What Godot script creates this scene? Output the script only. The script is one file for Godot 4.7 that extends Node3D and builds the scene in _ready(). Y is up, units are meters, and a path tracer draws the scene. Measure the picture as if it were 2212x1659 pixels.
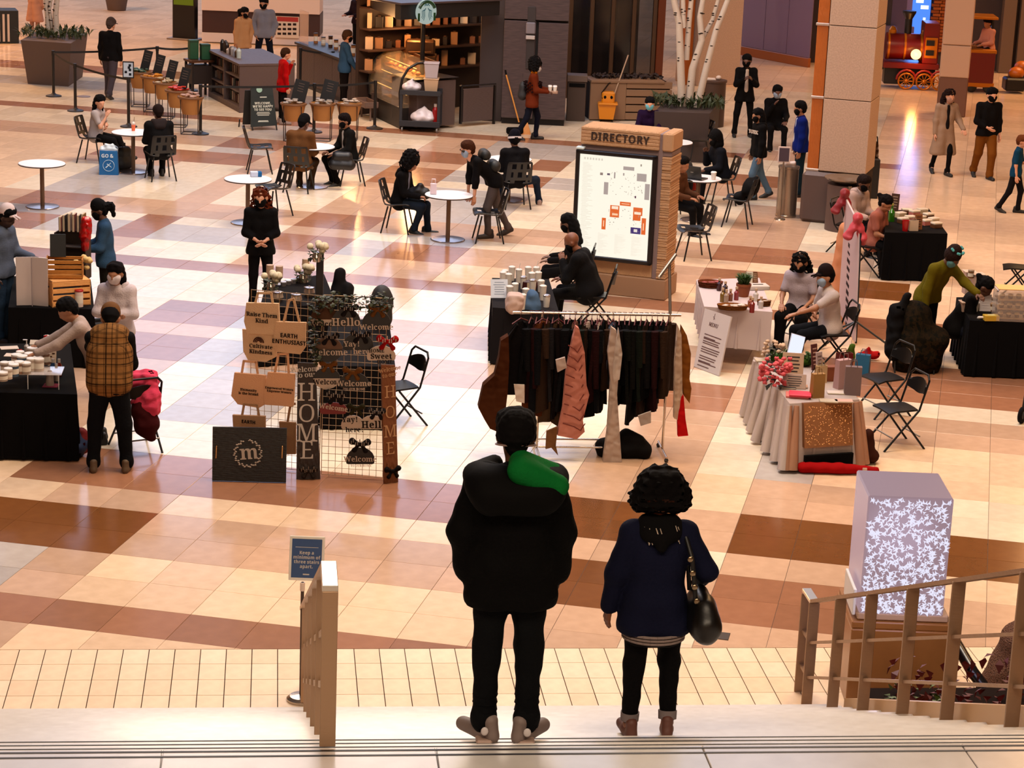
extends Node3D
# A shopping hall seen from the upper stair landing. World: y up, metres; the camera looks along -z and down.
const FP := 4825.8      # focal length in pixels of the 2212 x 1659 frame
const CH := 7.2         # camera height over the hall floor
var cam: Camera3D
var mats := {}
var counts := {}
var proto := {}
var rng := RandomNumberGenerator.new()
var SA := Vector3(0.99380, 0, -0.11120)   # along the stair edge, to the right
var SB := Vector3(-0.11120, 0, -0.99380)  # away from the stairs
var S0 := Vector3(-1.5558, 0, -16.4611)

func _ready():
	rng.seed = 7
	cam = Camera3D.new(); cam.name = "camera"
	cam.position = Vector3(0, CH, 0)
	cam.basis = Basis(Vector3.RIGHT, -0.266617) * Basis(Vector3.BACK, 0.039515)
	cam.fov = rad_to_deg(2.0 * atan(829.5 / FP)); cam.near = 0.1; cam.far = 300.0; cam.current = true
	add_child(cam)
	var we := WorldEnvironment.new(); we.name = "environment"
	var e := Environment.new()
	e.background_mode = Environment.BG_SKY
	var sky := Sky.new(); var sm := ProceduralSkyMaterial.new()
	sm.sky_top_color = Color(0.74, 0.83, 1.0); sm.sky_horizon_color = Color(0.86, 0.90, 1.0)
	sm.ground_bottom_color = Color(0.3, 0.3, 0.3); sm.ground_horizon_color = Color(0.6, 0.6, 0.6)
	sm.sun_angle_max = 0.0
	sky.sky_material = sm; e.sky = sky
	e.background_energy_multiplier = SKY_E
	e.tonemap_mode = Environment.TONE_MAPPER_LINEAR
	e.tonemap_exposure = EXPO
	e.sdfgi_enabled = true; e.ssao_enabled = true; e.ssil_enabled = true
	we.environment = e; add_child(we)
	lamps()
	shell(); hall_floor(); stairs(); build_protos()
	rails(); kiosk(); far_side(); far_right(); tables_chairs(); directory()
	rack_stall(); gift_stall(); left_stalls(); right_stalls(); pedestal()
	people_far(); people_mid(); people_near()

const SKY_E := 9.0
const EXPO := 0.31

func lamp(nm, label, at, size, col, energy):   # an unseen ceiling panel, placed for its light: glowing face and area light
	var o = thing(nm, label, "ceiling light", at, 0, "unseen ceiling light panels")
	var f = MB.new(); f.box(Vector3(0, .06, 0), Vector3(size.x + .1, .1, size.y + .1), .02); part("frame", f, M(Color(.3, .3, .3)), o)
	var g = MB.new(); g.box(Vector3(0, 0, 0), Vector3(size.x, .02, size.y)); part("diffuser", g, glow(col, 2.0), o)
	var l := AreaLight3D.new(); l.name = "unseen_lamp_light"; l.area_size = size; l.light_color = col; l.light_energy = energy
	l.shadow_enabled = true; l.area_range = 120.0; l.area_attenuation = 2.0
	l.position = at + Vector3(0, -.03, 0); l.rotation.x = -PI / 2; add_child(l, true)

func lamps():
	var warm := Color(1.0, .76, .52); var soft := Color(1.0, .90, .78)
	lamp("unseen_ceiling_light", "unseen warm ceiling panel placed to light the right hand corridor", Vector3(18, 13.8, -58), Vector2(6, 6), warm, 900.0)
	lamp("unseen_ceiling_light", "unseen warm ceiling panel placed to light the right hand market tables", Vector3(11, 13.8, -33), Vector2(4, 8), warm, 480.0)
	lamp("unseen_ceiling_light", "unseen warm ceiling panel placed to light the far left hall", Vector3(-19, 13.8, -56), Vector2(4, 6), warm, 1100.0)
	lamp("unseen_ceiling_light", "unseen soft ceiling panel placed to light the middle seating", Vector3(-3, 13.8, -38), Vector2(8, 3), soft, 700.0)
	lamp("unseen_ceiling_light", "unseen soft ceiling panel placed to light the columns and stalls beyond the stairs", Vector3(1, 13.8, -22), Vector2(10, 4), soft, 780.0)
	lamp("unseen_ceiling_light", "unseen soft ceiling panel over the landing, placed to light sides that face the camera", Vector3(0, 13.8, -1), Vector2(14, 4), soft, 700.0)

# ---------------------------------------------------------------- helpers
static func V3(x, y, z) -> Vector3: return Vector3(x, y, z)
static func C3(r, g, b) -> Color: return Color(r, g, b)
static func Z() -> MB: return MB.new()

func G(u, v, h := 0.0) -> Vector3:             # where the line of sight of a pixel meets the level h
	var d: Vector3 = cam.basis * Vector3(u - 1106.0, 829.5 - v, -FP)
	return Vector3(0, CH, 0) + d * ((h - CH) / d.y)

func yaw_of(d: Vector3) -> float:
	return atan2(d.x, d.z)

func hsh(i: int, j: int, k := 0) -> float:
	var x = sin(i * 127.1 + j * 311.7 + k * 74.7) * 43758.5453
	return x - floor(x)

const ORD := ["first", "second", "third", "fourth", "fifth", "sixth", "seventh", "eighth", "ninth", "tenth", "eleventh", "twelfth", "thirteenth", "fourteenth", "fifteenth", "sixteenth"]

func numbered(nm: String) -> String:
	counts[nm] = counts.get(nm, -1) + 1
	return nm if counts[nm] == 0 else "%s_%03d" % [nm, counts[nm]]

func M(c: Color, rough := .8, metal := 0.0, opt := {}) -> StandardMaterial3D:
	var key = [c, rough, metal, opt]
	if mats.has(key): return mats[key]
	var m := StandardMaterial3D.new()
	m.albedo_color = c; m.roughness = rough; m.metallic = metal
	m.metallic_specular = opt.get("spec", .5 if rough < .75 else .22)
	if opt.has("a"):
		m.albedo_color.a = opt.a; m.transparency = BaseMaterial3D.TRANSPARENCY_ALPHA
	if opt.has("bump"):
		m.normal_enabled = true; m.normal_texture = noise_tex(opt.bump, true); m.normal_scale = opt.get("bs", 1.0)
		m.uv1_triplanar = true; m.uv1_world_triplanar = false; var s = opt.get("sc", 1.0); m.uv1_scale = s if s is Vector3 else Vector3(s, s, s)
	if opt.has("tex"):
		m.albedo_texture = noise_tex(opt.tex, false); m.uv1_triplanar = true
		var s2 = opt.get("sc", 1.0); m.uv1_scale = s2 if s2 is Vector3 else Vector3(s2, s2, s2)
	if opt.has("plaid"):
		if not mats.has("plaid"):
			var im := Image.create(64, 64, false, Image.FORMAT_RGB8); im.fill(Color(1, 1, 1))
			for q in [[6, 5, .45], [14, 2, .6], [34, 8, .7], [52, 3, .5]]:
				for y in 64:
					for x in 64:
						if (x >= q[0] and x < q[0] + q[1]) or (y >= q[0] and y < q[0] + q[1]): im.set_pixel(x, y, im.get_pixel(x, y) * q[2])
			mats["plaid"] = ImageTexture.create_from_image(im)
		m.albedo_texture = mats["plaid"]; m.uv1_triplanar = true; m.uv1_scale = Vector3(5, 5, 5)
	if opt.has("rim"): m.rim_enabled = true; m.rim = opt.rim; m.rim_tint = .6
	if opt.has("back"): m.backlight_enabled = true; m.backlight = opt.back
	if opt.has("coat"): m.clearcoat_enabled = true; m.clearcoat = opt.coat; m.clearcoat_roughness = .1
	if opt.has("vc"): m.vertex_color_use_as_albedo = true
	mats[key] = m
	return m

func glow(c: Color, e := 1.0, tex: Texture2D = null) -> StandardMaterial3D:
	var key = ["glow", c, e, tex]
	if mats.has(key): return mats[key]
	var m := StandardMaterial3D.new(); m.albedo_color = Color(.05, .05, .05) if tex == null else Color(.2, .2, .2); m.emission_enabled = true
	m.emission = c; m.emission_energy_multiplier = e * 1.6; m.roughness = .3
	if tex: m.emission_texture = tex; m.emission_operator = BaseMaterial3D.EMISSION_OP_MULTIPLY
	mats[key] = m
	return m

func noise_tex(kind: String, as_normal: bool) -> NoiseTexture2D:
	var key = ["nt", kind, as_normal]
	if mats.has(key): return mats[key]
	var t := NoiseTexture2D.new(); t.width = 256; t.height = 256; t.seamless = true; t.as_normal_map = as_normal
	var n := FastNoiseLite.new(); n.seed = 3; n.fractal_octaves = 4
	match kind:
		"cloth": n.frequency = .05; t.bump_strength = 5.0
		"fold": n.frequency = .012; n.fractal_octaves = 2; t.bump_strength = 10.0
		"wood", "grain": n.frequency = .03
		"stone", "speck": n.frequency = .2
		"tile": n.frequency = .02
	if not as_normal:
		var g := Gradient.new()
		match kind:
			"grain": g.colors = PackedColorArray([Color(.72, .72, .72), Color(1, 1, 1)])
			"tile": g.colors = PackedColorArray([Color(.94, .93, .92), Color(1, 1, 1)])
			"speck": g.colors = PackedColorArray([Color(.86, .86, .86), Color(1, 1, 1)])
			"camo": g.colors = PackedColorArray([Color(.35, .4, .3), Color(.35, .4, .3), Color(.9, .8, .6), Color(.6, .5, .4)]); g.offsets = PackedFloat32Array([0, .45, .5, 1]); n.frequency = .02
			_: g.colors = PackedColorArray([Color(.85, .85, .85), Color(1, 1, 1)])
		t.color_ramp = g
	t.noise = n
	mats[key] = t
	return t

func thing(nm: String, label: String, cat: String, at := Vector3.ZERO, yaw := 0.0, group := "", kind := "") -> Node3D:
	var o := Node3D.new(); o.name = numbered(nm); add_child(o)
	o.position = at; o.rotation.y = deg_to_rad(yaw)
	tag(o, label, cat, group, kind)
	return o

func tag(o, label, cat, group := "", kind := ""):
	if label: o.set_meta("label", label)
	if cat: o.set_meta("category", cat)
	if group: o.set_meta("group", group)
	if kind: o.set_meta("kind", kind)

func part(nm: String, mb, mt: Material, parent: Node3D, label := "") -> MeshInstance3D:
	var o := MeshInstance3D.new(); o.name = nm
	o.mesh = mb.mesh() if mb is MB else mb
	o.material_override = mt
	parent.add_child(o, true)
	if label: o.set_meta("label", label)
	return o

func solo(nm: String, mb, mt: Material, label: String, cat: String, at := Vector3.ZERO, yaw := 0.0, group := "", kind := "") -> MeshInstance3D:
	var o := MeshInstance3D.new(); o.name = numbered(nm)
	o.mesh = mb.mesh() if mb is MB else mb
	o.material_override = mt; add_child(o)
	o.position = at; o.rotation.y = deg_to_rad(yaw)
	tag(o, label, cat, group, kind)
	return o

func structure(nm: String, mb, mt: Material, label := "") -> MeshInstance3D:
	var o := MeshInstance3D.new(); o.name = nm; o.mesh = mb.mesh(); o.material_override = mt; add_child(o, true)
	o.set_meta("kind", "structure")
	if label: o.set_meta("label", label)
	return o

func copy(o: Node3D, at: Vector3, yaw: float, label := "") -> Node3D:
	var base: String = str(o.name).split("_0")[0]
	var c = o.duplicate(); c.name = numbered(base); add_child(c)
	c.position = at; c.rotation.y = deg_to_rad(yaw)
	if label: c.set_meta("label", label)
	return c

func lettering(txt: String, size: float, mt: Material, parent: Node3D, X: Transform3D, font := "Droid Sans", weight := 400, ital := false, nm := "lettering", deep := .004) -> MeshInstance3D:
	var key = ["font", font, weight, ital]
	if not mats.has(key):
		var f := SystemFont.new(); f.font_names = PackedStringArray([font]); f.font_weight = weight; f.font_italic = ital
		mats[key] = f
	var tm := TextMesh.new(); tm.text = txt; tm.font = mats[key]; tm.font_size = 32; tm.pixel_size = size / 32.0; tm.depth = deep; tm.curve_step = 2.0
	var o := MeshInstance3D.new(); o.name = nm; o.mesh = tm; o.material_override = mt; o.transform = X
	parent.add_child(o, true)
	return o

# a standing board or plane: pixels on it become metres on it
class Pl:
	var o: Vector3; var x: Vector3; var n: Vector3; var s; var up := Vector3.UP
	func _init(scene, a: Vector3, b: Vector3, lean := 0.0):
		s = scene; o = a; x = (b - a); x.y = 0; x = x.normalized(); n = x.cross(Vector3.UP)
		if lean != 0.0:
			up = (Vector3.UP * cos(lean) - n * sin(lean)); n = x.cross(up)
	func p(u, v) -> Vector2:
		var d: Vector3 = s.cam.basis * Vector3(u - 1106.0, 829.5 - v, -4825.8)
		var c := Vector3(0, 7.2, 0)
		var w: Vector3 = c + d * ((o - c).dot(n) / d.dot(n)) - o
		return Vector2(w.dot(x), w.dot(up))
	func poly(px: Array) -> PackedVector2Array:
		var r := PackedVector2Array()
		for i in range(0, px.size(), 2): r.append(p(px[i], px[i + 1]))
		return r
	func at(q: Vector2, off := 0.0) -> Vector3: return o + x * q.x + up * q.y + n * off
	func xf(off := 0.0) -> Transform3D: return Transform3D(Basis(x, up, n), o + n * off)

class MB:   # mesh builder; every triangle is turned to face away from the given inside point or along its normals
	var v := PackedVector3Array(); var n := PackedVector3Array(); var x := PackedInt32Array(); var c := PackedColorArray(); var uv := PackedVector2Array()
	var T := Transform3D()
	var col := Color.WHITE; var use_c := false
	func vt(p: Vector3, nn: Vector3) -> int:
		v.append(T * p); n.append((T.basis * nn).normalized())
		if use_c: c.append(col)
		return v.size() - 1
	func tri_i(a: int, b: int, d: int):
		var g = (v[b] - v[a]).cross(v[d] - v[a])
		if g.dot(n[a] + n[b] + n[d]) > 0: x.append_array(PackedInt32Array([a, d, b]))
		else: x.append_array(PackedInt32Array([a, b, d]))
	func tri(a: Vector3, b: Vector3, d: Vector3, inside: Vector3):
		var g = (b - a).cross(d - a)
		if g.dot((a + b + d) / 3.0 - inside) < 0: g = -g
		g = g.normalized()
		tri_i(vt(a, g), vt(b, g), vt(d, g))
	func quad(a, b, d, e, inside: Vector3):
		var g = (b - a).cross(e - a) + (d - b).cross(e - d)
		if g.dot((a + b + d + e) / 4.0 - inside) < 0: g = -g
		g = g.normalized()
		var i = [vt(a, g), vt(b, g), vt(d, g), vt(e, g)]
		tri_i(i[0], i[1], i[2]); tri_i(i[0], i[2], i[3])
	func box(p: Vector3, s: Vector3, bev := 0.0, yaw := 0.0):
		var keep = T
		T = T * Transform3D(Basis(Vector3.UP, yaw), p)
		var h = s / 2.0
		var b = minf(bev, minf(h.x, minf(h.y, h.z)) * .9)
		var O = Vector3.ZERO
		var f = func(sx, sy, sz, ax):
			var q = Vector3(sx * (h.x - b), sy * (h.y - b), sz * (h.z - b))
			q[ax] = [sx, sy, sz][ax] * h[ax]
			return q
		for sg in [-1, 1]:
			quad(f.call(sg, -1, -1, 0), f.call(sg, 1, -1, 0), f.call(sg, 1, 1, 0), f.call(sg, -1, 1, 0), O)
			quad(f.call(-1, sg, -1, 1), f.call(1, sg, -1, 1), f.call(1, sg, 1, 1), f.call(-1, sg, 1, 1), O)
			quad(f.call(-1, -1, sg, 2), f.call(1, -1, sg, 2), f.call(1, 1, sg, 2), f.call(-1, 1, sg, 2), O)
		if b > 0:
			for i in [-1, 1]:
				for j in [-1, 1]:
					quad(f.call(i, j, -1, 0), f.call(i, j, 1, 0), f.call(i, j, 1, 1), f.call(i, j, -1, 1), O)
					quad(f.call(i, -1, j, 0), f.call(i, 1, j, 0), f.call(i, 1, j, 2), f.call(i, -1, j, 2), O)
					quad(f.call(-1, i, j, 1), f.call(1, i, j, 1), f.call(1, i, j, 2), f.call(-1, i, j, 2), O)
					for k in [-1, 1]: tri(f.call(i, j, k, 0), f.call(i, j, k, 1), f.call(i, j, k, 2), O)
		T = keep
	func hexa(lo: Array, hi: Array):   # prism between two quads
		var ctr = Vector3.ZERO
		for i in 4: ctr += (lo[i] + hi[i]) / 8.0
		quad(hi[0], hi[1], hi[2], hi[3], ctr); quad(lo[0], lo[1], lo[2], lo[3], ctr)
		for i in 4: quad(lo[i], lo[(i + 1) % 4], hi[(i + 1) % 4], hi[i], ctr)
	func tube(a: Vector3, b: Vector3, ra: float, rb := -1.0, k := 8, caps := true):
		if rb < 0: rb = ra
		var d = (b - a).normalized()
		var e = d.cross(Vector3.UP if absf(d.y) < .9 else Vector3.RIGHT).normalized(); var f = d.cross(e)
		var i0 = v.size()
		for i in k:
			var g = e * cos(TAU * i / k) + f * sin(TAU * i / k)
			vt(a + g * ra, g); vt(b + g * rb, g)
		for i in k:
			var p0 = i0 + 2 * i; var p1 = i0 + 2 * ((i + 1) % k)
			tri_i(p0, p1, p0 + 1); tri_i(p1, p1 + 1, p0 + 1)
		if caps:
			for q in [[a, -d, ra], [b, d, rb]]:
				if q[2] < .0005: continue
				var c0 = vt(q[0], q[1])
				for i in k: vt(q[0] + (e * cos(TAU * i / k) + f * sin(TAU * i / k)) * q[2], q[1])
				for i in k: tri_i(c0, c0 + 1 + i, c0 + 1 + (i + 1) % k)
	func path(pts: Array, r: float, k := 6):
		for i in pts.size() - 1: tube(pts[i], pts[i + 1], r, r, k)
		for i in range(1, pts.size() - 1): ell(pts[i], Vector3(r, r, r), 6, 4)
	func lathe(pr: Array, k := 20, at := Vector3.ZERO):   # pr: Vector2(radius, y) from bottom to top; hard edges
		for s in pr.size() - 1:
			var p: Vector2 = pr[s]; var q: Vector2 = pr[s + 1]
			var nn = Vector2(q.y - p.y, p.x - q.x).normalized()
			var i0 = v.size()
			for i in k:
				var g = Vector3(cos(TAU * i / k), 0, sin(TAU * i / k)); var no = g * nn.x + Vector3.UP * nn.y
				vt(at + g * p.x + Vector3.UP * p.y, no); vt(at + g * q.x + Vector3.UP * q.y, no)
			for i in k:
				var p0 = i0 + 2 * i; var p1 = i0 + 2 * ((i + 1) % k)
				if p.x > 1e-5: tri_i(p0, p1, p0 + 1)
				if q.x > 1e-5: tri_i(p1, p1 + 1, p0 + 1)
	func ell(p: Vector3, r: Vector3, nu := 12, nv := 8, rough := 0.0, seedy := 0):
		var i0 = v.size()
		for j in nv + 1:
			for i in nu:
				var a = TAU * i / nu; var b = PI * j / nv - PI / 2
				var g = Vector3(cos(b) * cos(a), sin(b), cos(b) * sin(a))
				var s = 1.0
				if rough > 0: s += rough * (sin(i * 91.7 + j * 37.3 + seedy * 17.1 + (0 if j % nv else -i * 91.7)) )
				vt(p + g * r * s, (g / r).normalized())
		for j in nv:
			for i in nu:
				var q = i0 + j * nu + i; var q1 = i0 + j * nu + (i + 1) % nu
				if j > 0: tri_i(q, q1, q + nu)
				if j < nv - 1: tri_i(q1, q1 + nu, q + nu)
	func ext(poly: PackedVector2Array, z0: float, z1: float, bulge := 0.0):   # outline in x, y; thickness along z
		var t = Geometry2D.triangulate_polygon(poly)
		var ctr = Vector2.ZERO
		for q in poly: ctr += q / poly.size()
		for s in [[z0, -1.0], [z1, 1.0]]:
			var nn = Vector3(0, 0, s[1] * signf(z1 - z0))
			var i0 = v.size()
			for q in poly: vt(Vector3(q.x, q.y, s[0]), nn)
			if bulge > 0.0:
				var c0 = vt(Vector3(ctr.x, ctr.y, s[0] + nn.z * bulge), nn)
				for i in poly.size(): tri_i(c0, i0 + i, i0 + (i + 1) % poly.size())
			else:
				for i in range(0, t.size(), 3): tri_i(i0 + t[i], i0 + t[i + 1], i0 + t[i + 2])
		var cw = Geometry2D.is_polygon_clockwise(poly)
		for i in poly.size():
			var a = poly[i]; var b = poly[(i + 1) % poly.size()]
			var e = (b - a).normalized(); var nn = Vector3(e.y, -e.x, 0) * (-1.0 if cw else 1.0)
			var q = [vt(Vector3(a.x, a.y, z0), nn), vt(Vector3(b.x, b.y, z0), nn), vt(Vector3(b.x, b.y, z1), nn), vt(Vector3(a.x, a.y, z1), nn)]
			tri_i(q[0], q[1], q[2]); tri_i(q[0], q[2], q[3])
	func sheet(pts: Array, w: int, th: float, open := PackedByteArray()):   # pts: rows of w points; a skin of thickness th, cells marked in open are holes
		var hgt = pts.size() / w
		var nr := []
		for j in hgt:
			for i in w:
				var dx = pts[j * w + mini(i + 1, w - 1)] - pts[j * w + maxi(i - 1, 0)]
				var dy = pts[mini(j + 1, hgt - 1) * w + i] - pts[maxi(j - 1, 0) * w + i]
				nr.append(dx.cross(dy).normalized())
		var i0 = v.size()
		for q in pts.size(): vt(pts[q] + nr[q] * th * .5, nr[q])
		for q in pts.size(): vt(pts[q] - nr[q] * th * .5, -nr[q])
		var m = pts.size()
		var hole = func(i, j): return i < 0 or j < 0 or i >= w - 1 or j >= hgt - 1 or (open.size() and open[j * (w - 1) + i] == 1)
		for j in hgt - 1:
			for i in w - 1:
				if hole.call(i, j): continue
				var a = i0 + j * w + i
				tri_i(a, a + 1, a + w); tri_i(a + 1, a + w + 1, a + w)
				tri_i(a + m, a + m + 1, a + m + w); tri_i(a + m + 1, a + m + w + 1, a + m + w)
				var ctr = (v[a] + v[a + w + 1]) / 2.0
				for q in [[i - 1, j, a, a + w], [i + 1, j, a + 1, a + w + 1], [i, j - 1, a, a + 1], [i, j + 1, a + w, a + w + 1]]:
					if hole.call(q[0], q[1]):
						var k = T; T = Transform3D()
						quad(v[q[2]], v[q[3]], v[q[3] + m], v[q[2] + m], ctr)
						T = k
	func add(A: Array, X := Transform3D()):   # A: [vertices, normals, indices]
		var i0 = v.size(); var Y = T * X
		var flip = Y.basis.determinant() < 0
		for q in A[0].size():
			v.append(Y * A[0][q]); n.append((Y.basis * A[1][q]).normalized())
			if use_c: c.append(col)
		var ix: PackedInt32Array = A[2]
		if flip:
			for q in range(0, ix.size(), 3): x.append_array(PackedInt32Array([i0 + ix[q], i0 + ix[q + 2], i0 + ix[q + 1]]))
		else:
			for q in ix: x.append(i0 + q)
	func arr() -> Array: return [v, n, x]
	func mesh() -> ArrayMesh:
		var m := ArrayMesh.new()
		surf(m)
		return m
	func surf(m: ArrayMesh):
		var a := []; a.resize(Mesh.ARRAY_MAX)
		a[Mesh.ARRAY_VERTEX] = v; a[Mesh.ARRAY_NORMAL] = n; a[Mesh.ARRAY_INDEX] = x
		if use_c: a[Mesh.ARRAY_COLOR] = c
		if uv.size() == v.size() and v.size(): a[Mesh.ARRAY_TEX_UV] = uv
		if v.size(): m.add_surface_from_arrays(Mesh.PRIMITIVE_TRIANGLES, a)

# smooth union of tapered capsules [ax,ay,az, bx,by,bz, ra, rb] meshed with surface nets
func sdf(bs: Array, k: float, cell: float, wob := 0.0, wf := 40.0, cuty := -99.0) -> Array:
	var lo := Vector3(1e9, 1e9, 1e9); var hi := -lo
	for b in bs:
		var r = maxf(b[6], b[7]) + wob
		for q in [Vector3(b[0], b[1], b[2]), Vector3(b[3], b[4], b[5])]:
			lo = lo.min(q - Vector3(r, r, r)); hi = hi.max(q + Vector3(r, r, r))
	lo -= Vector3.ONE * (cell * 2.5); hi += Vector3.ONE * (cell * 2.5)
	var nx := int((hi.x - lo.x) / cell) + 2; var ny := int((hi.y - lo.y) / cell) + 2; var nz := int((hi.z - lo.z) / cell) + 2
	var F := PackedFloat32Array(); F.resize(nx * ny * nz); F.fill(1.0)
	var nxy := nx * ny
	for b in bs:
		var ax: float = b[0]; var ay: float = b[1]; var az: float = b[2]
		var dx: float = b[3] - ax; var dy: float = b[4] - ay; var dz: float = b[5] - az
		var ra: float = b[6]; var dr: float = b[7] - ra
		var l2: float = maxf(dx * dx + dy * dy + dz * dz, 1e-9)
		var m: float = maxf(ra, b[7]) + k + cell * 2.0
		var x0 := maxi(int((minf(ax, b[3]) - m - lo.x) / cell), 0); var x1 := mini(int((maxf(ax, b[3]) + m - lo.x) / cell) + 1, nx - 1)
		var y0 := maxi(int((minf(ay, b[4]) - m - lo.y) / cell), 0); var y1 := mini(int((maxf(ay, b[4]) + m - lo.y) / cell) + 1, ny - 1)
		var z0 := maxi(int((minf(az, b[5]) - m - lo.z) / cell), 0); var z1 := mini(int((maxf(az, b[5]) + m - lo.z) / cell) + 1, nz - 1)
		for z in range(z0, z1 + 1):
			var pz := lo.z + z * cell - az
			for y in range(y0, y1 + 1):
				var py := lo.y + y * cell - ay
				var base := z * nxy + y * nx
				var s := py * dy + pz * dz
				for xx in range(x0, x1 + 1):
					var px := lo.x + xx * cell - ax
					var t := clampf((px * dx + s) / l2, 0.0, 1.0)
					var ex := px - dx * t; var ey := py - dy * t; var ez := pz - dz * t
					var d := sqrt(ex * ex + ey * ey + ez * ez) - ra - dr * t
					var o := F[base + xx]
					var h := k - absf(d - o)
					d = minf(d, o)
					if h > 0.0: d -= h * h / (4.0 * k)
					F[base + xx] = d
	if wob > 0.0:
		for z in nz:
			for y in ny:
				for xx in nx:
					var i := z * nxy + y * nx + xx
					if absf(F[i]) < wob * 3.0 + cell * 2.0:
						var q := (lo + Vector3(xx, y, z) * cell) * wf
						F[i] += wob * (sin(q.x + 1.3 * sin(q.y * .7 + 1.0)) + sin(q.y * 1.27 + 1.5 * sin(q.z * .8)) + sin(q.z * 1.13 + sin(q.x * .6 + 2.0))) * .5
	if cuty > -90.0:
		for z in nz:
			for y in ny:
				var dd := cuty - (lo.y + y * cell)
				if dd < -cell * 3.0: break
				var i := z * nxy + y * nx
				for xx in nx:
					if F[i + xx] < dd: F[i + xx] = dd
	var V := PackedVector3Array(); var N := PackedVector3Array(); var X := PackedInt32Array()
	var id := PackedInt32Array(); id.resize(nx * ny * nz); id.fill(-1)
	var offs := [0, 1, nx, nx + 1, nxy, nxy + 1, nxy + nx, nxy + nx + 1]
	var E := [[0, 1], [2, 3], [4, 5], [6, 7], [0, 2], [1, 3], [4, 6], [5, 7], [0, 4], [1, 5], [2, 6], [3, 7]]
	var P := [Vector3(0, 0, 0), Vector3(1, 0, 0), Vector3(0, 1, 0), Vector3(1, 1, 0), Vector3(0, 0, 1), Vector3(1, 0, 1), Vector3(0, 1, 1), Vector3(1, 1, 1)]
	for z in nz - 1:
		for y in ny - 1:
			var base := z * nxy + y * nx
			for xx in nx - 1:
				var i := base + xx
				var f0 := F[i]
				if f0 > cell * 2.0 or f0 < -cell * 2.0: continue
				var s0 := f0 < 0.0
				if (F[i + 1] < 0.0) == s0 and (F[i + nx] < 0.0) == s0 and (F[i + nx + 1] < 0.0) == s0 and (F[i + nxy] < 0.0) == s0 and (F[i + nxy + 1] < 0.0) == s0 and (F[i + nxy + nx] < 0.0) == s0 and (F[i + nxy + nx + 1] < 0.0) == s0: continue
				var f := [f0, F[i + 1], F[i + nx], F[i + nx + 1], F[i + nxy], F[i + nxy + 1], F[i + nxy + nx], F[i + nxy + nx + 1]]
				var sum := Vector3.ZERO; var c := 0
				for e in E:
					var a: float = f[e[0]]; var b: float = f[e[1]]
					if (a < 0.0) != (b < 0.0):
						sum += P[e[0]].lerp(P[e[1]], a / (a - b)); c += 1
				id[i] = V.size()
				V.append(lo + (Vector3(xx, y, z) + sum / c) * cell)
				N.append(Vector3(f[1] + f[3] + f[5] + f[7] - f[0] - f[2] - f[4] - f[6], f[2] + f[3] + f[6] + f[7] - f[0] - f[1] - f[4] - f[5], f[4] + f[5] + f[6] + f[7] - f[0] - f[1] - f[2] - f[3]).normalized())
				if xx > 0 and y > 0 and z > 0:
					for q in 3:
						var st: int = [1, nx, nxy][q]
						if (F[i + st] < 0.0) == s0: continue
						var u: int = [nx, nxy, 1][q]; var w: int = [nxy, 1, nx][q]
						var a0 := id[i]; var a1 := id[i - u]; var a2 := id[i - u - w]; var a3 := id[i - w]
						if a1 < 0 or a2 < 0 or a3 < 0: continue
						if s0: X.append_array(PackedInt32Array([a0, a2, a1, a0, a3, a2]))
						else: X.append_array(PackedInt32Array([a0, a1, a2, a0, a2, a3]))
	return [V, N, X]


# ---------------------------------------------------------------- the hall
func shell():
	var wl := M(C3(.62,.50,.40),.8); var ce := M(C3(.45,.38,.32),.9)
	var b = Z(); b.box(V3(-27.2,7,-48), V3(.4,14.4,106)); structure("wall_left", b, wl)
	b = Z(); b.box(V3(30.2,7,-48), V3(.4,14.4,106)); structure("wall_right", b, wl)
	b = Z(); b.box(V3(1.5,7,-101.2), V3(57.8,14.4,.4)); structure("wall_back", b, wl)
	b = Z(); b.box(V3(1.5,7,5.2), V3(57.8,14.4,.4)); structure("wall_front", b, wl)
	b = MB.new()   # ceiling slab out of view; skylight openings placed for floor glare and daylight
	for r in [[-27,30,-62,-45], [-27,-20,-101,-62], [2,30,-101,-62], [-20,2,-101,-97], [-27,-9,-45,-20], [6,30,-45,-20], [-27,30,-20,5]]:
		b.box(V3((r[0] + r[1]) / 2.0,14.2, (r[2] + r[3]) / 2.0), V3(r[1] - r[0],.4, r[3] - r[2]))
	structure("ceiling", b, ce)
	var wt := M(C3(.85,.85,.85),.5)
	for r in [[-20,2,-97,-62,7], [-9,6,-45,-20,5]]:
		b = MB.new()
		for i in r[4] + 1:
			b.box(V3(lerpf(r[0], r[1], i / float(r[4])),14.3, (r[2] + r[3]) / 2.0), V3(.12,.3, r[3] - r[2]),.01)
		for i in 8: b.box(V3((r[0] + r[1]) / 2.0,14.3, lerpf(r[2], r[3], i / 7.0)), V3(r[1] - r[0],.2,.1),.01)
		structure("window_%d" % (1 if r[4] == 7 else 2), b, wt, "unseen white skylight frame, its opening placed to light the hall")
	b = Z(); b.box(V3(1.5,-.25,-48), V3(57.8,.49,106)); structure("floor_slab", b, M(C3(.33,.24,.17),.6))

const OX := -7.551; const OZ := 17.389; const GY := -0.200134; const TL := .62
func gp(i: float, j: float, h := .0) -> Vector3:   # floor grid -> world
	var x = i * TL + OX; var z = j * TL + OZ
	return V3(cos(GY) * x - sin(GY) * z, h,-(sin(GY) * x + cos(GY) * z))

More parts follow.
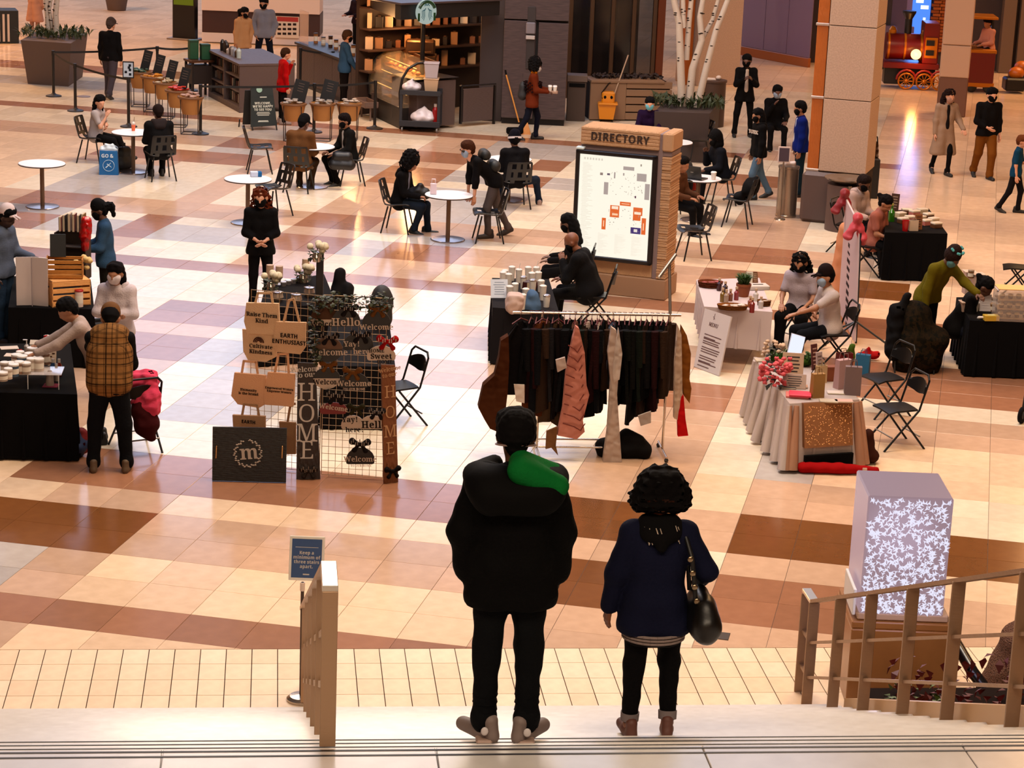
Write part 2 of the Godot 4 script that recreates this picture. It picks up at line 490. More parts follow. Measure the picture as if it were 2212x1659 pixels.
# floor colour plan: [columns from, to, rows from, to, tone] painted in this order
const PLAN := [
	[-60,60,-12,150, "P"], [-20,9,-12,60, "W"],
	[-40,9,44,48, "W"], [-40,-6,48,50, "G"], [-40,-6,50,52, "W"], [-40,-16,52,54, "M"], [-18,-15,54,56, "T"], [-40,10,43,44, "M"],
	[-40,0,40,43, "W"], [-40,-13,38,40, "T"], [-40,-14,37,38, "P"], [-40,-14,34,37, "P"], [-14,-11,38,40, "T"], [-14,-11,37,38, "W"], [-14,-11,35,37, "M"], [-14,-11,34,35, "T"],
	[-40,-14,29,34, "P"], [-14,-13,29,34, "W"], [-13,-11,29,34, "G"], [-11,-9,29,35, "W"], [-11,-9,35,37, "M"], [-11,-9,37,38, "G"], [-11,-9,38,40, "M"], [-11,-9,40,43, "G"],
	[-40,-13,27,29, "T"], [-13,-11,27,29, "M"], [-11,-9,27,29, "T"], [-40,-11,26,27, "G"], [-40,-11,24,26, "M"], [-11,-9,24,26, "G"], [-11,-9,26,27, "W"], [-40,-9,22,24, "W"],
	[-9,-8,22,43, "T"], [-9,-8,24,27, "M"], [-9,-8,35,37, "T"],
	[-8,-5,40,43, "W"], [-8,-5,38,40, "T"], [-8,-5,37,38, "W"], [-8,-5,35,37, "G"], [-8,-5,29,35, "W"], [-8,-5,27,29, "T"], [-8,-5,26,27, "W"], [-8,-5,24,26, "G"], [-8,-5,22,24, "W"],
	[-5,-3,40,43, "T"], [-5,-3,38,40, "M"], [-5,-3,37,38, "T"], [-5,-3,34,37, "M"], [-5,-3,29,34, "T"], [-5,-3,27,29, "M"], [-5,-3,26,27, "T"], [-5,-3,24,26, "M"], [-5,-3,22,24, "T"],
	[-3,0,40,43, "G"], [-3,0,37,40, "W"], [-3,0,35,37, "G"], [-1,0,35,37, "M"], [-1,0,38,40, "M"], [-3,0,34,35, "W"], [-3,0,29,34, "G"], [-3,0,27,29, "T"], [-3,-2,26,27, "W"], [-2,0,26,27, "G"], [-3,-2,24,26, "G"], [-2,0,24,26, "M"], [-3,-2,22,24, "P"], [-2,0,22,24, "T"],
	[0,9,37,43, "W"], [0,4,35,37, "G"], [0,6,29,35, "W"], [0,4,27,29, "T"], [0,4,26,27, "W"], [0,4,24,26, "T"], [0,6,22,24, "P"],
	[4,5,40,43, "T"], [5,8,43,45, "T"], [4,8,40,43, "W"], [4,8,38,40, "M"], [4,8,36,38, "T"], [5,8,35,36, "W"], [6,8,29,35, "T"], [8,9,29,33, "W"], [6,8,27,29, "M"], [8,10,27,29, "T"], [4,6,27,29, "T"], [4,11,26,27, "P"], [6,8,24,26, "M"], [8,11,24,26, "D"], [4,6,24,26, "T"],
	[6,12,22,24, "P"], [-40,9,21,22, "M"], [9,12,20,22, "M"],
	[-40,-5,18,21, "W"], [-5,0,18,21, "P"], [0,9,18,21, "W"], [9,12,18,20, "P"],
	[-40,-5,16,18, "P"], [-5,-3,16,18, "M"], [-3,-1,16,18, "G"], [-1,8,16,18, "T"], [8,9,15,18, "W"], [6,8,15,16, "W"], [9,30,15,18, "M"],
	[-40,-3,15,16, "T"], [-3,6,15,16, "W"], [-40,-3,13,15, "M"], [-3,-2,13,15, "G"], [-2,6,13,15, "T"], [6,8,13,15, "M"], [8,9,13,15, "T"], [9,30,14,15, "W"], [9,30,12,14, "T"],
	[-40,-3,9,13, "T"], [-3,-2,9,13, "W"], [-2,0,9,13, "G"], [0,6,9,13, "W"], [6,8,7,13, "T"], [8,9,9,13, "W"], [9,10,9,12, "G"], [10,30,9,12, "P"],
	[-40,-3,7,9, "T"], [-3,6,7,9, "W"], [8,9,7,9, "P"], [9,12,7,9, "T"], [12,30,7,9, "W"],
	[-40,-3,5,7, "P"], [-3,6,5,7, "M"], [6,8,5,7, "D"], [8,9,5,7, "T"], [9,30,5,7, "D"],
	[-40,-2,4,5, "P"], [-2,0,4,5, "T"], [0,6,4,5, "P"], [6,8,4,5, "T"], [8,9,4,5, "W"], [9,12,4,5, "T"], [12,30,4,5, "P"],
	[-40,-3,2,4, "T"], [-3,0,2,4, "D"], [0,6,2,4, "T"], [6,8,2,4, "D"], [8,9,2,4, "T"], [9,12,2,4, "M"], [12,30,2,4, "T"],
	[-40,-1,0,2, "G"], [-1,0,0,2, "T"], [0,6,0,2, "P"], [6,8,0,2, "T"], [8,9,0,2, "W"], [9,30,0,2, "T"],
	[-40,8,-1,0, "M"], [8,30,-1,0, "W"], [-40,0,-9,-1, "T"], [0,30,-9,-1, "P"]]
const TONE := {"W": Color(.90,.83,.73), "P": Color(.91,.78,.65), "G": Color(.72,.68,.65), "T": Color(.78,.64,.53), "M": Color(.61,.42,.31), "D": Color(.46,.28,.14)}

func tile_mat(t: String, k: int) -> StandardMaterial3D:
	var c: Color = TONE[t]
	var f = 1.0 + (k - 1) * .035
	return M(C3(c.r * f, c.g * f, c.b * f),.16,0, {"spec": .5, "tex": "tile", "sc": .9})

func hall_floor():
	var fl := Node3D.new(); fl.name = "floor"; fl.set_meta("kind", "structure"); add_child(fl)
	var tone := {}
	for b in PLAN:
		for i in range(b[0], b[1]):
			for j in range(b[2], b[3]): tone[Vector2i(i, j)] = b[4]
	# which tiles the view takes in, nearest first
	var edge = S0 + SB * 1.152
	var list := []
	for j in range(-9,118):
		for i in range(-56,24):
			var p = gp(i + .5, j + .5)
			if (p - edge).dot(SB) < -.5 or p.x < -26.5 or p.x > 29.5: continue
			var q: Vector3 = cam.basis.inverse() * (p - cam.position)
			var u = 1106 - q.x / q.z * FP; var w = 829.5 + q.y / q.z * FP
			if u < -900 or u > 3100: continue
			list.append([-p.z + (0 if u > -60 and u < 2270 and w > -30 else 1000), i, j])
	list.sort()
	var unit = MB.new(); unit.box(V3(0,-.004,0), V3(TL - .004,.008, TL - .004),.0015)
	var um = unit.mesh()
	var rest := {}
	var made := 0
	for e in list:
		var i: int = e[1]; var j: int = e[2]
		var t: String = tone.get(Vector2i(i, j), "P")
		var k = int(hsh(i, j) * 3)
		var cut := false
		for a in [0,1]:
			for b in [0,1]:
				if (gp(i + a, j + b) - edge).dot(SB) < .002: cut = true
		var mb = MB.new()
		if cut:
			var poly := PackedVector2Array()
			for q in [[0,0], [1,0], [1,1], [0,1]]:
				var g = gp(i + .003 + q[0] * .994, j + .003 + q[1] * .994); poly.append(Vector2(g.x, g.z))
			var half := PackedVector2Array()
			for q in [[-40,.004], [40,.004], [40,30], [-40,30]]:
				var g = edge + SA * q[0] + SB * q[1]; half.append(Vector2(g.x, g.z))
			var got = Geometry2D.intersect_polygons(poly, half)
			if got.is_empty(): continue
			mb.T = Transform3D(Basis(Vector3.RIGHT, Vector3.BACK, Vector3.UP), Vector3.ZERO)
			mb.ext(got[0],-.008,0)
		if made < 300:
			var o: MeshInstance3D = part("tile", mb if cut else um, tile_mat(t, k), fl)
			if not cut: o.position = gp(i + .5, j + .5); o.rotation.y = GY
			made += 1
		else:
			var key = t + str(k)
			if not rest.has(key): rest[key] = MB.new()
			if cut: rest[key].add(mb.arr())
			else: rest[key].add(unit.arr(), Transform3D(Basis(Vector3.UP, GY), gp(i + .5, j + .5)))
	var am := ArrayMesh.new()
	var n := 0
	for key in rest:
		rest[key].surf(am); am.surface_set_material(n, tile_mat(key[0], int(key[1]))); n += 1
	var o := MeshInstance3D.new(); o.name = "tile_field"; o.mesh = am; o.set_meta("kind", "stuff"); fl.add_child(o)
	# the narrow cream tiles along the foot of the stairs
	var band := Node3D.new(); band.name = "trim_1"; band.set_meta("kind", "structure"); band.set_meta("label", "band of small cream floor tiles at the foot of the stairs"); add_child(band)
	var bm = [M(C3(.90,.78,.64),.5,0, {"tex": "tile", "sc": 1.2}), M(C3(.91,.80,.67),.5,0, {"tex": "tile", "sc": 1.2}), M(C3(.88,.755,.61),.5,0, {"tex": "tile", "sc": 1.2})]
	var rows = [1.150,.832,.501,.184,-.138,-.40]
	for r in 5:
		var h: float = rows[r] - rows[r + 1]
		var s = MB.new(); s.box(V3(0,-.003,0), V3(.2075,.006, h - .006),.001); var sm2 = s.mesh()
		for c in range(-3,40):
			var q: MeshInstance3D = part("tile", sm2, bm[int(hsh(c, r,5) * 3)], band)
			q.transform = Transform3D(Basis(SA, Vector3.UP,-SB), S0 + SA * (-2.346 + (c + .5) * .2140) + SB * ((rows[r] + rows[r + 1]) / 2))
	var gr = MB.new(); gr.T = Transform3D(Basis(SA, Vector3.UP,-SB), S0)
	gr.box(V3(2,-.009,-.375), V3(14,.008,1.56)); structure("trim_2", gr, M(C3(.45,.28,.14),.9), "brown grout under the small tiles")
	# floor box cover, outlets
	var d = MB.new(); d.T = Transform3D(Basis(Vector3.UP, GY), G(1557,1374)); d.box(V3(0,.003,0), V3(.15,.006,.17),.002)
	solo("floor_outlet", d, M(C3(.28,.22,.15),.4,.6), "small square metal floor outlet cover near the stairs", "outlet cover")
	d = MB.new(); d.lathe([Vector2(0,0), Vector2(.16,0), Vector2(.15,.012), Vector2(0,.014)],20)
	solo("floor_disc", d, M(C3(.45,.38,.36),.5), "flat round grey disc lying on the floor by the stanchions", "floor disc", G(180,209))

func stairs():
	var st := Node3D.new(); st.name = "stairs"; st.set_meta("kind", "structure"); add_child(st)
	var X := Transform3D(Basis(SA, Vector3.UP,-SB), S0)   # local: x along, z towards the camera
	var tm = M(C3(.86,.83,.80),.22,0, {"tex": "tile", "sc": 1.0}); var dk = M(C3(.10,.07,.06),.6); var scr = M(C3(.25,.2,.18),.5,.8)
	for i in range(1,18):
		var z0 = .40 + (i - 1) * .372
		var b = Z(); b.T = X
		b.box(V3(.03,.15 * i - .075, z0 + .21), V3(8.26,.15,.42),.006)
		var s = part("step", b, tm, st)
		var g = MB.new(); g.T = X
		for q in [.035,.075]: g.box(V3(.03,.15 * i + .0005, z0 + q), V3(8.2,.003,.009))
		if i > 14: part("nosing_strip", g, dk, s)
		var f = MB.new(); f.T = X
		for k in 6: f.lathe([Vector2(.006,0), Vector2(.006,.003), Vector2(0,.004)],6, V3(-3.2 + k * 1.25 + hsh(i, k) * .9,.15 * i, z0 + .06 + hsh(i, k,3) * .1))
		part("screw", f, scr, s)
	var ld := Node3D.new(); ld.name = "floor_landing"; ld.set_meta("kind", "structure"); add_child(ld)
	var zl = .40 + 17 * .372
	for k in 8:
		var b = Z(); b.T = X
		b.box(V3(-3.355 + k * 1.29 + .645,2.7 - .06, zl + 1.1), V3(1.284,.12,2.2),.003)
		part("slab", b, M(C3(.77 + .01 * (k % 3),.75,.73),.2,0, {"tex": "tile", "sc": .7}), ld)
	var g2 = MB.new(); g2.T = X
	for q in [.03,.085]: g2.box(V3(1.55,2.7005, zl + q), V3(11.2,.003,.016))
	part("nosing_strip", g2, dk, ld)
	var b2 = MB.new(); b2.T = X; b2.box(V3(1.55,1.28, zl + 4.2), V3(11.3,2.6,8.2)); part("base", b2, M(C3(.5,.45,.4)), ld)

func rails():
	var steel := M(C3(.66,.54,.43),.42,.5, {"bump": "cloth", "bs": .1, "sc": V3(.3,6,.3)})
	var bright := M(C3(.86,.84,.80),.28,.85)
	# left: flat posts under one sloping bar, seen end on
	var o = thing("stair_rail", "brushed steel stair rail on the left with flat posts and white end cap", "railing", S0, rad_to_deg(atan2(SA.z, SA.x)) * -1.0)
	# local axes: x along SA, z towards the camera
	var hz = func(z): return .84 + .4195 * z        # top of the bar
	var tread = func(z): return .0 if z < .4 else .15 * (floor((z - .4) / .372) + 1)
	for z in [.02,1.307,2.5,3.788,4.967,6.296]:
		var b = Z(); var y0 = tread.call(z) - .001; var y1 = hz.call(z) - .02
		b.box(V3(0, (y0 + y1) / 2, z), V3(.05, y1 - y0,.022),.003); part("post", b, steel, o)
	var b = MB.new()
	b.hexa([V3(-.035, hz.call(-.45) - .03,-.45), V3(.035, hz.call(-.45) - .03,-.45), V3(.035, hz.call(6.38) - .03,6.38), V3(-.035, hz.call(6.38) - .03,6.38)],
		[V3(-.035, hz.call(-.45),-.45), V3(.035, hz.call(-.45),-.45), V3(.035, hz.call(6.38),6.38), V3(-.035, hz.call(6.38),6.38)])
	part("handrail", b, steel, o)
	for q in [.33,.62]:
		b = MB.new()
		b.hexa([V3(-.01, hz.call(-.4) - q - .04,-.4), V3(.01, hz.call(-.4) - q - .04,-.4), V3(.01, hz.call(6.7) - q - .04,6.7), V3(-.01, hz.call(6.7) - q - .04,6.7)],
			[V3(-.01, hz.call(-.4) - q,-.4), V3(.01, hz.call(-.4) - q,-.4), V3(.01, hz.call(6.7) - q,6.7), V3(-.01, hz.call(6.7) - q,6.7)])
		part("side_bar", b, steel, o)
	var top = hz.call(6.38)
	b = Z(); b.box(V3(0, top - .015,6.54), V3(.076,.03,.34),.003); part("end_cap", b, bright, o, "bright level end of the handrail")
	b = Z(); b.box(V3(0, (top - .03 + 2.7) / 2,6.7), V3(.076, top - .03 - 2.7,.02),.003); part("post", b, steel, o)
	# right: rail with wide flat posts and three bars
	var st2 := M(C3(.58,.46,.36),.45,.45, {"bump": "cloth", "bs": .1, "sc": V3(.3,6,.3)})
	var gr = V3(2.4931,0,-16.8503)
	o = thing("stair_rail", "brushed steel stair rail on the right with three bars beside the lit pedestal", "railing", gr, rad_to_deg(atan2(SA.z, SA.x)) * -1.0)
	var hy = func(z): return .90 + .424 * z
	var tr2 = func(z): return .0 if z < .4 else .15 * (floor((z - .4) / .372) + 1)
	for z in [.0,.777,1.604,2.565,3.509,4.694,6.0]:
		b = Z(); var y0 = maxf(tr2.call(z) - .001,0); var y1 = hy.call(z) - .02
		b.box(V3(0, (y0 + y1) / 2, z), V3(.088, y1 - y0,.018),.003); part("post", b, st2, o)
	for q in [[.0,.03,.035], [.36,.025,.02], [.66,.025,.02]]:
		b = Z(); var lo = []; var hi = []
		for e in [[-1,-.02], [1,-.02], [1,6.6], [-1,6.6]]:
			var y = hy.call(maxf(e[1],.0)) - q[0] * (1.0 + .02 * e[1])
			if q[0] > 0: y = maxf(y,.2 + .15 * e[1]) if e[1] < 1 else y
			hi.append(V3(e[0] * q[2], y, e[1])); lo.append(V3(e[0] * q[2], y - q[1], e[1]))
		b.hexa(lo, hi); part("handrail" if q[0] == 0 else "side_bar", b, st2, o)
	b = Z(); b.box(V3(0,.885,-.14), V3(.075,.03,.28),.003); part("end_cap", b, bright, o, "bright level end of the handrail")
	for q in [.54,.24]:
		b = Z(); b.box(V3(0,.9 - (.9 - q),-.13), V3(.04,.025,.24),.003); part("side_bar", b, st2, o)
	b = Z(); b.box(V3(0,.43,-.26), V3(.088,.86,.018),.003); part("post", b, st2, o)
	# paper sign on a stand behind the left rail
	o = thing("sign_stand", "blue and white paper notice in a frame on a steel stand behind the left rail", "sign", G(650,1512))
	var m = M(C3(.75,.7,.65),.25,.9)
	b = Z(); b.lathe([Vector2(.0,0), Vector2(.115,0), Vector2(.115,.02), Vector2(.09,.04), Vector2(0,.05)],24); part("base", b, m, o)
	b = Z(); b.tube(V3(0,.04,0), V3(0,1.0,0),.014); part("pole", b, M(C3(.25,.17,.12),.5), o)
	b = Z(); b.tube(V3(0,.93,0), V3(0,1.0,0),.02); part("collar", b, M(C3(.85,.75,.68),.4), o)
	var f = Node3D.new(); f.name = "frame"; o.add_child(f); f.position = V3(.03,1.20,.0); f.rotation.x = -.25
	b = Z(); b.box(V3(0,0,0), V3(.275,.35,.015),.004); part("frame_border", b, M(C3(.88,.84,.78),.5), f)
	b = Z(); b.box(V3(0,0,.008), V3(.235,.305,.004)); part("print", b, M(C3(.15,.27,.45),.5), f)
	var wm = M(C3(.75,.72,.68))
	var y = .045
	for t in ["Keep a", "minimum of", "three stairs", "apart."]:
		lettering(t,.036, wm, f, Transform3D(Basis(), V3(0, y,.011)), "Droid Sans",700); y -= .036
	b = Z(); b.box(V3(0,.088,.011), V3(.18,.004,.002)); b.box(V3(0,-.125,.011), V3(.05,.01,.002)); part("rule", b, wm, f)

func pedestal():
	var at = V3(3.23,0,-16.9)
	var tan_ = M(C3(.60,.40,.21),.35,0, {"tex": "tile", "sc": .8}); var cream = M(C3(.80,.64,.46),.4)
	var b = Z(); b.box(V3(0,.325,-.42), V3(.83,.65,.86),.008)
	b.box(V3(-.012,.68,-.40), V3(.80,.06,.78),.008)
	solo("stone_block", b, tan_, "tan stone block carrying the lit pedestal lamp", "block", at)
	var o = thing("lit_pedestal", "glowing white patterned box lamp on a tan stone block by the right rail", "lamp", at)
	b = Z(); b.box(V3(0,.745,-.41), V3(.74,.06,.74),.01); part("curb", b, M(C3(.72,.60,.5),.3), o)
	b = Z(); b.box(V3(-.02,1.27,-.38), V3(.68,1.0,.69),.012); part("lamp_box", b, glow(C3(.84,.70,.75),.95), o)
	var pm = MB.new()
	for q in 760:
		var u = hsh(q,1) * .64 - .34; var w = .79 + pow(hsh(q,2),1.25) * .96; var r = .013 + hsh(q,3) * .014; var a = hsh(q,4) * TAU
		pm.T = Transform3D(Basis(Vector3.BACK, a), V3(u, w,-.0335))
		for k in 3:
			var d = V3(cos(TAU * k / 3), sin(TAU * k / 3),0) * r; var e = V3(-d.y, d.x,0)
			pm.quad(d * 1.2, e * .35,-d * .2,-e * .35, V3(0,0,-1))
	part("cut_pattern", pm, glow(C3(.93,.92,1.0),1.9), o).set_meta("kind", "stuff")
	b = Z(); b.box(V3(-.40,.86,-.3), V3(.025,.22,.5),.005); part("side_fin", b, M(C3(.85,.85,.85),.4), o)
	var l := OmniLight3D.new(); l.name = "pedestal_light"; l.light_color = C3(.9,.85,1); l.light_energy = 1.2; l.shadow_enabled = true; l.light_size = .3; l.omni_range = 20; l.position = at + V3(0,1.3,.4); add_child(l)
	var gq = V3(2.4931,0,-16.8503); var ry = -rad_to_deg(atan2(SA.z, SA.x))
	o = thing("planter", "sloping cream stone planter of dark red leaves beside the right rail", "planter", gq, ry)
	b = MB.new()
	b.hexa([V3(.07,0,.85), V3(.22,0,.85), V3(.22,0,6), V3(.07,0,6)], [V3(.07,.42,.85), V3(.22,.42,.85), V3(.22,2.58,6), V3(.07,2.58,6)]); part("cheek_wall", b, cream, o)
	b = Z(); b.box(V3(1.4,.22,1.65), V3(2.3,.44,1.9)); part("soil", b, M(C3(.10,.06,.04),1), o)
	b = MB.new()
	for q in 480:
		leaf(b, V3(.36 + hsh(q,1) * 1.9,.44 + hsh(q,2) * .26,.75 + hsh(q,3) * 1.8), V3(hsh(q,4) - .5,.35 + hsh(q,6), hsh(q,5) - .3).normalized(),.09 + hsh(q,7) * .06,.035)
	part("red_leaves", b, M(C3(.30,.06,.05),.6,0, {"back": C3(.2,.04,.03)}), o).set_meta("kind", "stuff")
	b = MB.new()
	for q in 140:
		leaf(b, V3(.30 + hsh(q,11) * .5,.44 + hsh(q,12) * .14,.9 + hsh(q,13) * 1.6), V3(hsh(q,14) - .5,.5, hsh(q,15)).normalized(),.08,.03)
	part("green_leaves", b, M(C3(.30,.36,.12),.6), o).set_meta("kind", "stuff")
	var esc = G(2080,1480,.3)
	b = Z(); b.path([G(2040,1345,.5), G(2062,1385,.42), G(2100,1450,.3), G(2130,1490,.2)],.05,10)
	solo("dark_handrail", b, M(C3(.06,.05,.06),.25), "curved black rubber handrail behind the right stair rail", "handrail")
	var rk = sdf([[0,0,0,.05,.35,0,.28,.2], [.1,.1,.05,.3,.3,0,.25,.2], [.1,.4,0,.2,.62,0,.17,.1], [.25,0,.1,.45,.1,0,.25,.2]],.1,.03,.012,20.0)
	b = Z(); b.add(rk)
	solo("rock", b, M(C3(.40,.28,.22),.9,0, {"bump": "stone", "bs": 1.5, "sc": 1.5}), "rough brown boulder at the right edge behind the rail", "rock", G(2190,1478))

func leaf(b: MB, p: Vector3, d: Vector3, l: float, w: float):
	var s = d.cross(Vector3.UP + V3(.01,0,.02)).normalized() * w
	var up = s.cross(d).normalized()
	var mid = p + d * l * .5 + up * l * .12
	var tip = p + d * l - Vector3.UP * l * .15
	b.tri(p, mid + s, mid - s, p - up); b.tri(mid + s, tip, mid - s, p - up)


# ---------------------------------------------------------------- people
func build_protos():
	var h = [[0,.035,-.015,0,.03,.0,.088,.09], [0,-.03,.03,0,-.05,.035,.072,.062], [0,-.085,.045,0,-.1,.058,.045,.03], [0,.0,.095,0,-.035,.108,.011,.016],
		[-.03,.012,.082,.03,.012,.082,.014,.014], [-.016,-.066,.088,.016,-.066,.088,.011,.011], [-.082,-.015,-.01,-.08,-.035,-.005,.02,.014], [.082,-.015,-.01,.08,-.035,-.005,.02,.014], [0,-.1,0,0,-.16,-.01,.05,.05]]
	proto.head = sdf(h,.03,.0085)
	var e = MB.new()
	e.ell(V3(.031,-.004,.089), V3(.013,.008,.008),8,5)
	proto.eye = e.mesh()
	for g in [["hand",.5], ["grip",1.6]]:
		var b = [[-.02,-.01,0,-.03,-.075,0,.015,.014], [0,-.01,0,-.01,-.08,0,.017,.014], [.02,-.01,0,.012,-.08,0,.016,.014], [.012,-.01,0,.03,-.07,0,.014,.012]]
		for f in 4:
			var x = -.032 + f * .021; var l = [.03,.036,.033,.026][f]; var a = g[1] * .55
			var p = V3(x,-.078 - (.006 if f in [1,2] else .0),0); var q = p + V3(x * .1,-cos(a), sin(a)) * l; var r = q + V3(0,-cos(a * 2), sin(a * 2)) * l * .8
			b.append([p.x, p.y, p.z, q.x, q.y, q.z,.0095,.0088]); b.append([q.x, q.y, q.z, r.x, r.y, r.z,.0088,.0075])
		b.append([-.028,-.02,.005,-.058,-.05,.018,.013,.0105]); b.append([-.058,-.05,.018,-.062,-.08,.03,.0105,.009])
		proto[g[0]] = sdf(b,.008,.0055)
	proto.shoe = sdf([[0,.035,-.06,0,.035,.03,.036,.038], [0,.028,.03,.004,.022,.15,.04,.032], [0,.08,-.055,0,.1,-.05,.036,.04], [0,.012,-.07,0,.012,.16,.03,.03]],.03,.011)
	var hc = [[0,.045,-.025,0,.05,-.005,.098,.098], [0,-.01,-.055,0,-.045,-.055,.075,.055]]
	proto.short = sdf(hc + [[-.05,.075,.03,.05,.08,.03,.05,.05], [-.08,.0,-.02,-.08,-.02,-.015,.022,.014], [.08,.0,-.02,.08,-.02,-.015,.022,.014]],.03,.012,.004,120.0)
	proto.long = sdf(hc + [[-.05,.07,.02,.05,.08,.02,.05,.05], [-.078,.0,-.04,-.088,-.20,-.02,.034,.032], [.078,.0,-.04,.088,-.20,-.02,.034,.032], [0,-.05,-.07,0,-.30,-.085,.085,.05], [-.05,-.1,-.06,-.06,-.28,-.06,.05,.035], [.05,-.1,-.06,.06,-.28,-.06,.05,.035]],.04,.014,.006,70.0)
	proto.wavy = sdf(hc + [[-.05,.075,.01,.05,.08,.01,.055,.055], [-.088,.0,-.05,-.125,-.22,-.02,.042,.042], [.088,.0,-.05,.125,-.24,-.02,.042,.042], [0,-.05,-.07,0,-.32,-.09,.1,.07], [-.07,-.1,-.06,-.1,-.3,-.05,.06,.04], [.07,-.1,-.06,.1,-.3,-.05,.06,.04]],.04,.014,.016,75.0)
	proto.bun = sdf(hc + [[0,.04,-.13,0,.05,-.15,.045,.04], [-.04,.07,.03,.04,.07,.03,.05,.05]],.02,.012,.004,100.0)
	proto.pony = sdf(hc + [[0,.02,-.14,0,.0,-.17,.05,.045], [0,.0,-.17,0,-.13,-.16,.04,.03], [-.04,.07,.03,.04,.07,.03,.05,.05]],.03,.012,.006,90.0)
	proto.curly = sdf([[0,.07,-.05,0,.06,-.035,.145,.14], [-.07,-.03,-.05,.07,-.03,-.05,.11,.11], [-.11,-.06,-.02,-.11,-.1,-.02,.06,.05], [.11,-.06,-.02,.11,-.1,-.02,.06,.05]],.05,.013,.013,85.0)
	proto.bald = sdf(hc,.03,.02)
	proto.beanie = sdf([[0,.06,-.02,0,.09,-.03,.103,.09], [-.0,.02,-.01,0,.03,-.01,.108,.108]],.03,.012,.003,160.0)
	proto.cap = sdf([[0,.06,-.015,0,.07,-.015,.103,.1], [-.03,.045,.10,-.045,.035,.17,.012,.01], [.03,.045,.10,.045,.035,.17,.012,.01], [0,.05,.10,0,.042,.18,.014,.012], [-.055,.042,.08,.055,.042,.08,.02,.02]],.012,.0115)
	proto.hood = sdf([[0,.03,-.04,0,.06,-.03,.115,.115], [0,-.07,-.05,0,-.1,-.04,.1,.11]],.04,.014)
	proto.hoodback = sdf([[-.08,-.02,-.03,.08,-.02,-.03,.06,.06], [-.05,-.09,-.06,.05,-.09,-.06,.06,.06], [-.1,-.0,.03,-.09,-.03,.06,.04,.03], [.1,-.0,.03,.09,-.03,.06,.04,.03]],.05,.015)
	proto.mask = sdf([[-.035,-.035,.055,.035,-.035,.055,.052,.052], [-.02,-.08,.06,.02,-.08,.06,.045,.045], [0,-.03,.1,0,-.05,.1,.016,.016]],.03,.011)
	for k in proto.keys():
		if proto[k] is Array:
			var b = Z(); b.add(proto[k]); proto["m_" + k] = b.mesh()

const ARM := {"d": [Vector3(.14,-1,.0), Vector3(.06,-1,.16)], "f": [Vector3(.12,-.93,.25), Vector3(-.2,-.1,1)], "c": [Vector3(.16,-1,.12), Vector3(-.72,-.42,.6)], "p": [Vector3(.1,-.85,.5), Vector3(-.45,.85,.25)],
	"k": [Vector3(.18,-.9,.3), Vector3(-.25,-.3,1)], "r": [Vector3(.1,-.45,.85), Vector3(-.05,-.25,1)], "w": [Vector3(.1,-.95,-.3), Vector3(.0,-.95,.12)], "v": [Vector3(.1,-.95,.3), Vector3(.0,-.8,.6)],
	"pk": [Vector3(.32,-.95,-.12), Vector3(-.3,-.9,.3)], "x": [Vector3(.2,-.93,.3), Vector3(-.95,-.05,.35)], "o": [Vector3(.35,-.9,.1), Vector3(.1,-.6,.8)], "h": [Vector3(.15,-.9,.25), Vector3(-.5,.5,.65)]}
const LEG := {"s": [Vector3(.03,-1,.0), Vector3(.02,-1,-.02)], "f": [Vector3(.02,-.95,.3), Vector3(0,-1,-.08)], "b": [Vector3(.02,-.97,-.22), Vector3(0,-.88,-.48)], "t": [Vector3(.13,-.1,1), Vector3(.0,-1,.08)],
	"u": [Vector3(.12,-.06,1), Vector3(-.1,-1,-.35)], "q": [Vector3(.13,-.1,1), Vector3(.0,-.85,.5)], "a": [Vector3(.14,-1,.0), Vector3(.06,-1,-.04)]}

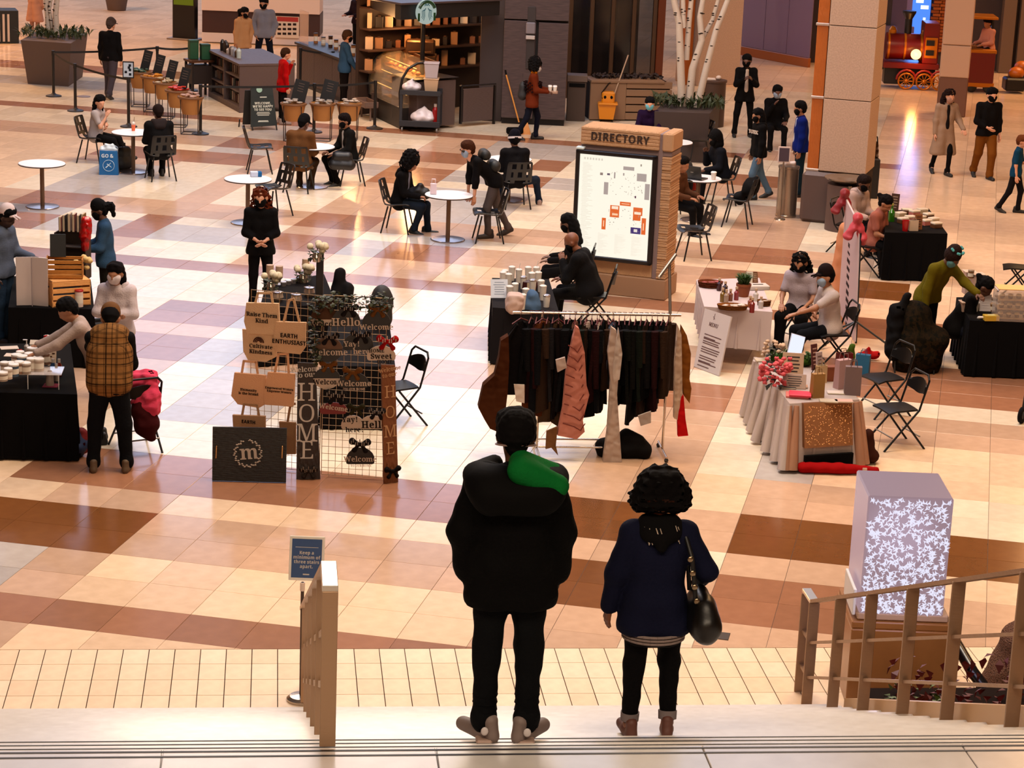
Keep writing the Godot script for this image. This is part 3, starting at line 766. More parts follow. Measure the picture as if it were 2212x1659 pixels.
# one person: o holds pose and clothing; see the defaults below
func person(label: String, at: Vector3, yaw: float, o: Dictionary) -> Node3D:
	var k: float = o.get("h",1.7) / 1.75
	var root = thing("person", label, "person", at, yaw)
	var sit: bool = o.get("sit", false)
	var P := V3(0, o.get("seat",.5 if sit else .93),0)
	if sit: P /= k
	var L: float = deg_to_rad(o.get("lean",8.0 if sit else 2.0)); var S: float = deg_to_rad(o.get("side",.0))
	var sp := V3(sin(S), cos(L) * cos(S), sin(L)).normalized()
	var fz := V3(0,-sin(L), cos(L))
	var ws: float = o.get("w",1.0)     # build of the body
	var N := P + sp * .50
	var hx := deg_to_rad(o.get("hp",8.0)); var hyw := deg_to_rad(o.get("hy",.0))
	var HB := Basis(Vector3.UP, hyw) * Basis(Vector3.RIGHT, hx + L * .5) * Basis(Vector3.BACK, deg_to_rad(o.get("hr",.0)))
	var HC: Vector3 = N + sp * .035 + HB * V3(0,.135,.02)
	var arms := []; var legs := []
	for s in [1,-1]:   # left (+x) first
		var a = o.get("al" if s == 1 else "ar", "d"); a = ARM[a] if a is String else a
		var sh: Vector3 = P + sp * .45 + V3(s * .165 * ws,0,0)
		var tw = Basis(Vector3.RIGHT, L * (.35 if not o.get("armfree", false) else .0))
		var u: Vector3 = (tw * V3(a[0].x * s, a[0].y, a[0].z)).normalized(); var f: Vector3 = (tw * V3(a[1].x * s, a[1].y, a[1].z)).normalized()
		arms.append([sh, sh + u * .29, sh + u * .29 + f * .25, f])
		var g = o.get("ll" if s == 1 else "lr", "t" if sit else "s"); g = LEG[g] if g is String else g
		var hp: Vector3 = P + V3(s * .085,-.02,0)
		var th := V3(g[0].x * s, g[0].y, g[0].z).normalized(); var sn := V3(g[1].x * s, g[1].y, g[1].z).normalized()
		legs.append([hp, hp + th * .43, hp + th * .43 + sn * .41, sn])
	if not sit or o.get("ground", false):
		var low = minf(legs[0][2].y, legs[1][2].y); var dy = V3(0,.085 - low,0)
		P += dy; N += dy; HC += dy
		for q in arms + legs:
			for i in 3: q[i] += dy
	var R = func(a: Vector3, b: Vector3, ra: float, rb: float): return [a.x, a.y, a.z, b.x, b.y, b.z, ra, rb]
	var cell: float = o.get("cell",.0195)
	var skin := M(o.get("skin", C3(.62,.42,.30)),.55)
	var sc := Transform3D(Basis.from_scale(V3(k, k, k)), Vector3.ZERO)
	# body: one skin with head and hands
	var bb = [R.call(N - sp * .06, N + sp * .05,.046,.046), R.call(P, P + sp * .34,.08 * ws,.08 * ws), R.call(arms[0][0], arms[1][0],.04,.04)]
	for q in arms: bb.append(R.call(q[0], q[1],.042,.036)); bb.append(R.call(q[1], q[2],.036,.026))
	for q in legs: bb.append(R.call(q[0], q[1],.07,.05)); bb.append(R.call(q[1], q[2],.05,.036)); bb.append(R.call(q[2], q[2] + V3(0,-.05,.06),.036,.03))
	var mb = Z(); mb.T = sc
	mb.add(sdf(bb,.04,.026))
	mb.add(proto.head, Transform3D(HB, HC))
	var hands = []
	for i in 2:
		var f: Vector3 = arms[i][3]; var s = 1 if i == 0 else -1
		var y = -f; var z = V3(-s,0,.3); z = (z - y * z.dot(y)).normalized()
		if absf(f.z) > .75: z = V3(0,-1,0); z = (z - y * z.dot(y)).normalized()
		var x = y.cross(z) * (1.0 if i == 1 else -1.0)
		var X = Transform3D(Basis(x, y, z), arms[i][2])
		hands.append(X)
		mb.add(proto.grip if o.get("grip", "").contains("lr"[i]) else proto.hand, X)
	part("body", mb, skin, root)
	var at_head = func(nm, key, c, X := Transform3D(), rough := .85):
		var q = part(nm, proto[key] if proto[key] is Mesh else proto["m_" + key], M(c, rough), root)
		q.transform = sc * Transform3D(HB, HC) * X
		return q
	if o.get("eyes", true):
		for s in 2: at_head.call("eye", "eye", C3(.06,.04,.035), Transform3D(Basis(), V3(-.062 * s,0,0)))
	# trousers
	var bw: float = o.get("bw",1.0)
	if o.has("bot"):
		var t = [R.call(P + sp * .09 - V3(.05,0,0), P + sp * .09 + V3(.05,0,0),.088 * ws,.088 * ws), R.call(P + V3(-.06,-.01,-.02), P + V3(.06,-.01,-.02),.105 * ws,.105 * ws)]
		for q in legs:
			var cut: float = o.get("cut",.96)
			t.append(R.call(q[0], q[1],.092 * ws * lerpf(1, bw,.5),.066 * bw)); t.append(R.call(q[1], q[1].lerp(q[2], cut),.064 * bw,.05 * bw))
			if cut > .9: t.append(R.call(q[2] + V3(0,.03,0), q[2] + V3(0,-.0,.01),.052 * bw,.055 * bw))
		if o.has("skirt"):
			for q in legs: t.append(R.call(q[0], q[0].lerp(q[1],.7) + V3(0,-.0,0),.12,.14))
		var tb = Z(); tb.T = sc; tb.add(sdf(t,.035, cell, o.get("wob",.0025),34.0))
		part("trousers", tb, M(o.bot,.85,0, {"bump": "cloth", "bs": .5, "sc": 3.0}), root)
	# jacket, shirt or coat
	if o.has("top"):
		var fat: float = o.get("fat",1.0) * ws; var sl: float = o.get("sl",1.0); var le: float = o.get("len",.06); var ar: float = o.get("arm",1.0) * (1.0 + (fat - 1.0) * .5)
		var t = []
		for s in [-1,1]:
			var X = V3(s,0,0)
			t.append(R.call(P + X * .05, P + sp * .26 + X * .06,.110 * fat,.100 * fat)); t.append(R.call(P + sp * .26 + X * .06, P + sp * .41 + X * .085,.100 * fat,.092 * fat))
			var dn = V3(0,-1,0) if not sit else V3(0,-.35,.5)
			t.append(R.call(P + X * .06, P + X * (.075 + le * .1) + dn * le,.118 * fat, (.12 + le * .05) * fat))
		t.append(R.call(arms[0][0], arms[1][0],.055 * fat,.055 * fat)); t.append(R.call(P + sp * .44, N + sp * .01,.085,.06))
		for q in arms:
			t.append(R.call(q[0], q[0].lerp(q[1], minf(sl * 2.0,1.0)),.066 * ar,.056 * ar))
			if sl > .5: t.append(R.call(q[1], q[1].lerp(q[2], (sl - .5) * 2.0 * .97),.056 * ar,.046 * ar))
		var tb = Z(); tb.T = sc; tb.add(sdf(t,.045, cell, o.get("wob",.003),30.0, P.y - le - .05 if not sit else -99.0))
		part(o.get("tn", "jacket"), tb, M(o.top, o.get("tr",.85),0, {"bump": "cloth", "bs": .5, "sc": 3.0}), root)
	if o.has("open"):   # shirt showing between the fronts
		var b = Z(); b.T = sc
		b.add(sdf([R.call(P + sp * .05 + fz * .088 * o.get("fat",1.0), P + sp * .46 + fz * .06,.05,.045)],.02,.02)); part("shirt", b, M(o.open,.8), root)
	for i in 2:
		if not o.has("shoe"): break
		var q = legs[i]; var s = part("shoe", proto.m_shoe, M(o.shoe,.6), root)
		var tilt = clampf(atan2(-q[3].z,-q[3].y),-.9,.9) if (q[2].y > .1 or sit) else .0
		var yw = (1 if i == 0 else -1) * deg_to_rad(o.get("toe",8.0))
		s.transform = sc * Transform3D(Basis(Vector3.UP, yw) * Basis(Vector3.RIGHT, tilt * .8), q[2] + V3(0,-.075,.0))
	if o.has("hair"): at_head.call("hair", o.hair[0], o.hair[1])
	if o.has("mask"): at_head.call("mask", "mask", o.mask)
	if o.has("hat"):
		var X = Transform3D(Basis(Vector3.UP, PI), V3(0,0,-.02)) if o.hat[0] == "capb" else Transform3D()
		at_head.call("cap" if o.hat[0].begins_with("cap") else "beanie", "cap" if o.hat[0] == "capb" else o.hat[0], o.hat[1], X)
	if o.has("hood"): 
		var q = at_head.call("hood", "hoodback" if not o.get("hoodup", false) else "hood", o.hood)
		if not o.get("hoodup", false): q.transform = sc * Transform3D(Basis(Vector3.RIGHT, L * .5), N + V3(0,.02,-.02))
	root.set_meta("pts", [k, P, N, HC, HB, arms, legs, hands, sc])
	return root

# a thing held by or lying on a person, in that person's own frame
func on(p: Node3D, q: Vector3) -> Vector3: return p.transform * q
func hand_at(p: Node3D, i: int) -> Vector3: return p.transform * (p.get_meta("pts")[8] * (p.get_meta("pts")[7][i] * V3(0,-.08,.03)))

const SK := [Color(.78,.56,.44), Color(.60,.40,.28), Color(.36,.22,.15), Color(.22,.13,.09)]
const BK := Color(.035,.028,.03)
const NV := Color(.06,.07,.12)
const JN := Color(.12,.15,.21)


# ---------------------------------------------------------------- tables and chairs
func bistro(label: String, at: Vector3) -> Node3D:
	var o = thing("bistro_table", label, "table", at,0, "round white cafe tables")
	if not proto.has("bt"):
		var b = Z(); b.lathe([Vector2(0,.708), Vector2(.375,.708), Vector2(.383,.716), Vector2(.383,.726), Vector2(.378,.732), Vector2(0,.732)],36); proto.bt = b.mesh()
		b = Z(); b.lathe([Vector2(0,.705), Vector2(.380,.705), Vector2(.386,.710), Vector2(.386,.722), Vector2(.380,.722)],36); proto.be = b.mesh()
		b = Z(); b.tube(V3(0,.03,0), V3(0,.705,0),.036,.036,14); proto.bp = b.mesh()
		b = Z(); b.lathe([Vector2(0,0), Vector2(.275,0), Vector2(.275,.012), Vector2(.268,.018), Vector2(.08,.03), Vector2(0,.032)],32); proto.bb = b.mesh()
	part("tabletop", proto.bt, M(C3(.90,.88,.88),.3), o); part("edge_band", proto.be, M(C3(.2,.15,.12),.5), o)
	part("pole", proto.bp, M(C3(.42,.33,.26),.35,.6), o); part("base", proto.bb, M(C3(.62,.56,.54),.22,.9), o)
	return o

func chair_proto():
	var o = Node3D.new()
	var prof = [Vector2(.235,.425), Vector2(.225,.445), Vector2(.17,.452), Vector2(.10,.447), Vector2(.03,.440), Vector2(-.04,.434), Vector2(-.11,.432), Vector2(-.165,.440), Vector2(-.200,.468), Vector2(-.222,.51), Vector2(-.238,.56), Vector2(-.252,.61), Vector2(-.266,.66), Vector2(-.280,.71), Vector2(-.294,.76), Vector2(-.306,.805), Vector2(-.312,.835)]
	var w = 13; var pts = []; var open = PackedByteArray()
	for j in prof.size():
		for i in w:
			var u = i / 6.0 - 1.0
			var wd = lerpf(.235,.215, clampf((j - 7) / 9.0,0,1)) * (.93 if j in [0,16] else 1.0)
			var curl = pow(absf(u),3) * .045
			pts.append(V3(u * wd, prof[j].y + (curl if j < 8 else .0), prof[j].x + (curl if j >= 8 else .0)))
	var pat = [[1,2,5,8,9], [2,4,5,8,10], [1,3,6,7,10], [2,5,6,9]]
	for j in prof.size() - 1:
		for i in w - 1:
			var hole = 0
			if j > 1 and j < 15 and j != 7 and i > 0 and i < 11 and (j % 3 != 0) and i in pat[int(j / 3.0) % 4]: hole = 1
			if j in [5,6,7,8] and i in [4,5,6,7]: hole = 1
			open.append(hole)
	var b = Z(); b.sheet(pts, w,.012, open)
	part("shell", b, M(BK,.45), o)
	for s in [[1,1], [-1,1], [1,-1], [-1,-1]]:
		b = Z(); b.tube(V3(s[0] * .16,.435, s[1] * .13), V3(s[0] * .225,0, s[1] * .225),.014,.013,7); part("leg", b, M(BK,.4), o)
	return o

func folding_proto():
	var o = Node3D.new(); var m = M(C3(.03,.026,.026),.42,0, {"spec": .35})
	var seat = []; for j in 5:
		for i in 6: seat.append(V3((i / 5.0 - .5) * .39 * (1.0 - .04 * j),.445 + .012 * cos((i / 5.0 - .5) * 2.5) + (-.02 if j == 0 else .0),.2 - j * .095))
	var b = Z(); b.sheet(seat,6,.02); part("seat", b, m, o)
	var back = []; for j in 4:
		for i in 8:
			var u = i / 7.0 - .5
			back.append(V3(u * .40,.60 + j * .062 - (absf(u) * absf(u) * .25 if j == 3 else (.0 if j else -absf(u) * .1)),-.235 - j * .012 - .06 * cos(u * 3.0) + .03))
	b = Z(); b.sheet(back,8,.012); part("backrest", b, m, o)
	for s in [1,-1]:
		b = Z(); b.path([V3(s * .205,.80,-.27), V3(s * .21,.46,-.17), V3(s * .215,0,.24)],.0125,7); part("front_leg", b, m, o)
		b = Z(); b.path([V3(s * .19,.44,.08), V3(s * .205,0,-.28)],.0125,7); part("rear_leg", b, m, o)
	for z in [-.21,.14]: b = Z(); b.tube(V3(-.2,.15, z), V3(.2,.15, z),.009); part("stretcher", b, M(C3(.5,.48,.45),.3,.9), o)
	b = Z(); b.path([V3(-.2,.8,-.27), V3(-.15,.85,-.285), V3(.15,.85,-.285), V3(.2,.8,-.27)],.0125,7); part("top_bar", b, m, o)
	return o

func seat_at(kind: String, label: String, at: Vector3, yaw: float, group := "") -> Node3D:
	if not proto.has("ch"): proto.ch = chair_proto(); proto.fo = folding_proto()
	var o = (proto.ch if kind == "c" else proto.fo).duplicate()
	o.name = numbered("cafe_chair" if kind == "c" else "folding_chair"); add_child(o); o.position = at; o.rotation.y = deg_to_rad(yaw)
	tag(o, label, "chair", group if group else ("black perforated cafe chairs" if kind == "c" else "black metal folding chairs"))
	return o

func tables_chairs():
	bistro("empty round white cafe table standing alone at the far left", G(92,447))
	bistro("round white cafe table with an iced drink, seated pair either side", G(288,372))
	bistro("empty round white cafe table with a small blue box on it", G(535,482))
	bistro("round white cafe table in front of the man in the tan coat", G(675,404))
	bistro("round white cafe table with a pale carrier bag on it", G(967,518))
	bistro("round cafe table mostly hidden behind the man in the beanie", G(1098,432))
	bistro("round cafe table carrying an open black laptop", G(1504,476))
	var q = G(1452,306,.73); q.y = 0
	bistro("white cafe table half hidden behind the right of the directory", q)
	seat_at("c", "black perforated chair under the woman with the blue bag", G(200,350),80)
	seat_at("c", "black perforated chair under the man in black by the iced drink", G(347,388),205)
	seat_at("c", "empty black perforated chair facing right behind the blue box table", G(560,372),100)
	seat_at("c", "black perforated chair under the man in the tan coat", G(645,413),172)
	seat_at("c", "empty black perforated chair pulled up beside the blue box table", G(592,464),-50)
	seat_at("c", "black perforated chair under the woman with the black handbag", G(757,398),-75)
	seat_at("c", "black perforated chair under the curly haired woman with a phone", G(858,500),82)
	seat_at("c", "black perforated chair that the young man leans on", G(1054,521),-82)
	seat_at("c", "black perforated chair under the man in the beanie", G(1112,448),195)
	seat_at("c", "empty black perforated chair just right of the directory", G(1497,558),-75)
	seat_at("c", "black perforated chair under the person at the laptop", G(1556,440),-80)
	seat_at("c", "black perforated chair with a black backpack hung on it", G(1592,488),-105)
	seat_at("c", "black perforated chair in shadow by the birch planter", G(1502,352),-70)
	seat_at("c", "black perforated chair holding the orange backpack behind the directory", G(1462,470),120)
	seat_at("f", "black folding chair nearest the lit pedestal, empty", G(1930,962),-70)
	seat_at("f", "black folding chair behind the nearest empty one", G(1903,893),-65)
	seat_at("f", "black folding chair behind the grid panel of wooden signs", G(858,915),-60)
	seat_at("f", "black folding chair at the far right cake table", G(2190,640),-100)
	seat_at("f", "black folding chair under the man in the white tee shirt", G(1792,792),-80)
	seat_at("f", "black folding chair under the woman in the white shirt", G(1728,745),-50)
	seat_at("f", "black folding chair with a pink coat over its back", G(292,968),-150)
	seat_at("f", "black folding chair under the bald man in black", G(1280,706),-95)
	seat_at("f", "black folding chair under the woman behind the bald man", G(1236,655),-95)
	seat_at("f", "black folding chair under the person in the white hoodie", G(1830,545),60)
	seat_at("f", "black folding chair under the woman in the pink top", G(1872,592),70)
	# things on and by the tables
	var p = G(1138.0 / 3.95,1115.0 / 3.95,.735)
	var o = thing("iced_drink", "orange iced drink in a clear cup with a straw", "drink", p)
	var b = Z(); b.lathe([Vector2(0,0), Vector2(.03,0), Vector2(.04,.11), Vector2(0,.11)],14); part("drink", b, M(C3(.85,.38,.2),.2), o)
	b = Z(); b.lathe([Vector2(.04,.11), Vector2(.043,.14), Vector2(.02,.165), Vector2(0,.165)],14); part("lid", b, M(C3(.9,.85,.8),.2,0, {"a": .5}), o)
	b = Z(); b.tube(V3(0,.1,0), V3(.02,.25,0),.004); part("straw", b, M(C3(.2,.1,.08)), o)
	o = thing("tissue_box", "small white and blue box on the empty cafe table", "box", G(553,381,.735),15)
	b = Z(); b.box(V3(-.03,.04,0), V3(.12,.08,.1),.004); part("box", b, M(C3(.75,.78,.85)), o)
	b = Z(); b.box(V3(.055,.04,0), V3(.07,.078,.1),.004); part("sleeve", b, M(C3(.12,.35,.55)), o)
	o = thing("carrier_bag", "small translucent pinkish carrier bag on the cafe table", "bag", G(936,419,.735))
	b = Z(); b.box(V3(0,.085,0), V3(.10,.17,.06),.006); part("bag", b, M(C3(.86,.78,.80),.4), o)
	for s in [-1,1]:
		b = Z(); b.path([V3(-.03,.17, s * .02), V3(-.028,.24, s * .02), V3(.028,.24, s * .02), V3(.03,.17, s * .02)],.004,5); part("handle", b, M(C3(.86,.80,.82),.4), o)
	o = thing("shopping_bag", "bright blue shopping bag on the floor by the seated woman", "bag", G(236,376),5)
	b = Z(); b.hexa([V3(-.17,0,.1), V3(.17,0,.1), V3(.17,0,-.1), V3(-.17,0,-.1)], [V3(-.16,.43,.09), V3(.15,.43,.09), V3(.15,.43,-.08), V3(-.16,.43,-.08)]); part("bag", b, M(C3(.03,.38,.62),.6), o)
	b = Z(); b.add(sdf([[-.1,.43,0,.1,.44,0,.07,.07], [-.05,.5,0,.05,.5,.02,.05,.05]],.04,.02,.012,50.0)); part("tissue", b, M(C3(.8,.85,.88)), o)
	b = MB.new()
	for i in 24: b.tube(V3(cos(TAU * i / 24) * .1,.17 + sin(TAU * i / 24) * .1,.101), V3(cos(TAU * (i + 1) / 24) * .1,.17 + sin(TAU * (i + 1) / 24) * .1,.101),.004,.004,4)
	b.tube(V3(-.05,.13,.1), V3(.04,.22,.1),.012,.005,5); b.tube(V3(-.03,.2,.1), V3(.05,.14,.1),.008,.004,5); part("round_emblem", b, M(C3(.75,.85,.9)), o)
	lettering("GO &",.09, M(C3(.85,.9,.92)), o, Transform3D(Basis(), V3(-.02,.345,.1)), "Droid Sans",800)
	o = thing("backpack", "black backpack on the floor beside the first seated woman", "bag", G(268,366),60)
	b = Z(); b.add(sdf([[-.1,.12,0,.1,.12,0,.12,.12], [-.08,.32,-.02,.08,.32,-.02,.1,.1]],.06,.025,.004,30.0)); part("bag", b, M(BK,.7), o)
	b = Z(); b.path([V3(-.04,.4,0), V3(-.03,.48,0), V3(.03,.48,0), V3(.04,.4,0)],.008); part("handle", b, M(BK,.7), o)
	# laptop
	o = thing("laptop", "open black laptop on the cafe table seen from behind", "laptop", G(1503,386,.735),150)
	b = Z(); b.box(V3(0,.01,0), V3(.34,.02,.24),.004); part("base", b, M(BK,.4), o)
	b = Z(); b.T = Transform3D(Basis(Vector3.RIGHT,-.3), V3(0,.02,-.12)); b.box(V3(0,.115,0), V3(.34,.23,.012),.004); part("lid", b, M(BK,.4), o)
	b = Z(); b.T = Transform3D(Basis(Vector3.RIGHT,-.3), V3(0,.02,-.12)); b.box(V3(0,.12,-.008), V3(.05,.012,.002)); part("badge", b, M(C3(.6,.6,.6),.3,.8), o)
	paper_cup(G(1541,388,.735), "paper coffee cup with white lid beside the laptop",1.15)
	o = thing("phone", "black phone lying on the laptop table", "phone", G(1488,391,.735),20)
	b = Z(); b.box(V3(0,.006,0), V3(.08,.012,.15),.004); part("case", b, M(BK,.3), o)
	# bags hanging on chairs
	o = thing("backpack", "black backpack hung over the chair near the steel bin", "bag", G(1598,483),-105)
	b = Z(); b.add(sdf([[-.12,.62,-.15,.12,.62,-.15,.13,.13], [-.13,.45,.02,.13,.45,.02,.1,.1], [0,.75,-.22,0,.7,-.15,.08,.1]],.08,.026,.012,26.0)); part("bag", b, M(BK,.8), o)
	o = thing("backpack", "orange and black backpack beside the directory", "bag", G(1474,466),20)
	b = Z(); b.add(sdf([[0,.5,0,0,.85,0,.17,.13]],.05,.026)); part("bag", b, M(C3(.07,.06,.07),.7), o)
	b = Z(); b.add(sdf([[.1,.48,.02,.1,.78,.0,.12,.06]],.05,.024)); part("pocket", b, M(C3(.75,.16,.04),.6), o)

func paper_cup(at: Vector3, label: String, s := 1.0, group := "") -> Node3D:
	var o = thing("paper_cup", label, "cup", at,0, group)
	var b = Z(); b.lathe([Vector2(0,0), Vector2(.03 * s,0), Vector2(.041 * s,.10 * s), Vector2(0,.10 * s)],12); part("cup", b, M(C3(.86,.82,.77),.5), o)
	b = Z(); b.lathe([Vector2(.044 * s,.10 * s), Vector2(.044 * s,.108 * s), Vector2(.036 * s,.12 * s), Vector2(0,.12 * s)],12); part("lid", b, M(C3(.92,.9,.88),.4), o)
	return o

# ---------------------------------------------------------------- directory
func directory():
	var a = G(1303,634); var c = G(1447,650)
	var P = Pl.new(self, a, c)
	var o = thing("directory", "tall stone directory sign with a lit mall map in the middle of the hall", "sign"); 
	o.transform = P.xf()
	var sand = M(C3(.72,.56,.42),.8,0, {"bump": "stone", "bs": .6, "sc": V3(1,6,1)}); var grey = M(C3(.46,.38,.38),.6)
	var box = func(nm, px, z0, z1, m, bev := .01):
		var q0 = P.p(px[0], px[3]); var q1 = P.p(px[2], px[1])
		var b = Z(); b.box(V3((q0.x + q1.x) / 2, (q0.y + q1.y) / 2, (z0 + z1) / 2), V3(absf(q1.x - q0.x), absf(q1.y - q0.y), absf(z1 - z0)), bev)
		return part(nm, b, m, o)
	var L: float = P.p(1243,500).x; var Rr: float = P.p(1443,500).x; var Rc: float = P.p(1416,500).x
	var top: float = P.p(1350,279).y
	var bx = func(nm, x0, x1, y0, y1, z0, z1, m, bev := .01):
		var b = Z(); b.box(V3((x0 + x1) / 2, (y0 + y1) / 2, (z0 + z1) / 2), V3(x1 - x0, y1 - y0, z1 - z0), bev)
		return part(nm, b, m, o)
	bx.call("plinth", L + .02, Rr + .02,0,.30,-.62,.04, M(C3(.58,.44,.33),.7),.015)
	bx.call("core", L + .05, Rr - .02,.30, top - .03,-.55,-.02, sand)
	bx.call("lower_panel", L + .05, Rc,.30,.55,-.03,.0, sand)
	bx.call("header", L + .03, Rc + .0, top - .26, top,-.5,.06, sand,.02)
	bx.call("header_cap", Rc + .04, Rr + .02, top - .26, top - .0,-.5,.06, sand,.02)
	bx.call("grey_reveal", L + .03, Rr, top - .34, top - .26,-.48,.02, grey)
	bx.call("grey_reveal", Rc - .02, Rc + .06,.30, top - .02,-.48,.025, grey)
	var y = .31; var i = 0
	while y < top - .36:   # split-face courses of the right pillar
		var hh = .028 + hsh(i,9) * .014
		bx.call("stone_course", Rc + .05, Rr + hsh(i,3) * .012, y, y + hh,-.5,.025 + hsh(i,5) * .025, sand,.006); y += hh + .003; i += 1
	for k in 5: bx.call("header_course", L + .04, Rc, top - .25 + k * .05, top - .205 + k * .05,.05,.066 + hsh(k,4) * .01, sand,.008)
	lettering("DIRECTORY",.16, M(C3(.16,.08,.04),.6), o, Transform3D(Basis(), V3((L + Rc) / 2 + .02, top - .125,.082)), "Droid Sans",700)
	# lit map case
	var x0 = L - .02; var x1 = Rc - .02; var y0 = .50; var y1 = top - .33
	var w: float = x1 - x0; var h: float = y1 - y0
	var fr = M(C3(.09,.055,.05),.4)
	bx.call("case", x0, x1, y0, y1,-.04,.06, fr)
	for q in [[x0, x1, y1 - .06, y1], [x0, x1, y0, y0 + .06], [x0, x0 + .06, y0, y1], [x1 - .06, x1, y0, y1]]: bx.call("frame_rail", q[0], q[1], q[2], q[3],.06,.10, fr)
	bx.call("glass_cap", L - .02, L + .1, top - .33, top - .29,.0,.1, M(C3(.8,.85,.85),.2))
	var img := Image.create(512,720, false, Image.FORMAT_RGB8); img.fill(C3(1,.97,.90))
	var gy = C3(.66,.60,.58); var org = C3(.88,.38,.12)
	var R = func(px0, py0, px1, py1, cc):   # in thousandths of the panel, as read from the photo
		img.fill_rect(Rect2i(int(px0 * .512), int(py0 * .72), maxi(1, int((px1 - px0) * .512)), maxi(1, int((py1 - py0) * .72))), cc)
	for q in [[600,95,750,130], [790,150,920,225], [350,265,410,385], [905,245,970,400], [480,160,500,220], [600,160,620,185]]: R.call(q[0], q[1], q[2], q[3], gy)
	for q in [[580,440,730,478], [450,482,575,600], [765,482,890,560], [765,560,870,610], [345,615,400,730], [885,580,945,742]]: R.call(q[0], q[1], q[2], q[3], org)
	R.call(470,490,560,520, C3(1,.9,.8)); R.call(780,525,870,550, C3(1,.9,.8)); R.call(480,560,560,580, C3(1,.8,.65)); R.call(600,455,710,462, C3(1,.8,.65)); R.call(365,640,380,700, C3(1,.8,.65)); R.call(905,630,920,700, C3(1,.8,.65))
	R.call(742,680,880,742, C3(.20,.12,.42)); R.call(785,695,835,725, C3(.9,.85,.8)); R.call(775,372,795,395, C3(.35,.2,.3))
	for q in 90:   # small shop marks
		var mx = 420 + hsh(q,1) * 470; var my = (150 if q % 2 else 500) + hsh(q,2) * 230
		R.call(mx, my, mx + 4 + hsh(q,3) * 12, my + 3 + hsh(q,4) * 8, C3(.55,.48,.45).lerp(C3(1,.97,.9), hsh(q,5) * .5))
	for q in 62: R.call(45 + (hsh(q,11) * 12),90 + q * 13.5,45 + 60 + hsh(q,12) * 110,93 + q * 13.5, C3(.85,.80,.73))
	for cc in 3:
		for q in 30: R.call(300 + cc * 230,765 + q * 6.6,330 + cc * 230 + hsh(q, cc) * 130,767 + q * 6.6, C3(.88,.83,.76))
	for q in [[45,40,330,70]]: pass
	for k in 22: R.call(50 + k * 13,40,58 + k * 13,62, C3(.78,.74,.69)) if k % 3 else 0
	R.call(830,60,850,82, C3(.6,.55,.5)); R.call(290,175,330,200, C3(.55,.48,.45)); R.call(385,175,425,195, C3(.4,.35,.4))
	var tx := ImageTexture.create_from_image(img)
	var b = MB.new()
	var c4 = [V3(x0 + .05, y0 + .05,.062), V3(x1 - .05, y0 + .05,.062), V3(x1 - .05, y1 - .05,.062), V3(x0 + .05, y1 - .05,.062)]
	for q in 4: b.v.append(c4[q]); b.n.append(Vector3.BACK); b.uv.append([Vector2(0,1), Vector2(1,1), Vector2(1,0), Vector2(0,0)][q])
	b.tri_i(0,1,2); b.tri_i(0,2,3)
	part("map_screen", b, glow(C3(1,1,1),2.0, tx), o, "backlit mall map")
	var l := AreaLight3D.new(); l.name = "map_light"; l.area_size = Vector2(w - .1, h - .1); l.light_color = C3(1,.95,.86); l.light_energy = 1.5; l.shadow_enabled = true; l.area_range = 30; l.area_attenuation = 2.0
	l.transform = P.xf() * Transform3D(Basis(Vector3.UP, PI), V3((x0 + x1) / 2, (y0 + y1) / 2,.11)); add_child(l)


# ---------------------------------------------------------------- clothes rack and the cup table behind it
func cloth_table(nm: String, label: String, px: Array, h: float, m: Material, drop := .02, flare := .02) -> Node3D:
	# px: four corners of the table top in the picture (left far, right far, right near, left near)
	var q := []; var c := Vector3.ZERO
	for i in 4: q.append(G(px[i * 2], px[i * 2 + 1], h)); c += q[i] / 4.0
	c.y = 0
	var o = thing(nm, label, "table", c)
	var lo := []; var hi := []
	for i in 4:
		var d = q[i] - c; d.y = 0
		hi.append(q[i] - c); lo.append(d * (1.0 + flare) + V3(0, drop,0))
	var b = Z(); b.hexa(lo, hi)
	part("tablecloth", b, m, o)
	b = MB.new()   # soft folds at the hem of each side
	for i in 4:
		var a: Vector3 = lo[i]; var e: Vector3 = lo[(i + 1) % 4]; var n = int((e - a).length() / .22)
		for k in n:
			var p = a.lerp(e, (k + .5) / n); var up = hi[i].lerp(hi[(i + 1) % 4], (k + .5) / n)
			b.tube(p, p.lerp(up,.8),.028,.004,6)
	part("fold", b, m, o).set_meta("kind", "stuff")
	return o

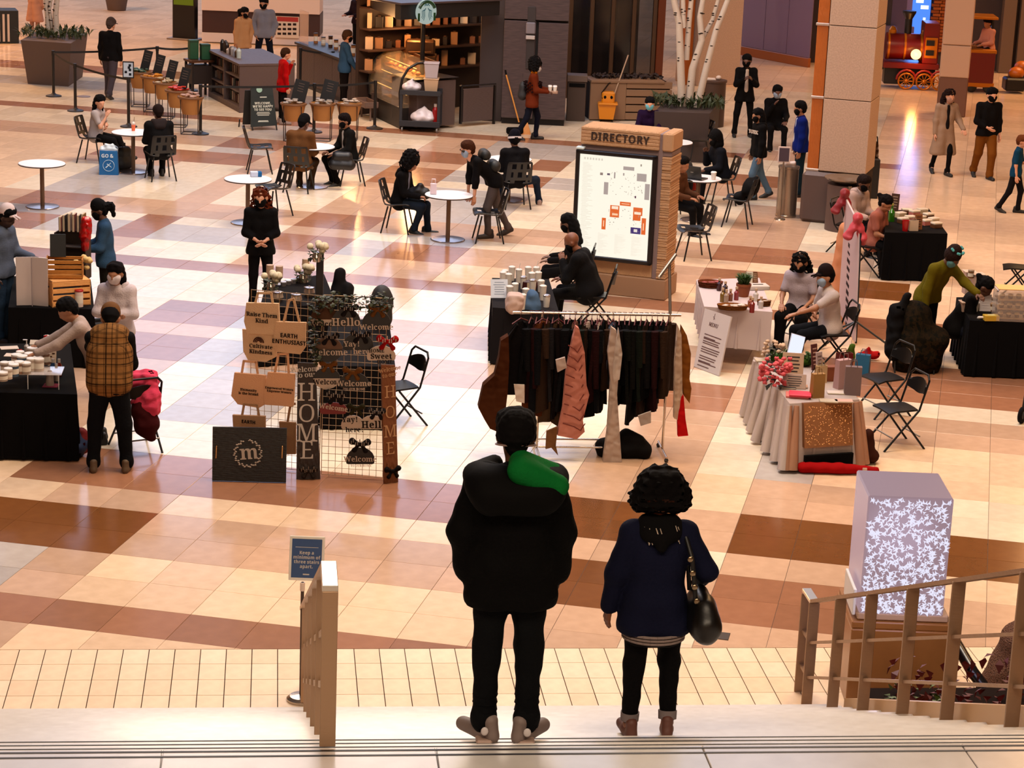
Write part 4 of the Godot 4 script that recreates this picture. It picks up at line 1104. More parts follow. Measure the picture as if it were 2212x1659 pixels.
func garment(label: String, at: Vector3, yaw: float, len: float, w: float, c: Color, group: String, nm := "garment", sleeve := .55):
	var o = thing(nm, label, "clothing", at, yaw, group)
	var rows = 9; var cols = 9; var pts = []
	var sd = int(at.x * 977 + len * 131)
	for j in rows:
		var t = j / (rows - 1.0)
		for i in cols:
			var u = i / (cols - 1.0) * 2 - 1
			var hw = w * (lerpf(.35,1.0, minf(t * 5.0,1.0)) * (1.0 + .12 * t))
			var y = -.07 - t * len - (absf(u) * .05 if j < 2 else .0) + (.03 * sin(u * 4 + sd) if j == rows - 1 else .0)
			pts.append(V3(u * hw, y,.035 * sin(u * 7.0 + sd + t * 2.0) * (.3 + t) + .02 * sin(u * 17.0 + sd)))
	var b = Z(); b.sheet(pts, cols,.035)
	var m = M(c,.9,0, {"bump": "cloth", "bs": .7, "sc": 3.0})
	part("cloth", b, m, o)
	if sleeve > 0:
		for s in [-1,1]:
			b = Z(); b.tube(V3(s * w * .93,-.14,0), V3(s * (w * 1.0),-.14 - sleeve * (.5 + .7 * absf(sin(sd * 1.7 + s))),.03),.05,.032,8); part("sleeve", b, m, o)
	b = Z(); b.path([V3(-w * .5,-.1,0), V3(0,-.05,0), V3(w * .5,-.1,0)],.007,5)
	b.path([V3(0,-.05,0), V3(0,-.01,0), V3(.0,.022,.018), V3(0,.022,-.02)],.003,4); part("hanger", b, M(C3(.35,.1,.12),.5), o)
	return o

func rack_stall():
	# rack: rail along the picture's horizontal, at 1.57 m
	var a = G(1112,672,1.60); var c = G(1471,684,1.57); a.y = 0; c.y = 0
	var d = (c - a).normalized(); var n = d.cross(Vector3.UP); var ln = (c - a).length()
	var o = thing("clothes_rack", "long chrome clothes rack crowded with dark jackets", "clothes rack")
	o.transform = Transform3D(Basis(d, Vector3.UP, n), a)
	var chrome = M(C3(.78,.72,.66),.2,.9)
	var b = Z(); b.tube(V3(-.02,1.585,0), V3(ln,1.585,0),.015,.015,10); b.lathe([Vector2(0,0)],4); part("rail", b, chrome, o)
	for x in [.30, ln - .12]:
		b = Z(); b.tube(V3(x,.06,0), V3(x,1.585,0),.014,.014,8); part("upright", b, chrome, o)
		b = Z(); b.tube(V3(x,.06,-.3), V3(x,.06,.32),.012); part("foot_bar", b, chrome, o)
		for z in [-.28,.3]: b = Z(); b.lathe([Vector2(0,0), Vector2(.02,.005), Vector2(.025,.03), Vector2(.01,.05), Vector2(0,.05)],8, V3(x,0, z)); part("caster", b, M(BK,.4), o)
	for z in [-.14,.16]:
		b = Z(); b.tube(V3(.3,.12, z), V3(ln - .5,.12, z),.011); part("lower_rail", b, chrome, o)
	b = Z(); b.tube(V3(ln - .12,1.585,0), V3(ln - .12,2.13,-.25),.017,.017,8); part("raised_post", b, M(C3(.5,.45,.42),.3,.7), o)
	b = Z(); b.tube(V3(ln - .25,1.98,-.1), V3(ln - .05,2.2,-.28),.02,.02,6); part("raised_arm", b, M(C3(.55,.5,.46),.3,.7), o)
	var X = o.transform
	var darks = [C3(.03,.025,.03), C3(.04,.035,.03), C3(.05,.025,.03), C3(.03,.035,.05), C3(.13,.08,.05), C3(.035,.04,.03), C3(.10,.09,.10), C3(.12,.03,.035), C3(.05,.07,.05), C3(.03,.03,.04), C3(.17,.11,.07)]
	var ry = rad_to_deg(atan2(-d.z, d.x))
	# [fraction along, length, half width, colour, label, group, yaw]
	var L = []
	var D = "dark jackets packed along the clothes rack"
	for k in 26:
		L.append([.10 + k * .033,.66 + hsh(k,2) * .46,.15 + hsh(k,3) * .07, darks[(k * 7) % 11], "dark garment hanging among the packed jackets on the rack", D,66 + hsh(k,4) * 22])
	for q in L:
		garment(q[4], X * V3(ln * q[0],1.585,0), ry + q[6], q[1], q[2], q[3], q[5])
	for q in [[.035,.80,.24, C3(.05,.03,.035), "black jacket on the left end of the rack with a white tag",35, "jacket"], [.165,1.05,.20, C3(.30,.14,.05), "rust brown long coat hanging third from the rack's left end",30, "coat"],
		[.26,1.15,.14, C3(.24,.17,.11), "narrow olive tan scarf hanging low on the rack",10, "scarf"], [.43,.66,.03, C3(.70,.62,.58), "thin pale strip of a blouse seen edge on",60, "blouse"], [.505,.55,.06, C3(.72,.64,.60), "small white lace top in the middle of the rack",40, "top"],
		[.585,.72,.09, C3(.30,.34,.42), "grey blue shirt beside the long white trousers",30, "shirt"], [.36,.55,.05, C3(.45,.30,.25), "small brownish blouse edge left of the pink cardigan",50, "blouse"]]:
		garment(q[4], X * V3(ln * q[0],1.585,.05), ry + q[5], q[1], q[2], q[3], "", q[6],.0)
	# pieces that turn their face to the viewer: outlines on planes in front of the rail
	var P = Pl.new(self, a + n * .27, c + n * .27)
	var flat = func(nm, label, px, col, th, cat := "clothing", z := .0):
		var q = thing(nm, label, cat); q.transform = P.xf(z)
		var m2 = MB.new(); m2.ext(P.poly(px),-th / 2, th / 2, th * .8)
		part("cloth", m2, M(col,.9,0, {"bump": "fold", "bs": .8, "sc": 2.0}), q)
		return q
	var cg = flat.call("cardigan", "dusty pink ribbed cardigan hanging open on the rack", [1243,703,1250,708,1262,760,1266,830,1272,850,1258,905,1262,930,1245,946,1203,938,1215,880,1222,800,1236,730], C3(.72,.46,.40),.10)
	var b2 = MB.new()
	for k in 9:
		var y0 = P.p(1238,742 + k * 21); var y1 = P.p(1245 + k * .8,756 + k * 21); var y2 = P.p(1254 + k,742 + k * 21)
		var y3 = P.p(1226 - k * 1.5,742 + k * 21)
		b2.path([V3(y3.x, y3.y,.075), V3(y0.x, y0.y - .03,.1), V3(y1.x, y1.y,.1), V3(y2.x, y2.y,.085)],.006,5)
	part("rib", b2, M(C3(.42,.20,.17),.9), cg)
	flat.call("trousers", "long white wide trousers reaching almost to the floor", [1320,705,1330,712,1338,760,1332,850,1344,1024,1322,1020,1299,1012,1310,940,1318,820,1312,760], C3(.70,.62,.57),.08)
	flat.call("blouse", "white blouse over the long white trousers", [1334,705,1342,760,1336,815,1324,822,1321,800,1328,740], C3(.74,.68,.64),.06, "clothing",.06)
	flat.call("coat", "big belted brown coat flaring out at the rack's left end", [1098,725,1082,735,1078,770,1068,810,1044,832,1033,880,1046,905,1058,925,1075,932,1092,885,1096,850,1100,780], C3(.24,.11,.03),.14, "clothing",-.05)
	flat.call("jacket", "mustard tan jacket on the right end of the rack", [1473,705,1484,725,1493,765,1490,820,1494,840,1490,872,1478,856,1468,790], C3(.48,.28,.09),.10, "clothing",-.06)
	flat.call("knit_top", "shaggy white knit hanging at the right end of the rack", [1462,700,1470,720,1472,850,1466,905,1454,900,1456,780], C3(.72,.62,.54),.09, "clothing",.03)
	flat.call("scarf", "bright red fringed scarf below the white knit", [1466,852,1474,850,1478,900,1484,936,1462,938,1461,905], C3(.72,.05,.06),.06, "clothing",.06)
	flat.call("price_tag", "blank white paper tag on the black jacket", [1109,827,1132,828,1132,868,1114,864], C3(.78,.72,.68),.01, "tag",.05)
	flat.call("paper", "crumpled white paper low between the dark jackets", [1374,890,1402,880,1402,905,1380,912], C3(.65,.6,.57),.02, "paper",.14)
	flat.call("scarf", "tan pointed scarf ends near the bottom left of the rack", [1180,930,1204,920,1200,960,1205,982,1190,965,1178,968], C3(.42,.28,.17),.04, "clothing",.02)
	flat.call("handbag_tag", "small white pouch hanging left of the pink cardigan", [1198,772,1218,766,1222,788,1202,798], C3(.70,.62,.58),.04, "pouch",.1)
	# cup table
	var t = cloth_table("vendor_table", "dark grey cloth table crowded with white cups behind the rack", [1063,600,1186,603,1208,676,1064,664],.74, M(C3(.09,.08,.09),.9))
	var cm = M(C3(.80,.76,.72),.35); var gm = M(C3(.7,.62,.55),.2,.8)
	var pos = [[1090,600], [1105,598], [1120,602], [1140,600], [1158,598], [1098,615], [1086,610], [1130,616], [1148,610], [1162,606], [1112,630], [1100,640], [1150,628], [1168,622], [1135,642], [1172,640], [1180,655], [1128,660]]
	for k in pos.size():
		var g = G(pos[k][0], pos[k][1] + 8,.74)
		var hh = .13 + hsh(k,8) * .06; var r = .045
		var s = thing("tumbler", "white handmade tumbler on the dark cup table", "tumbler", g,0, "white tumblers on the cup table")
		b = Z(); b.lathe([Vector2(0,0), Vector2(r * .8,0), Vector2(r, hh), Vector2(0, hh)],12); part("body", b, cm, s)
		b = Z(); b.lathe([Vector2(r * 1.04, hh), Vector2(r * 1.04, hh + .012), Vector2(r * .7, hh + .022), Vector2(0, hh + .022)],12); part("lid", b, gm if k in [7,12,16] else cm, s)
		if k in [2,4,9]: b = Z(); b.tube(V3(0, hh,0), V3(.015, hh + .1,0),.004); part("straw", b, cm, s)
	var sh = thing("price_sheet", "white printed sheet in a holder at the cup table's left edge", "sheet", G(1078,645,.74),10)
	b = Z(); b.T = Transform3D(Basis(Vector3.RIGHT,-.35), V3(0,.1,0)); b.box(V3(0,.03,0), V3(.22,.24,.006)); part("page", b, M(C3(.78,.80,.84),.4), sh)
	b = Z(); b.T = Transform3D(Basis(Vector3.RIGHT,-.35), V3(0,.1,0))
	for k in 6: b.box(V3(0,.11 - k * .03,.004), V3(.16 - hsh(k,1) * .05,.006,.002))
	part("print", b, M(C3(.45,.5,.58)), sh)
	var fl = sdf([[0,.04,0,0,.12,0,.1,.1], [.06,.05,0,.08,.14,.02,.07,.06]],.05,.018,.01,45.0)
	b = Z(); b.add(fl); solo("plush", b, M(C3(.72,.62,.58),1.0,0, {"rim": .5}), "fluffy pale pompom hat on the cup table", "hat", G(1108,668,.74))
	o = thing("cloth_jacket", "light blue denim jacket draped at the front of the cup table", "clothing", G(1148,690,.6))
	b = Z(); b.add(sdf([[-.07,.0,0,-.02,.32,-.03,.09,.05], [.06,.0,.02,.02,.3,0,.09,.06], [-.12,.02,.02,-.09,.2,0,.05,.05]],.05,.02,.008,40.0)); part("cloth", b, M(C3(.27,.36,.47),.9), o)
	o = thing("bottle_box", "dark red gift bottles with a paper band on the cup table", "bottle", G(1144,625,.74))
	b = Z(); b.box(V3(0,.06,0), V3(.2,.12,.08),.02); part("box", b, M(C3(.22,.03,.03),.4), o)
	b = Z(); b.box(V3(.02,.06,.041), V3(.11,.07,.004)); part("band", b, M(C3(.7,.62,.52)), o)
	b = Z(); b.add(sdf([[-.1,.08,0,.3,.06,0,.13,.1], [.1,.2,-.03,.25,.18,0,.1,.08]],.08,.025,.01,30.0))
	solo("dark_bag", b, M(BK,.8), "dark bags on the floor behind the clothes rack", "bag", G(1330,985))

# ---------------------------------------------------------------- gift stall: grid panels, tote bags, wooden signs
func grid_panel(label: String, P: Pl, x0: float, x1: float, y0: float, y1: float):
	var o = thing("grid_panel", label, "display panel"); o.transform = P.xf()
	var m = M(C3(.62,.50,.36),.3,.7)
	var nx = int(round((x1 - x0) / .0762)); var ny = int(round((y1 - y0) / .0762))
	for k in nx + 1:
		var b = Z(); var x = lerpf(x0, x1, k / float(nx)); b.tube(V3(x, y0,0), V3(x, y1,0),.004 if k in [0, nx] else .0028,-1.0,5, false); part("wire", b, m, o)
	for k in ny + 1:
		var b = Z(); var y = lerpf(y0, y1, k / float(ny)); b.tube(V3(x0, y,.004), V3(x1, y,.004),.004 if k in [0, ny] else .0028,-1.0,5, false); part("wire", b, m, o)

func plate(nm: String, label: String, cat: String, P: Pl, px: Array, th: float, m: Material, z := .0, group := "") -> Node3D:
	var o = thing(nm, label, cat, Vector3.ZERO,0, group); o.transform = P.xf(z)
	var b = Z(); b.ext(P.poly(px),0, th); part("board", b, m, o)
	return o

func tote(label: String, P: Pl, px: Array, z: float, handle: Array, lines: Array, c: Color, size := .055, font := "Droid Serif"):
	var o = thing("tote_bag", label, "tote bag", Vector3.ZERO,0, "cream canvas tote bags on the grid panel"); o.transform = P.xf(z)
	var poly = P.poly(px); var b = Z(); b.ext(poly,-.015,.02,.012)
	var m = M(c,.9,0, {"bump": "cloth", "bs": .5, "sc": 4.0}); part("canvas", b, m, o)
	if handle.size():
		var q = P.poly(handle); var b2 = MB.new(); var pts = []
		for v in q: pts.append(V3(v.x, v.y,.0))
		for i in pts.size() - 1:
			var dd = (pts[i + 1] - pts[i]); var mid = (pts[i] + pts[i + 1]) / 2
			b2.T = Transform3D(Basis(Vector3.BACK, atan2(dd.y, dd.x)), mid); b2.box(Vector3.ZERO, V3(dd.length() + .015,.026,.008),.002)
		b2.T = Transform3D(); part("handle", b2, m, o)
	var ctr = Vector2.ZERO
	for v in poly: ctr += v / poly.size()
	var y = ctr.y + (lines.size() - 1) * size * .55 + .02
	for t in lines:
		if t: lettering(t, size, M(C3(.09,.05,.04)), o, Transform3D(Basis(), V3(ctr.x, y,.034)), font,700)
		y -= size * 1.1
	return o

func bow(o: Node3D, at: Vector3, s0: float, c: Color, c2: Color, nm := "bow"):
	var s = s0 * .62
	var b = MB.new()
	b.add(sdf([[0,0,0,0,0,.01,.03,.03], [-.03,0,0,-.11,.03,0,.022,.05], [.03,0,0,.11,.03,0,.022,.05], [-.02,-.02,0,-.08,-.1,0,.02,.035], [.02,-.02,0,.08,-.1,0,.02,.035]],.02,.014,.004,60.0), Transform3D(Basis.from_scale(V3(s, s, s * .6)), at))
	var w = part(nm, b, M(c,.9), o)
	if c2 != c:
		b = MB.new()
		for k in 9: b.box(at + V3((-.12 + k * .03) * s, (.02 + .03 * sin(k * 2.0)) * s,.025 * s), V3(.012 * s,.05 * s,.02 * s),.002)
		part("checks", b, M(c2,.9), w)

func disc_px(P: Pl, u: float, v: float, rx: float, ry: float, n := 22, cut := 9.0) -> PackedVector2Array:
	var r := PackedVector2Array()
	for i in n:
		var a = TAU * i / n
		r.append(P.p(u + cos(a) * rx, v + minf(sin(a) * ry, cut)))
	return r

func gift_stall():
	var a = G(694,1028); var c = G(827,1036)
	var P = Pl.new(self, a, c)                     # right hand grid
	var Q = Pl.new(self, G(540,1008), G(694,1024))   # left hand grid, with the bags
	var w1: float = P.p(830,900).x
	grid_panel("right hand wire grid panel hung with round wooden signs", P,0, w1,.02, P.p(760,640).y)
	grid_panel("left hand wire grid panel hung with cream tote bags", Q,0, Q.p(692,900).x,.02, Q.p(620,632).y)
	var R3 = Pl.new(self, G(700,1000), G(702,900))
	var b = Z(); var cream = C3(.80,.66,.52)
	# bags
	tote("cream tote bag at the top left lettered Raise Them Kind", Q, [538,650,607,652,609,690,606,720,540,716,533,690],.07, [556,652,562,630,590,630,594,652], ["Raise Them", "Kind"], cream,.058)
	tote("cream tote bag lettered EARTH ENTHUSIAST, upper right of the bags", Q, [603,690,667,692,666,745,655,760,606,755,595,742],.09, [619,690,630,645,640,642,652,690], ["EARTH", "ENTHUSIAST"], C3(.78,.63,.49),.062, "Droid Sans")
	var t = tote("cream tote bag with a rainbow lettered Cultivate Kindness", Q, [528,708,600,718,604,740,600,768,580,778,540,774,530,755],.05, [], ["", "Cultivate", "Kindness"], cream,.055)
	for k in 3:
		b = Z(); var pc = Q.p(564,736); var pts = []
		for i in 9: pts.append(V3(pc.x + cos(PI * i / 8) * (.022 + k * .016), pc.y + sin(PI * i / 8) * (.022 + k * .016),.034))
		b.path(pts,.006,5); part("rainbow", b, M(C3(.25,.10,.06)), t)
	tote("cream tote bag with faint script, left of the third row", Q, [513,800,580,806,580,868,566,876,520,868,506,850],.08, [528,800,532,776,558,778,562,802], ["Humanity", "is the brand"], C3(.82,.62,.47),.036)
	tote("cream tote bag with small slanted dark print, right of the third row", Q, [586,798,644,802,642,850,640,872,580,868,577,850],.10, [600,800,608,760,628,760,630,800], ["Empowered Women", "Empower Women"], C3(.82,.62,.47),.030)
	tote("cream tote bag lettered EARTH half hidden by the dark tray", Q, [510,890,580,893,580,925,512,925],.10, [530,890,534,868,562,870,566,892], ["EARTH"], C3(.70,.54,.40),.05, "Droid Sans")
	tote("plain cream tote bag behind the tall dark HOME board", Q, [606,908,642,910,642,978,612,978],.04, [624,908,630,872,640,870], [], C3(.62,.47,.34))
	# tray
	var T = Pl.new(self, G(458,1038), G(616,1042),.12)
	var o = plate("tray", "large dark wooden tray with a white monogram wreath standing on the floor", "tray", T, [460,921,620,924,618,1041,459,1037],.04, M(C3(.055,.035,.03),.6,0, {"bump": "grain", "bs": .6, "sc": V3(1,6,1)}),0)
	for e in [[468,478], [610,478]]:
		b = Z(); var p0 = T.p(e[0] + 1,962); var p1 = T.p(e[0],986)
		b.path([V3(p0.x, p0.y,.04), V3(p0.x, p0.y,.075), V3(p1.x, p1.y,.075), V3(p1.x, p1.y,.04)],.008,6); part("handle", b, M(C3(.75,.6,.4),.25,.9), o)
	var wc = T.p(536,978); b = Z(); var wm = M(C3(.66,.60,.55))
	for k in 44:
		var an = PI * .62 + TAU * .94 * k / 44.0; var r = .135 + .012 * sin(k * 2.1)
		b.ell(V3(wc.x + cos(an) * r, wc.y + sin(an) * r,.043), V3(.012,.008,.004),6,4)
		if k % 2: b.tube(V3(wc.x + cos(an) * .135, wc.y + sin(an) * .135,.042), V3(wc.x + cos(an + .13) * .135, wc.y + sin(an + .13) * .135,.042),.003,.003,4)
	part("wreath", b, wm, o); lettering("m",.20, wm, o, Transform3D(Basis(Vector3.BACK,.1), V3(wc.x + .01, wc.y + .01,.046)), "Droid Serif",700, true)
	# tall HOME boards
	for e in [[a + P.x * -.20 + P.n * .16, G(694,1034), [643,782,682,784,692,1034,640,1034], "tall dark wooden board lettered HOME beside the tote bags", C3(.14,.075,.035), [700,1035],662],
		[c, G(858,1040), [822,787,851,788,858,1040,828,1045], "tall honey brown board lettered HOME at the stall's right end", C3(.42,.22,.06), [860,1040],840]]:
		var q0 = G(640,1034) if e[6] == 662 else G(828,1044)
		var H = Pl.new(self, q0, e[1],.10)
		o = plate("home_sign", e[3], "sign", H, e[2],.025, M(e[4],.6,0, {"bump": "grain", "bs": .5, "sc": V3(6,1,1)}),0)
		var ys = [[847, "H"], [893, "O"], [935, "M"], [972, "E"]] if e[6] == 662 else [[846, "H"], [890, "O"], [931, "M"], [968, "E"]]
		var lm = M(C3(.74,.70,.66) if e[6] == 662 else C3(.66,.50,.36))
		for y in ys:
			var lp = H.p(e[6] + (y[0] - 850) * .01, y[0]); lettering(y[1],.25 if e[6] == 662 else .17, lm, o, Transform3D(Basis(), V3(lp.x, lp.y,.028)), "Droid Serif",400)
		for k in 2:
			var lp = H.p(e[6] - 1,797 + k * 12); lettering(["Welcome", "to our"][k],.07 if e[6] == 662 else .055, lm, o, Transform3D(Basis(Vector3.BACK,.08), V3(lp.x, lp.y,.028)), "Droid Serif",700, true)
		var bp = H.p(e[6] + 4,1015)
		bow(o, V3(bp.x, bp.y,.05),1.0, C3(.16,.13,.11) if e[6] == 662 else C3(.05,.04,.04), C3(.5,.42,.36) if e[6] == 662 else C3(.05,.04,.04))
	# round and plaque signs; outline, colour, words, bow
	var wht = M(C3(.72,.64,.57),.6); var blk = M(C3(.04,.032,.03),.5); var wd = M(C3(.34,.22,.13),.6); var red = M(C3(.42,.03,.04),.5)
	var S = func(label, u, v, rx, ry, m, z, words, tm, bw, size := .075, half = null):
		var g = thing("door_sign", label, "sign", Vector3.ZERO,0, "wooden door signs on the grid panel"); g.transform = P.xf(z)
		var mb = Z(); mb.ext(disc_px(P, u, v, rx, ry),0,.012); part("disc", mb, m, g)
		if half != null:   # contrasting lower or upper half
			mb = Z(); var pl = PackedVector2Array()
			for i in 13: pl.append(P.p(u + cos(PI * i / 12) * rx, v + sin(PI * i / 12) * ry * half[1] + half[2]))
			mb.ext(pl,.0125,.0145); part("half_panel", mb, half[0], g)
		var y = .0
		for t2 in words:
			var q = P.p(u + t2[1], v + t2[2]); lettering(t2[0], t2[3] if t2.size() > 3 else size, tm, g, Transform3D(Basis(Vector3.BACK, t2[4] if t2.size() > 4 else .06), V3(q.x, q.y,.017)), "Droid Serif",700, true)
		if bw.size():
			var q2 = P.p(u + bw[0], v + bw[1]); bow(g, V3(q2.x, q2.y,.03), bw[2], bw[3], bw[4])
		return g
	var gk = C3(.10,.08,.08); var gw = C3(.55,.50,.46); var bur = C3(.38,.23,.09); var tan2 = C3(.28,.20,.15)
	S.call("round sign with a tan bow lettered Welcome at the top left of the grid",702,692,30,30, wht,.03, [["Welcome",6,6]], M(C3(.12,.08,.07)), [4,-38,1.1, tan2, tan2],.075, [M(C3(.30,.20,.14)),-1.0,-4])
	S.call("large round black sign lettered Hello at the top of the grid",750,692,31,30, blk,.07, [["Hello",0,0,.11]], wht, [6,-30,1.1, gk, gw],.11)
	S.call("large round black sign with a burlap bow lettered Welcome, top right",815,695,31,28, blk,.06, [["Welcome",0,8]], wht, [4,-32,1.1, bur, bur])
	S.call("round sign with a checked bow lettered Welcome on a black lower half",710,752,32,27, wd,.05, [["Welcome",2,6,.085]], wht, [4,-28,1.1, gk, gw],.085, [blk,1.0,0])
	S.call("round black sign with a checked bow lettered Yay! here!",775,745,33,28, blk,.03, [["Yay!",-14,-4,.075], ["here!",10,12,.075]], wht, [6,-24,1.1, gk, gw])
	S.call("round white sign with a red checked bow lettered Home Sweet Home",826,765,31,23, wht,.08, [["HOME",-10,-12,.05], ["Sweet",0,0,.075], ["HOME",8,12,.05]], M(C3(.10,.07,.06)), [14,-34,1.2, C3(.55,.04,.05), C3(.7,.6,.55)])
	S.call("round sign with a burlap bow lettered Welcome in the third row",707,815,29,23, blk,.03, [["Welcome",4,8,.07]], M(C3(.12,.08,.07)), [4,-30,1.0, bur, bur],.07, [wht,1.0,0])
	S.call("round black sign with a burlap bow lettered Welcome to our home, third row",766,825,32,24, blk,.05, [["Welcome",0,0,.078], ["TO OUR HOME",2,12,.03]], wht, [-2,-26,1.1, bur, bur])
	S.call("red plaque with a checked bow lettered Welcome",722,882,30,16, red,.05, [["Welcome",0,-5,.065,-.08]], wht, [6,-32,1.2, gk, gw])
	S.call("round white sign lettered Yay! here! with a green bow",763,916,25,21, wht,.03, [["Yay!",-6,-12,.075], ["here!",4,10,.07]], M(C3(.10,.07,.06)), [8,-38,1.0, C3(.16,.14,.06), C3(.16,.14,.06)])
	S.call("round white sign with a checked bow lettered Hello",806,914,27,20, wht,.05, [["Hello",4,0,.10]], M(C3(.10,.07,.06)), [10,-28,1.0, gk, gw])
	S.call("round black sign with a checked bow lettered Welcome to our home, lowest",780,990,31,27, blk,.05, [["Welcome",0,-2,.075], ["TO OUR HOME",2,12,.03]], wht, [0,-36,1.2, gk, gw])
	# ivy garland along the tops
	o = thing("ivy_garland", "trailing green ivy garland along the top of the grid panels", "garland"); o.transform = P.xf(.05)
	b = MB.new()
	for k in 240:
		var q: Vector2
		if k < 150: q = P.p(690 + hsh(k,1) * 160,632 + hsh(k,2) * 30)
		else: q = P.p(672 + hsh(k,1) * 24,640 + hsh(k,2) * 140)
		leaf(b, V3(q.x, q.y, hsh(k,3) * .1), V3(hsh(k,4) - .5, hsh(k,5) - .5, hsh(k,6) - .2).normalized(),.055,.024)
	part("leaves", b, M(C3(.15,.17,.04),.6,0, {"back": C3(.1,.12,.02)}), o).set_meta("kind", "stuff")
	b = Z(); var pp = []
	for k in 9: var q = P.p(690 + k * 19,640 + 4 * sin(k * 2.0)); pp.append(V3(q.x, q.y,.03))
	b.path(pp,.005,4); part("vine", b, M(C3(.14,.10,.04)), o)
	# table behind, with candles and flowers
	var tm = M(C3(.05,.04,.045),.9)
	cloth_table("vendor_table", "black cloth table of candles and flowers behind the tote bags", [575,612,700,592,726,655,560,668],.74, tm)
	var gl = M(C3(.7,.62,.55),.1,.6)
	for e in [[603,606,.11,.13, "squat pillar candle in a glass at the back of the gift table"], [660,600,.2,.1, "tall candle on a mercury glass stand on the gift table"], [583,600,.06,.16, "frosted candle jar beside the red haired woman"]]:
		o = thing("candle", e[4], "candle", G(e[0], e[1] + 8,.74))
		b = Z(); b.lathe([Vector2(0,0), Vector2(.05,0), Vector2(.02,.03), Vector2(.03, e[2]), Vector2(0, e[2])],12); part("stand", b, gl, o)
		b = Z(); b.lathe([Vector2(0, e[2]), Vector2(.048, e[2]), Vector2(.048, e[2] + e[3]), Vector2(0, e[2] + e[3])],14); part("wax", b, M(C3(.66,.54,.44),.5), o)
	for e in [[585,618, "round bunch of white roses at the left of the gift table",12,.0], [655,600, "loose white carnations in a vase in the middle of the gift table",16,.0], [684,555, "white flowers on top of the dark wooden post",10,.5]]:
		o = thing("flowers", e[2], "flowers", G(e[0], e[1] + 10,.74 + e[4]))
		b = MB.new()
		for k in e[3]: b.ell(V3((hsh(k,1) - .5) * .22,.14 + hsh(k,2) * .09, (hsh(k,3) - .5) * .16), V3(.045,.04,.045),9,6,.12, k)
		part("blooms", b, M(C3(.78,.72,.60),.8), o)
		b = MB.new()
		for k in 30: leaf(b, V3((hsh(k,5) - .5) * .2,.05 + hsh(k,6) * .1, (hsh(k,7) - .5) * .14), V3(hsh(k,8) - .5, hsh(k,9) - .4, hsh(k,10) - .2).normalized(),.08,.025)
		part("leaves", b, M(C3(.16,.18,.06),.6), o)
		b = Z(); b.lathe([Vector2(0,0), Vector2(.05,0), Vector2(.06,.06), Vector2(.04,.12), Vector2(0,.12)],12); part("vase", b, gl, o)
	o = thing("sign_post", "dark wooden post standing on the gift table with a white tag", "post", G(690,648,.74))
	b = Z(); b.box(V3(0,.3,0), V3(.09,.6,.05),.006); part("board", b, M(C3(.10,.055,.035),.6), o)
	b = Z(); b.box(V3(0,.57,.03), V3(.05,.1,.01),.003); part("tag", b, M(C3(.75,.72,.72)), o)
	for k in 6:
		o = thing("candle_tin", "small silver candle tin, %s from the left in the row on the gift table" % ORD[k], "candle", G(612 + k * 11,612 - k * 3 + 6,.74),0, "row of candle tins on the gift table")
		b = Z(); b.lathe([Vector2(0,0), Vector2(.036,0), Vector2(.036,.05), Vector2(0,.05)],14); part("tin", b, M(C3(.6,.56,.56),.25,.8), o)
		b = Z(); b.lathe([Vector2(.038,.05), Vector2(.038,.062), Vector2(0,.064)],14); part("lid", b, M(C3(.8,.8,.84),.3), o)
	for e in [[640,655, "clear glass bowl with silver trim on the gift table"], [600,650, "silver mesh votive holder at the front of the gift table"], [668,640, "small mercury glass vase near the post"]]:
		o = thing("glass_vase", e[2], "vase", G(e[0], e[1],.74))
		b = Z(); b.lathe([Vector2(0,0), Vector2(.05,0), Vector2(.075,.05), Vector2(.06,.11), Vector2(.066,.12), Vector2(0,.115)],14); part("bowl", b, gl, o)
		b = Z(); b.lathe([Vector2(.067,.112), Vector2(.07,.12), Vector2(.062,.124)],14); part("rim", b, M(C3(.85,.8,.78),.2,.9), o)
	# black cloth and dark display box behind the right hand grid
	cloth_table("vendor_table", "black cloth table behind the round wooden signs", [712,690,840,690,854,792,694,790],.74, tm)
	b = Z(); b.add(sdf([[0,.1,0,0,.35,-.02,.13,.13], [0,.3,.02,0,.42,0,.12,.09]],.05,.025,.006,30.0))
	solo("dark_backpack", b, M(BK,.7), "rounded black backpack standing above the right hand grid", "bag", G(823,706,.74))
	b = Z(); b.add(sdf([[0,0,0,.05,.5,-.05,.12,.07], [.1,0,0,.16,.3,0,.12,.08]],.05,.025,.008,30.0))
	solo("coat", b, M(C3(.07,.06,.06),.8), "dark grey coat draped over the gift table's corner", "clothing", G(725,670,.3))


# ---------------------------------------------------------------- left stalls
func crate(label: String, at: Vector3, s: Vector3, yaw: float, c: Color, gaps := true):
	var o = thing("wooden_crate", label, "crate", at, yaw)
	var m = M(c,.75,0, {"bump": "grain", "bs": .5, "sc": V3(1,8,1)})
	var t = .012
	for e in [-1,1]:
		var b = Z(); b.box(V3(e * (s.x / 2 - t / 2), s.y / 2,0), V3(t, s.y, s.z),.002); part("end_panel", b, m, o)
		b = Z(); b.box(V3(e * (s.x / 2 + .001), s.y * .72,0), V3(.006,.022,.07),.002); part("grip_slot", b, M(C3(.12,.07,.04)), o)
		for k in 4:
			b = Z(); b.box(V3(0, s.y * (.12 + .25 * k), e * (s.z / 2 - t / 2)), V3(s.x, s.y * .17, t),.002); part("slat", b, m, o)
	for k in 4:
		var b = Z(); b.box(V3(0, t / 2, (k - 1.5) * s.z / 4), V3(s.x - .03, t, s.z / 4.6),.002); part("bottom_slat", b, m, o)
	for k in 4:
		var b = Z(); b.box(V3(0, s.y - t / 2, (k - 1.5) * s.z / 4), V3(s.x, t, s.z / 4.3),.002)
		if not gaps: part("top_slat", b, m, o)
	return o

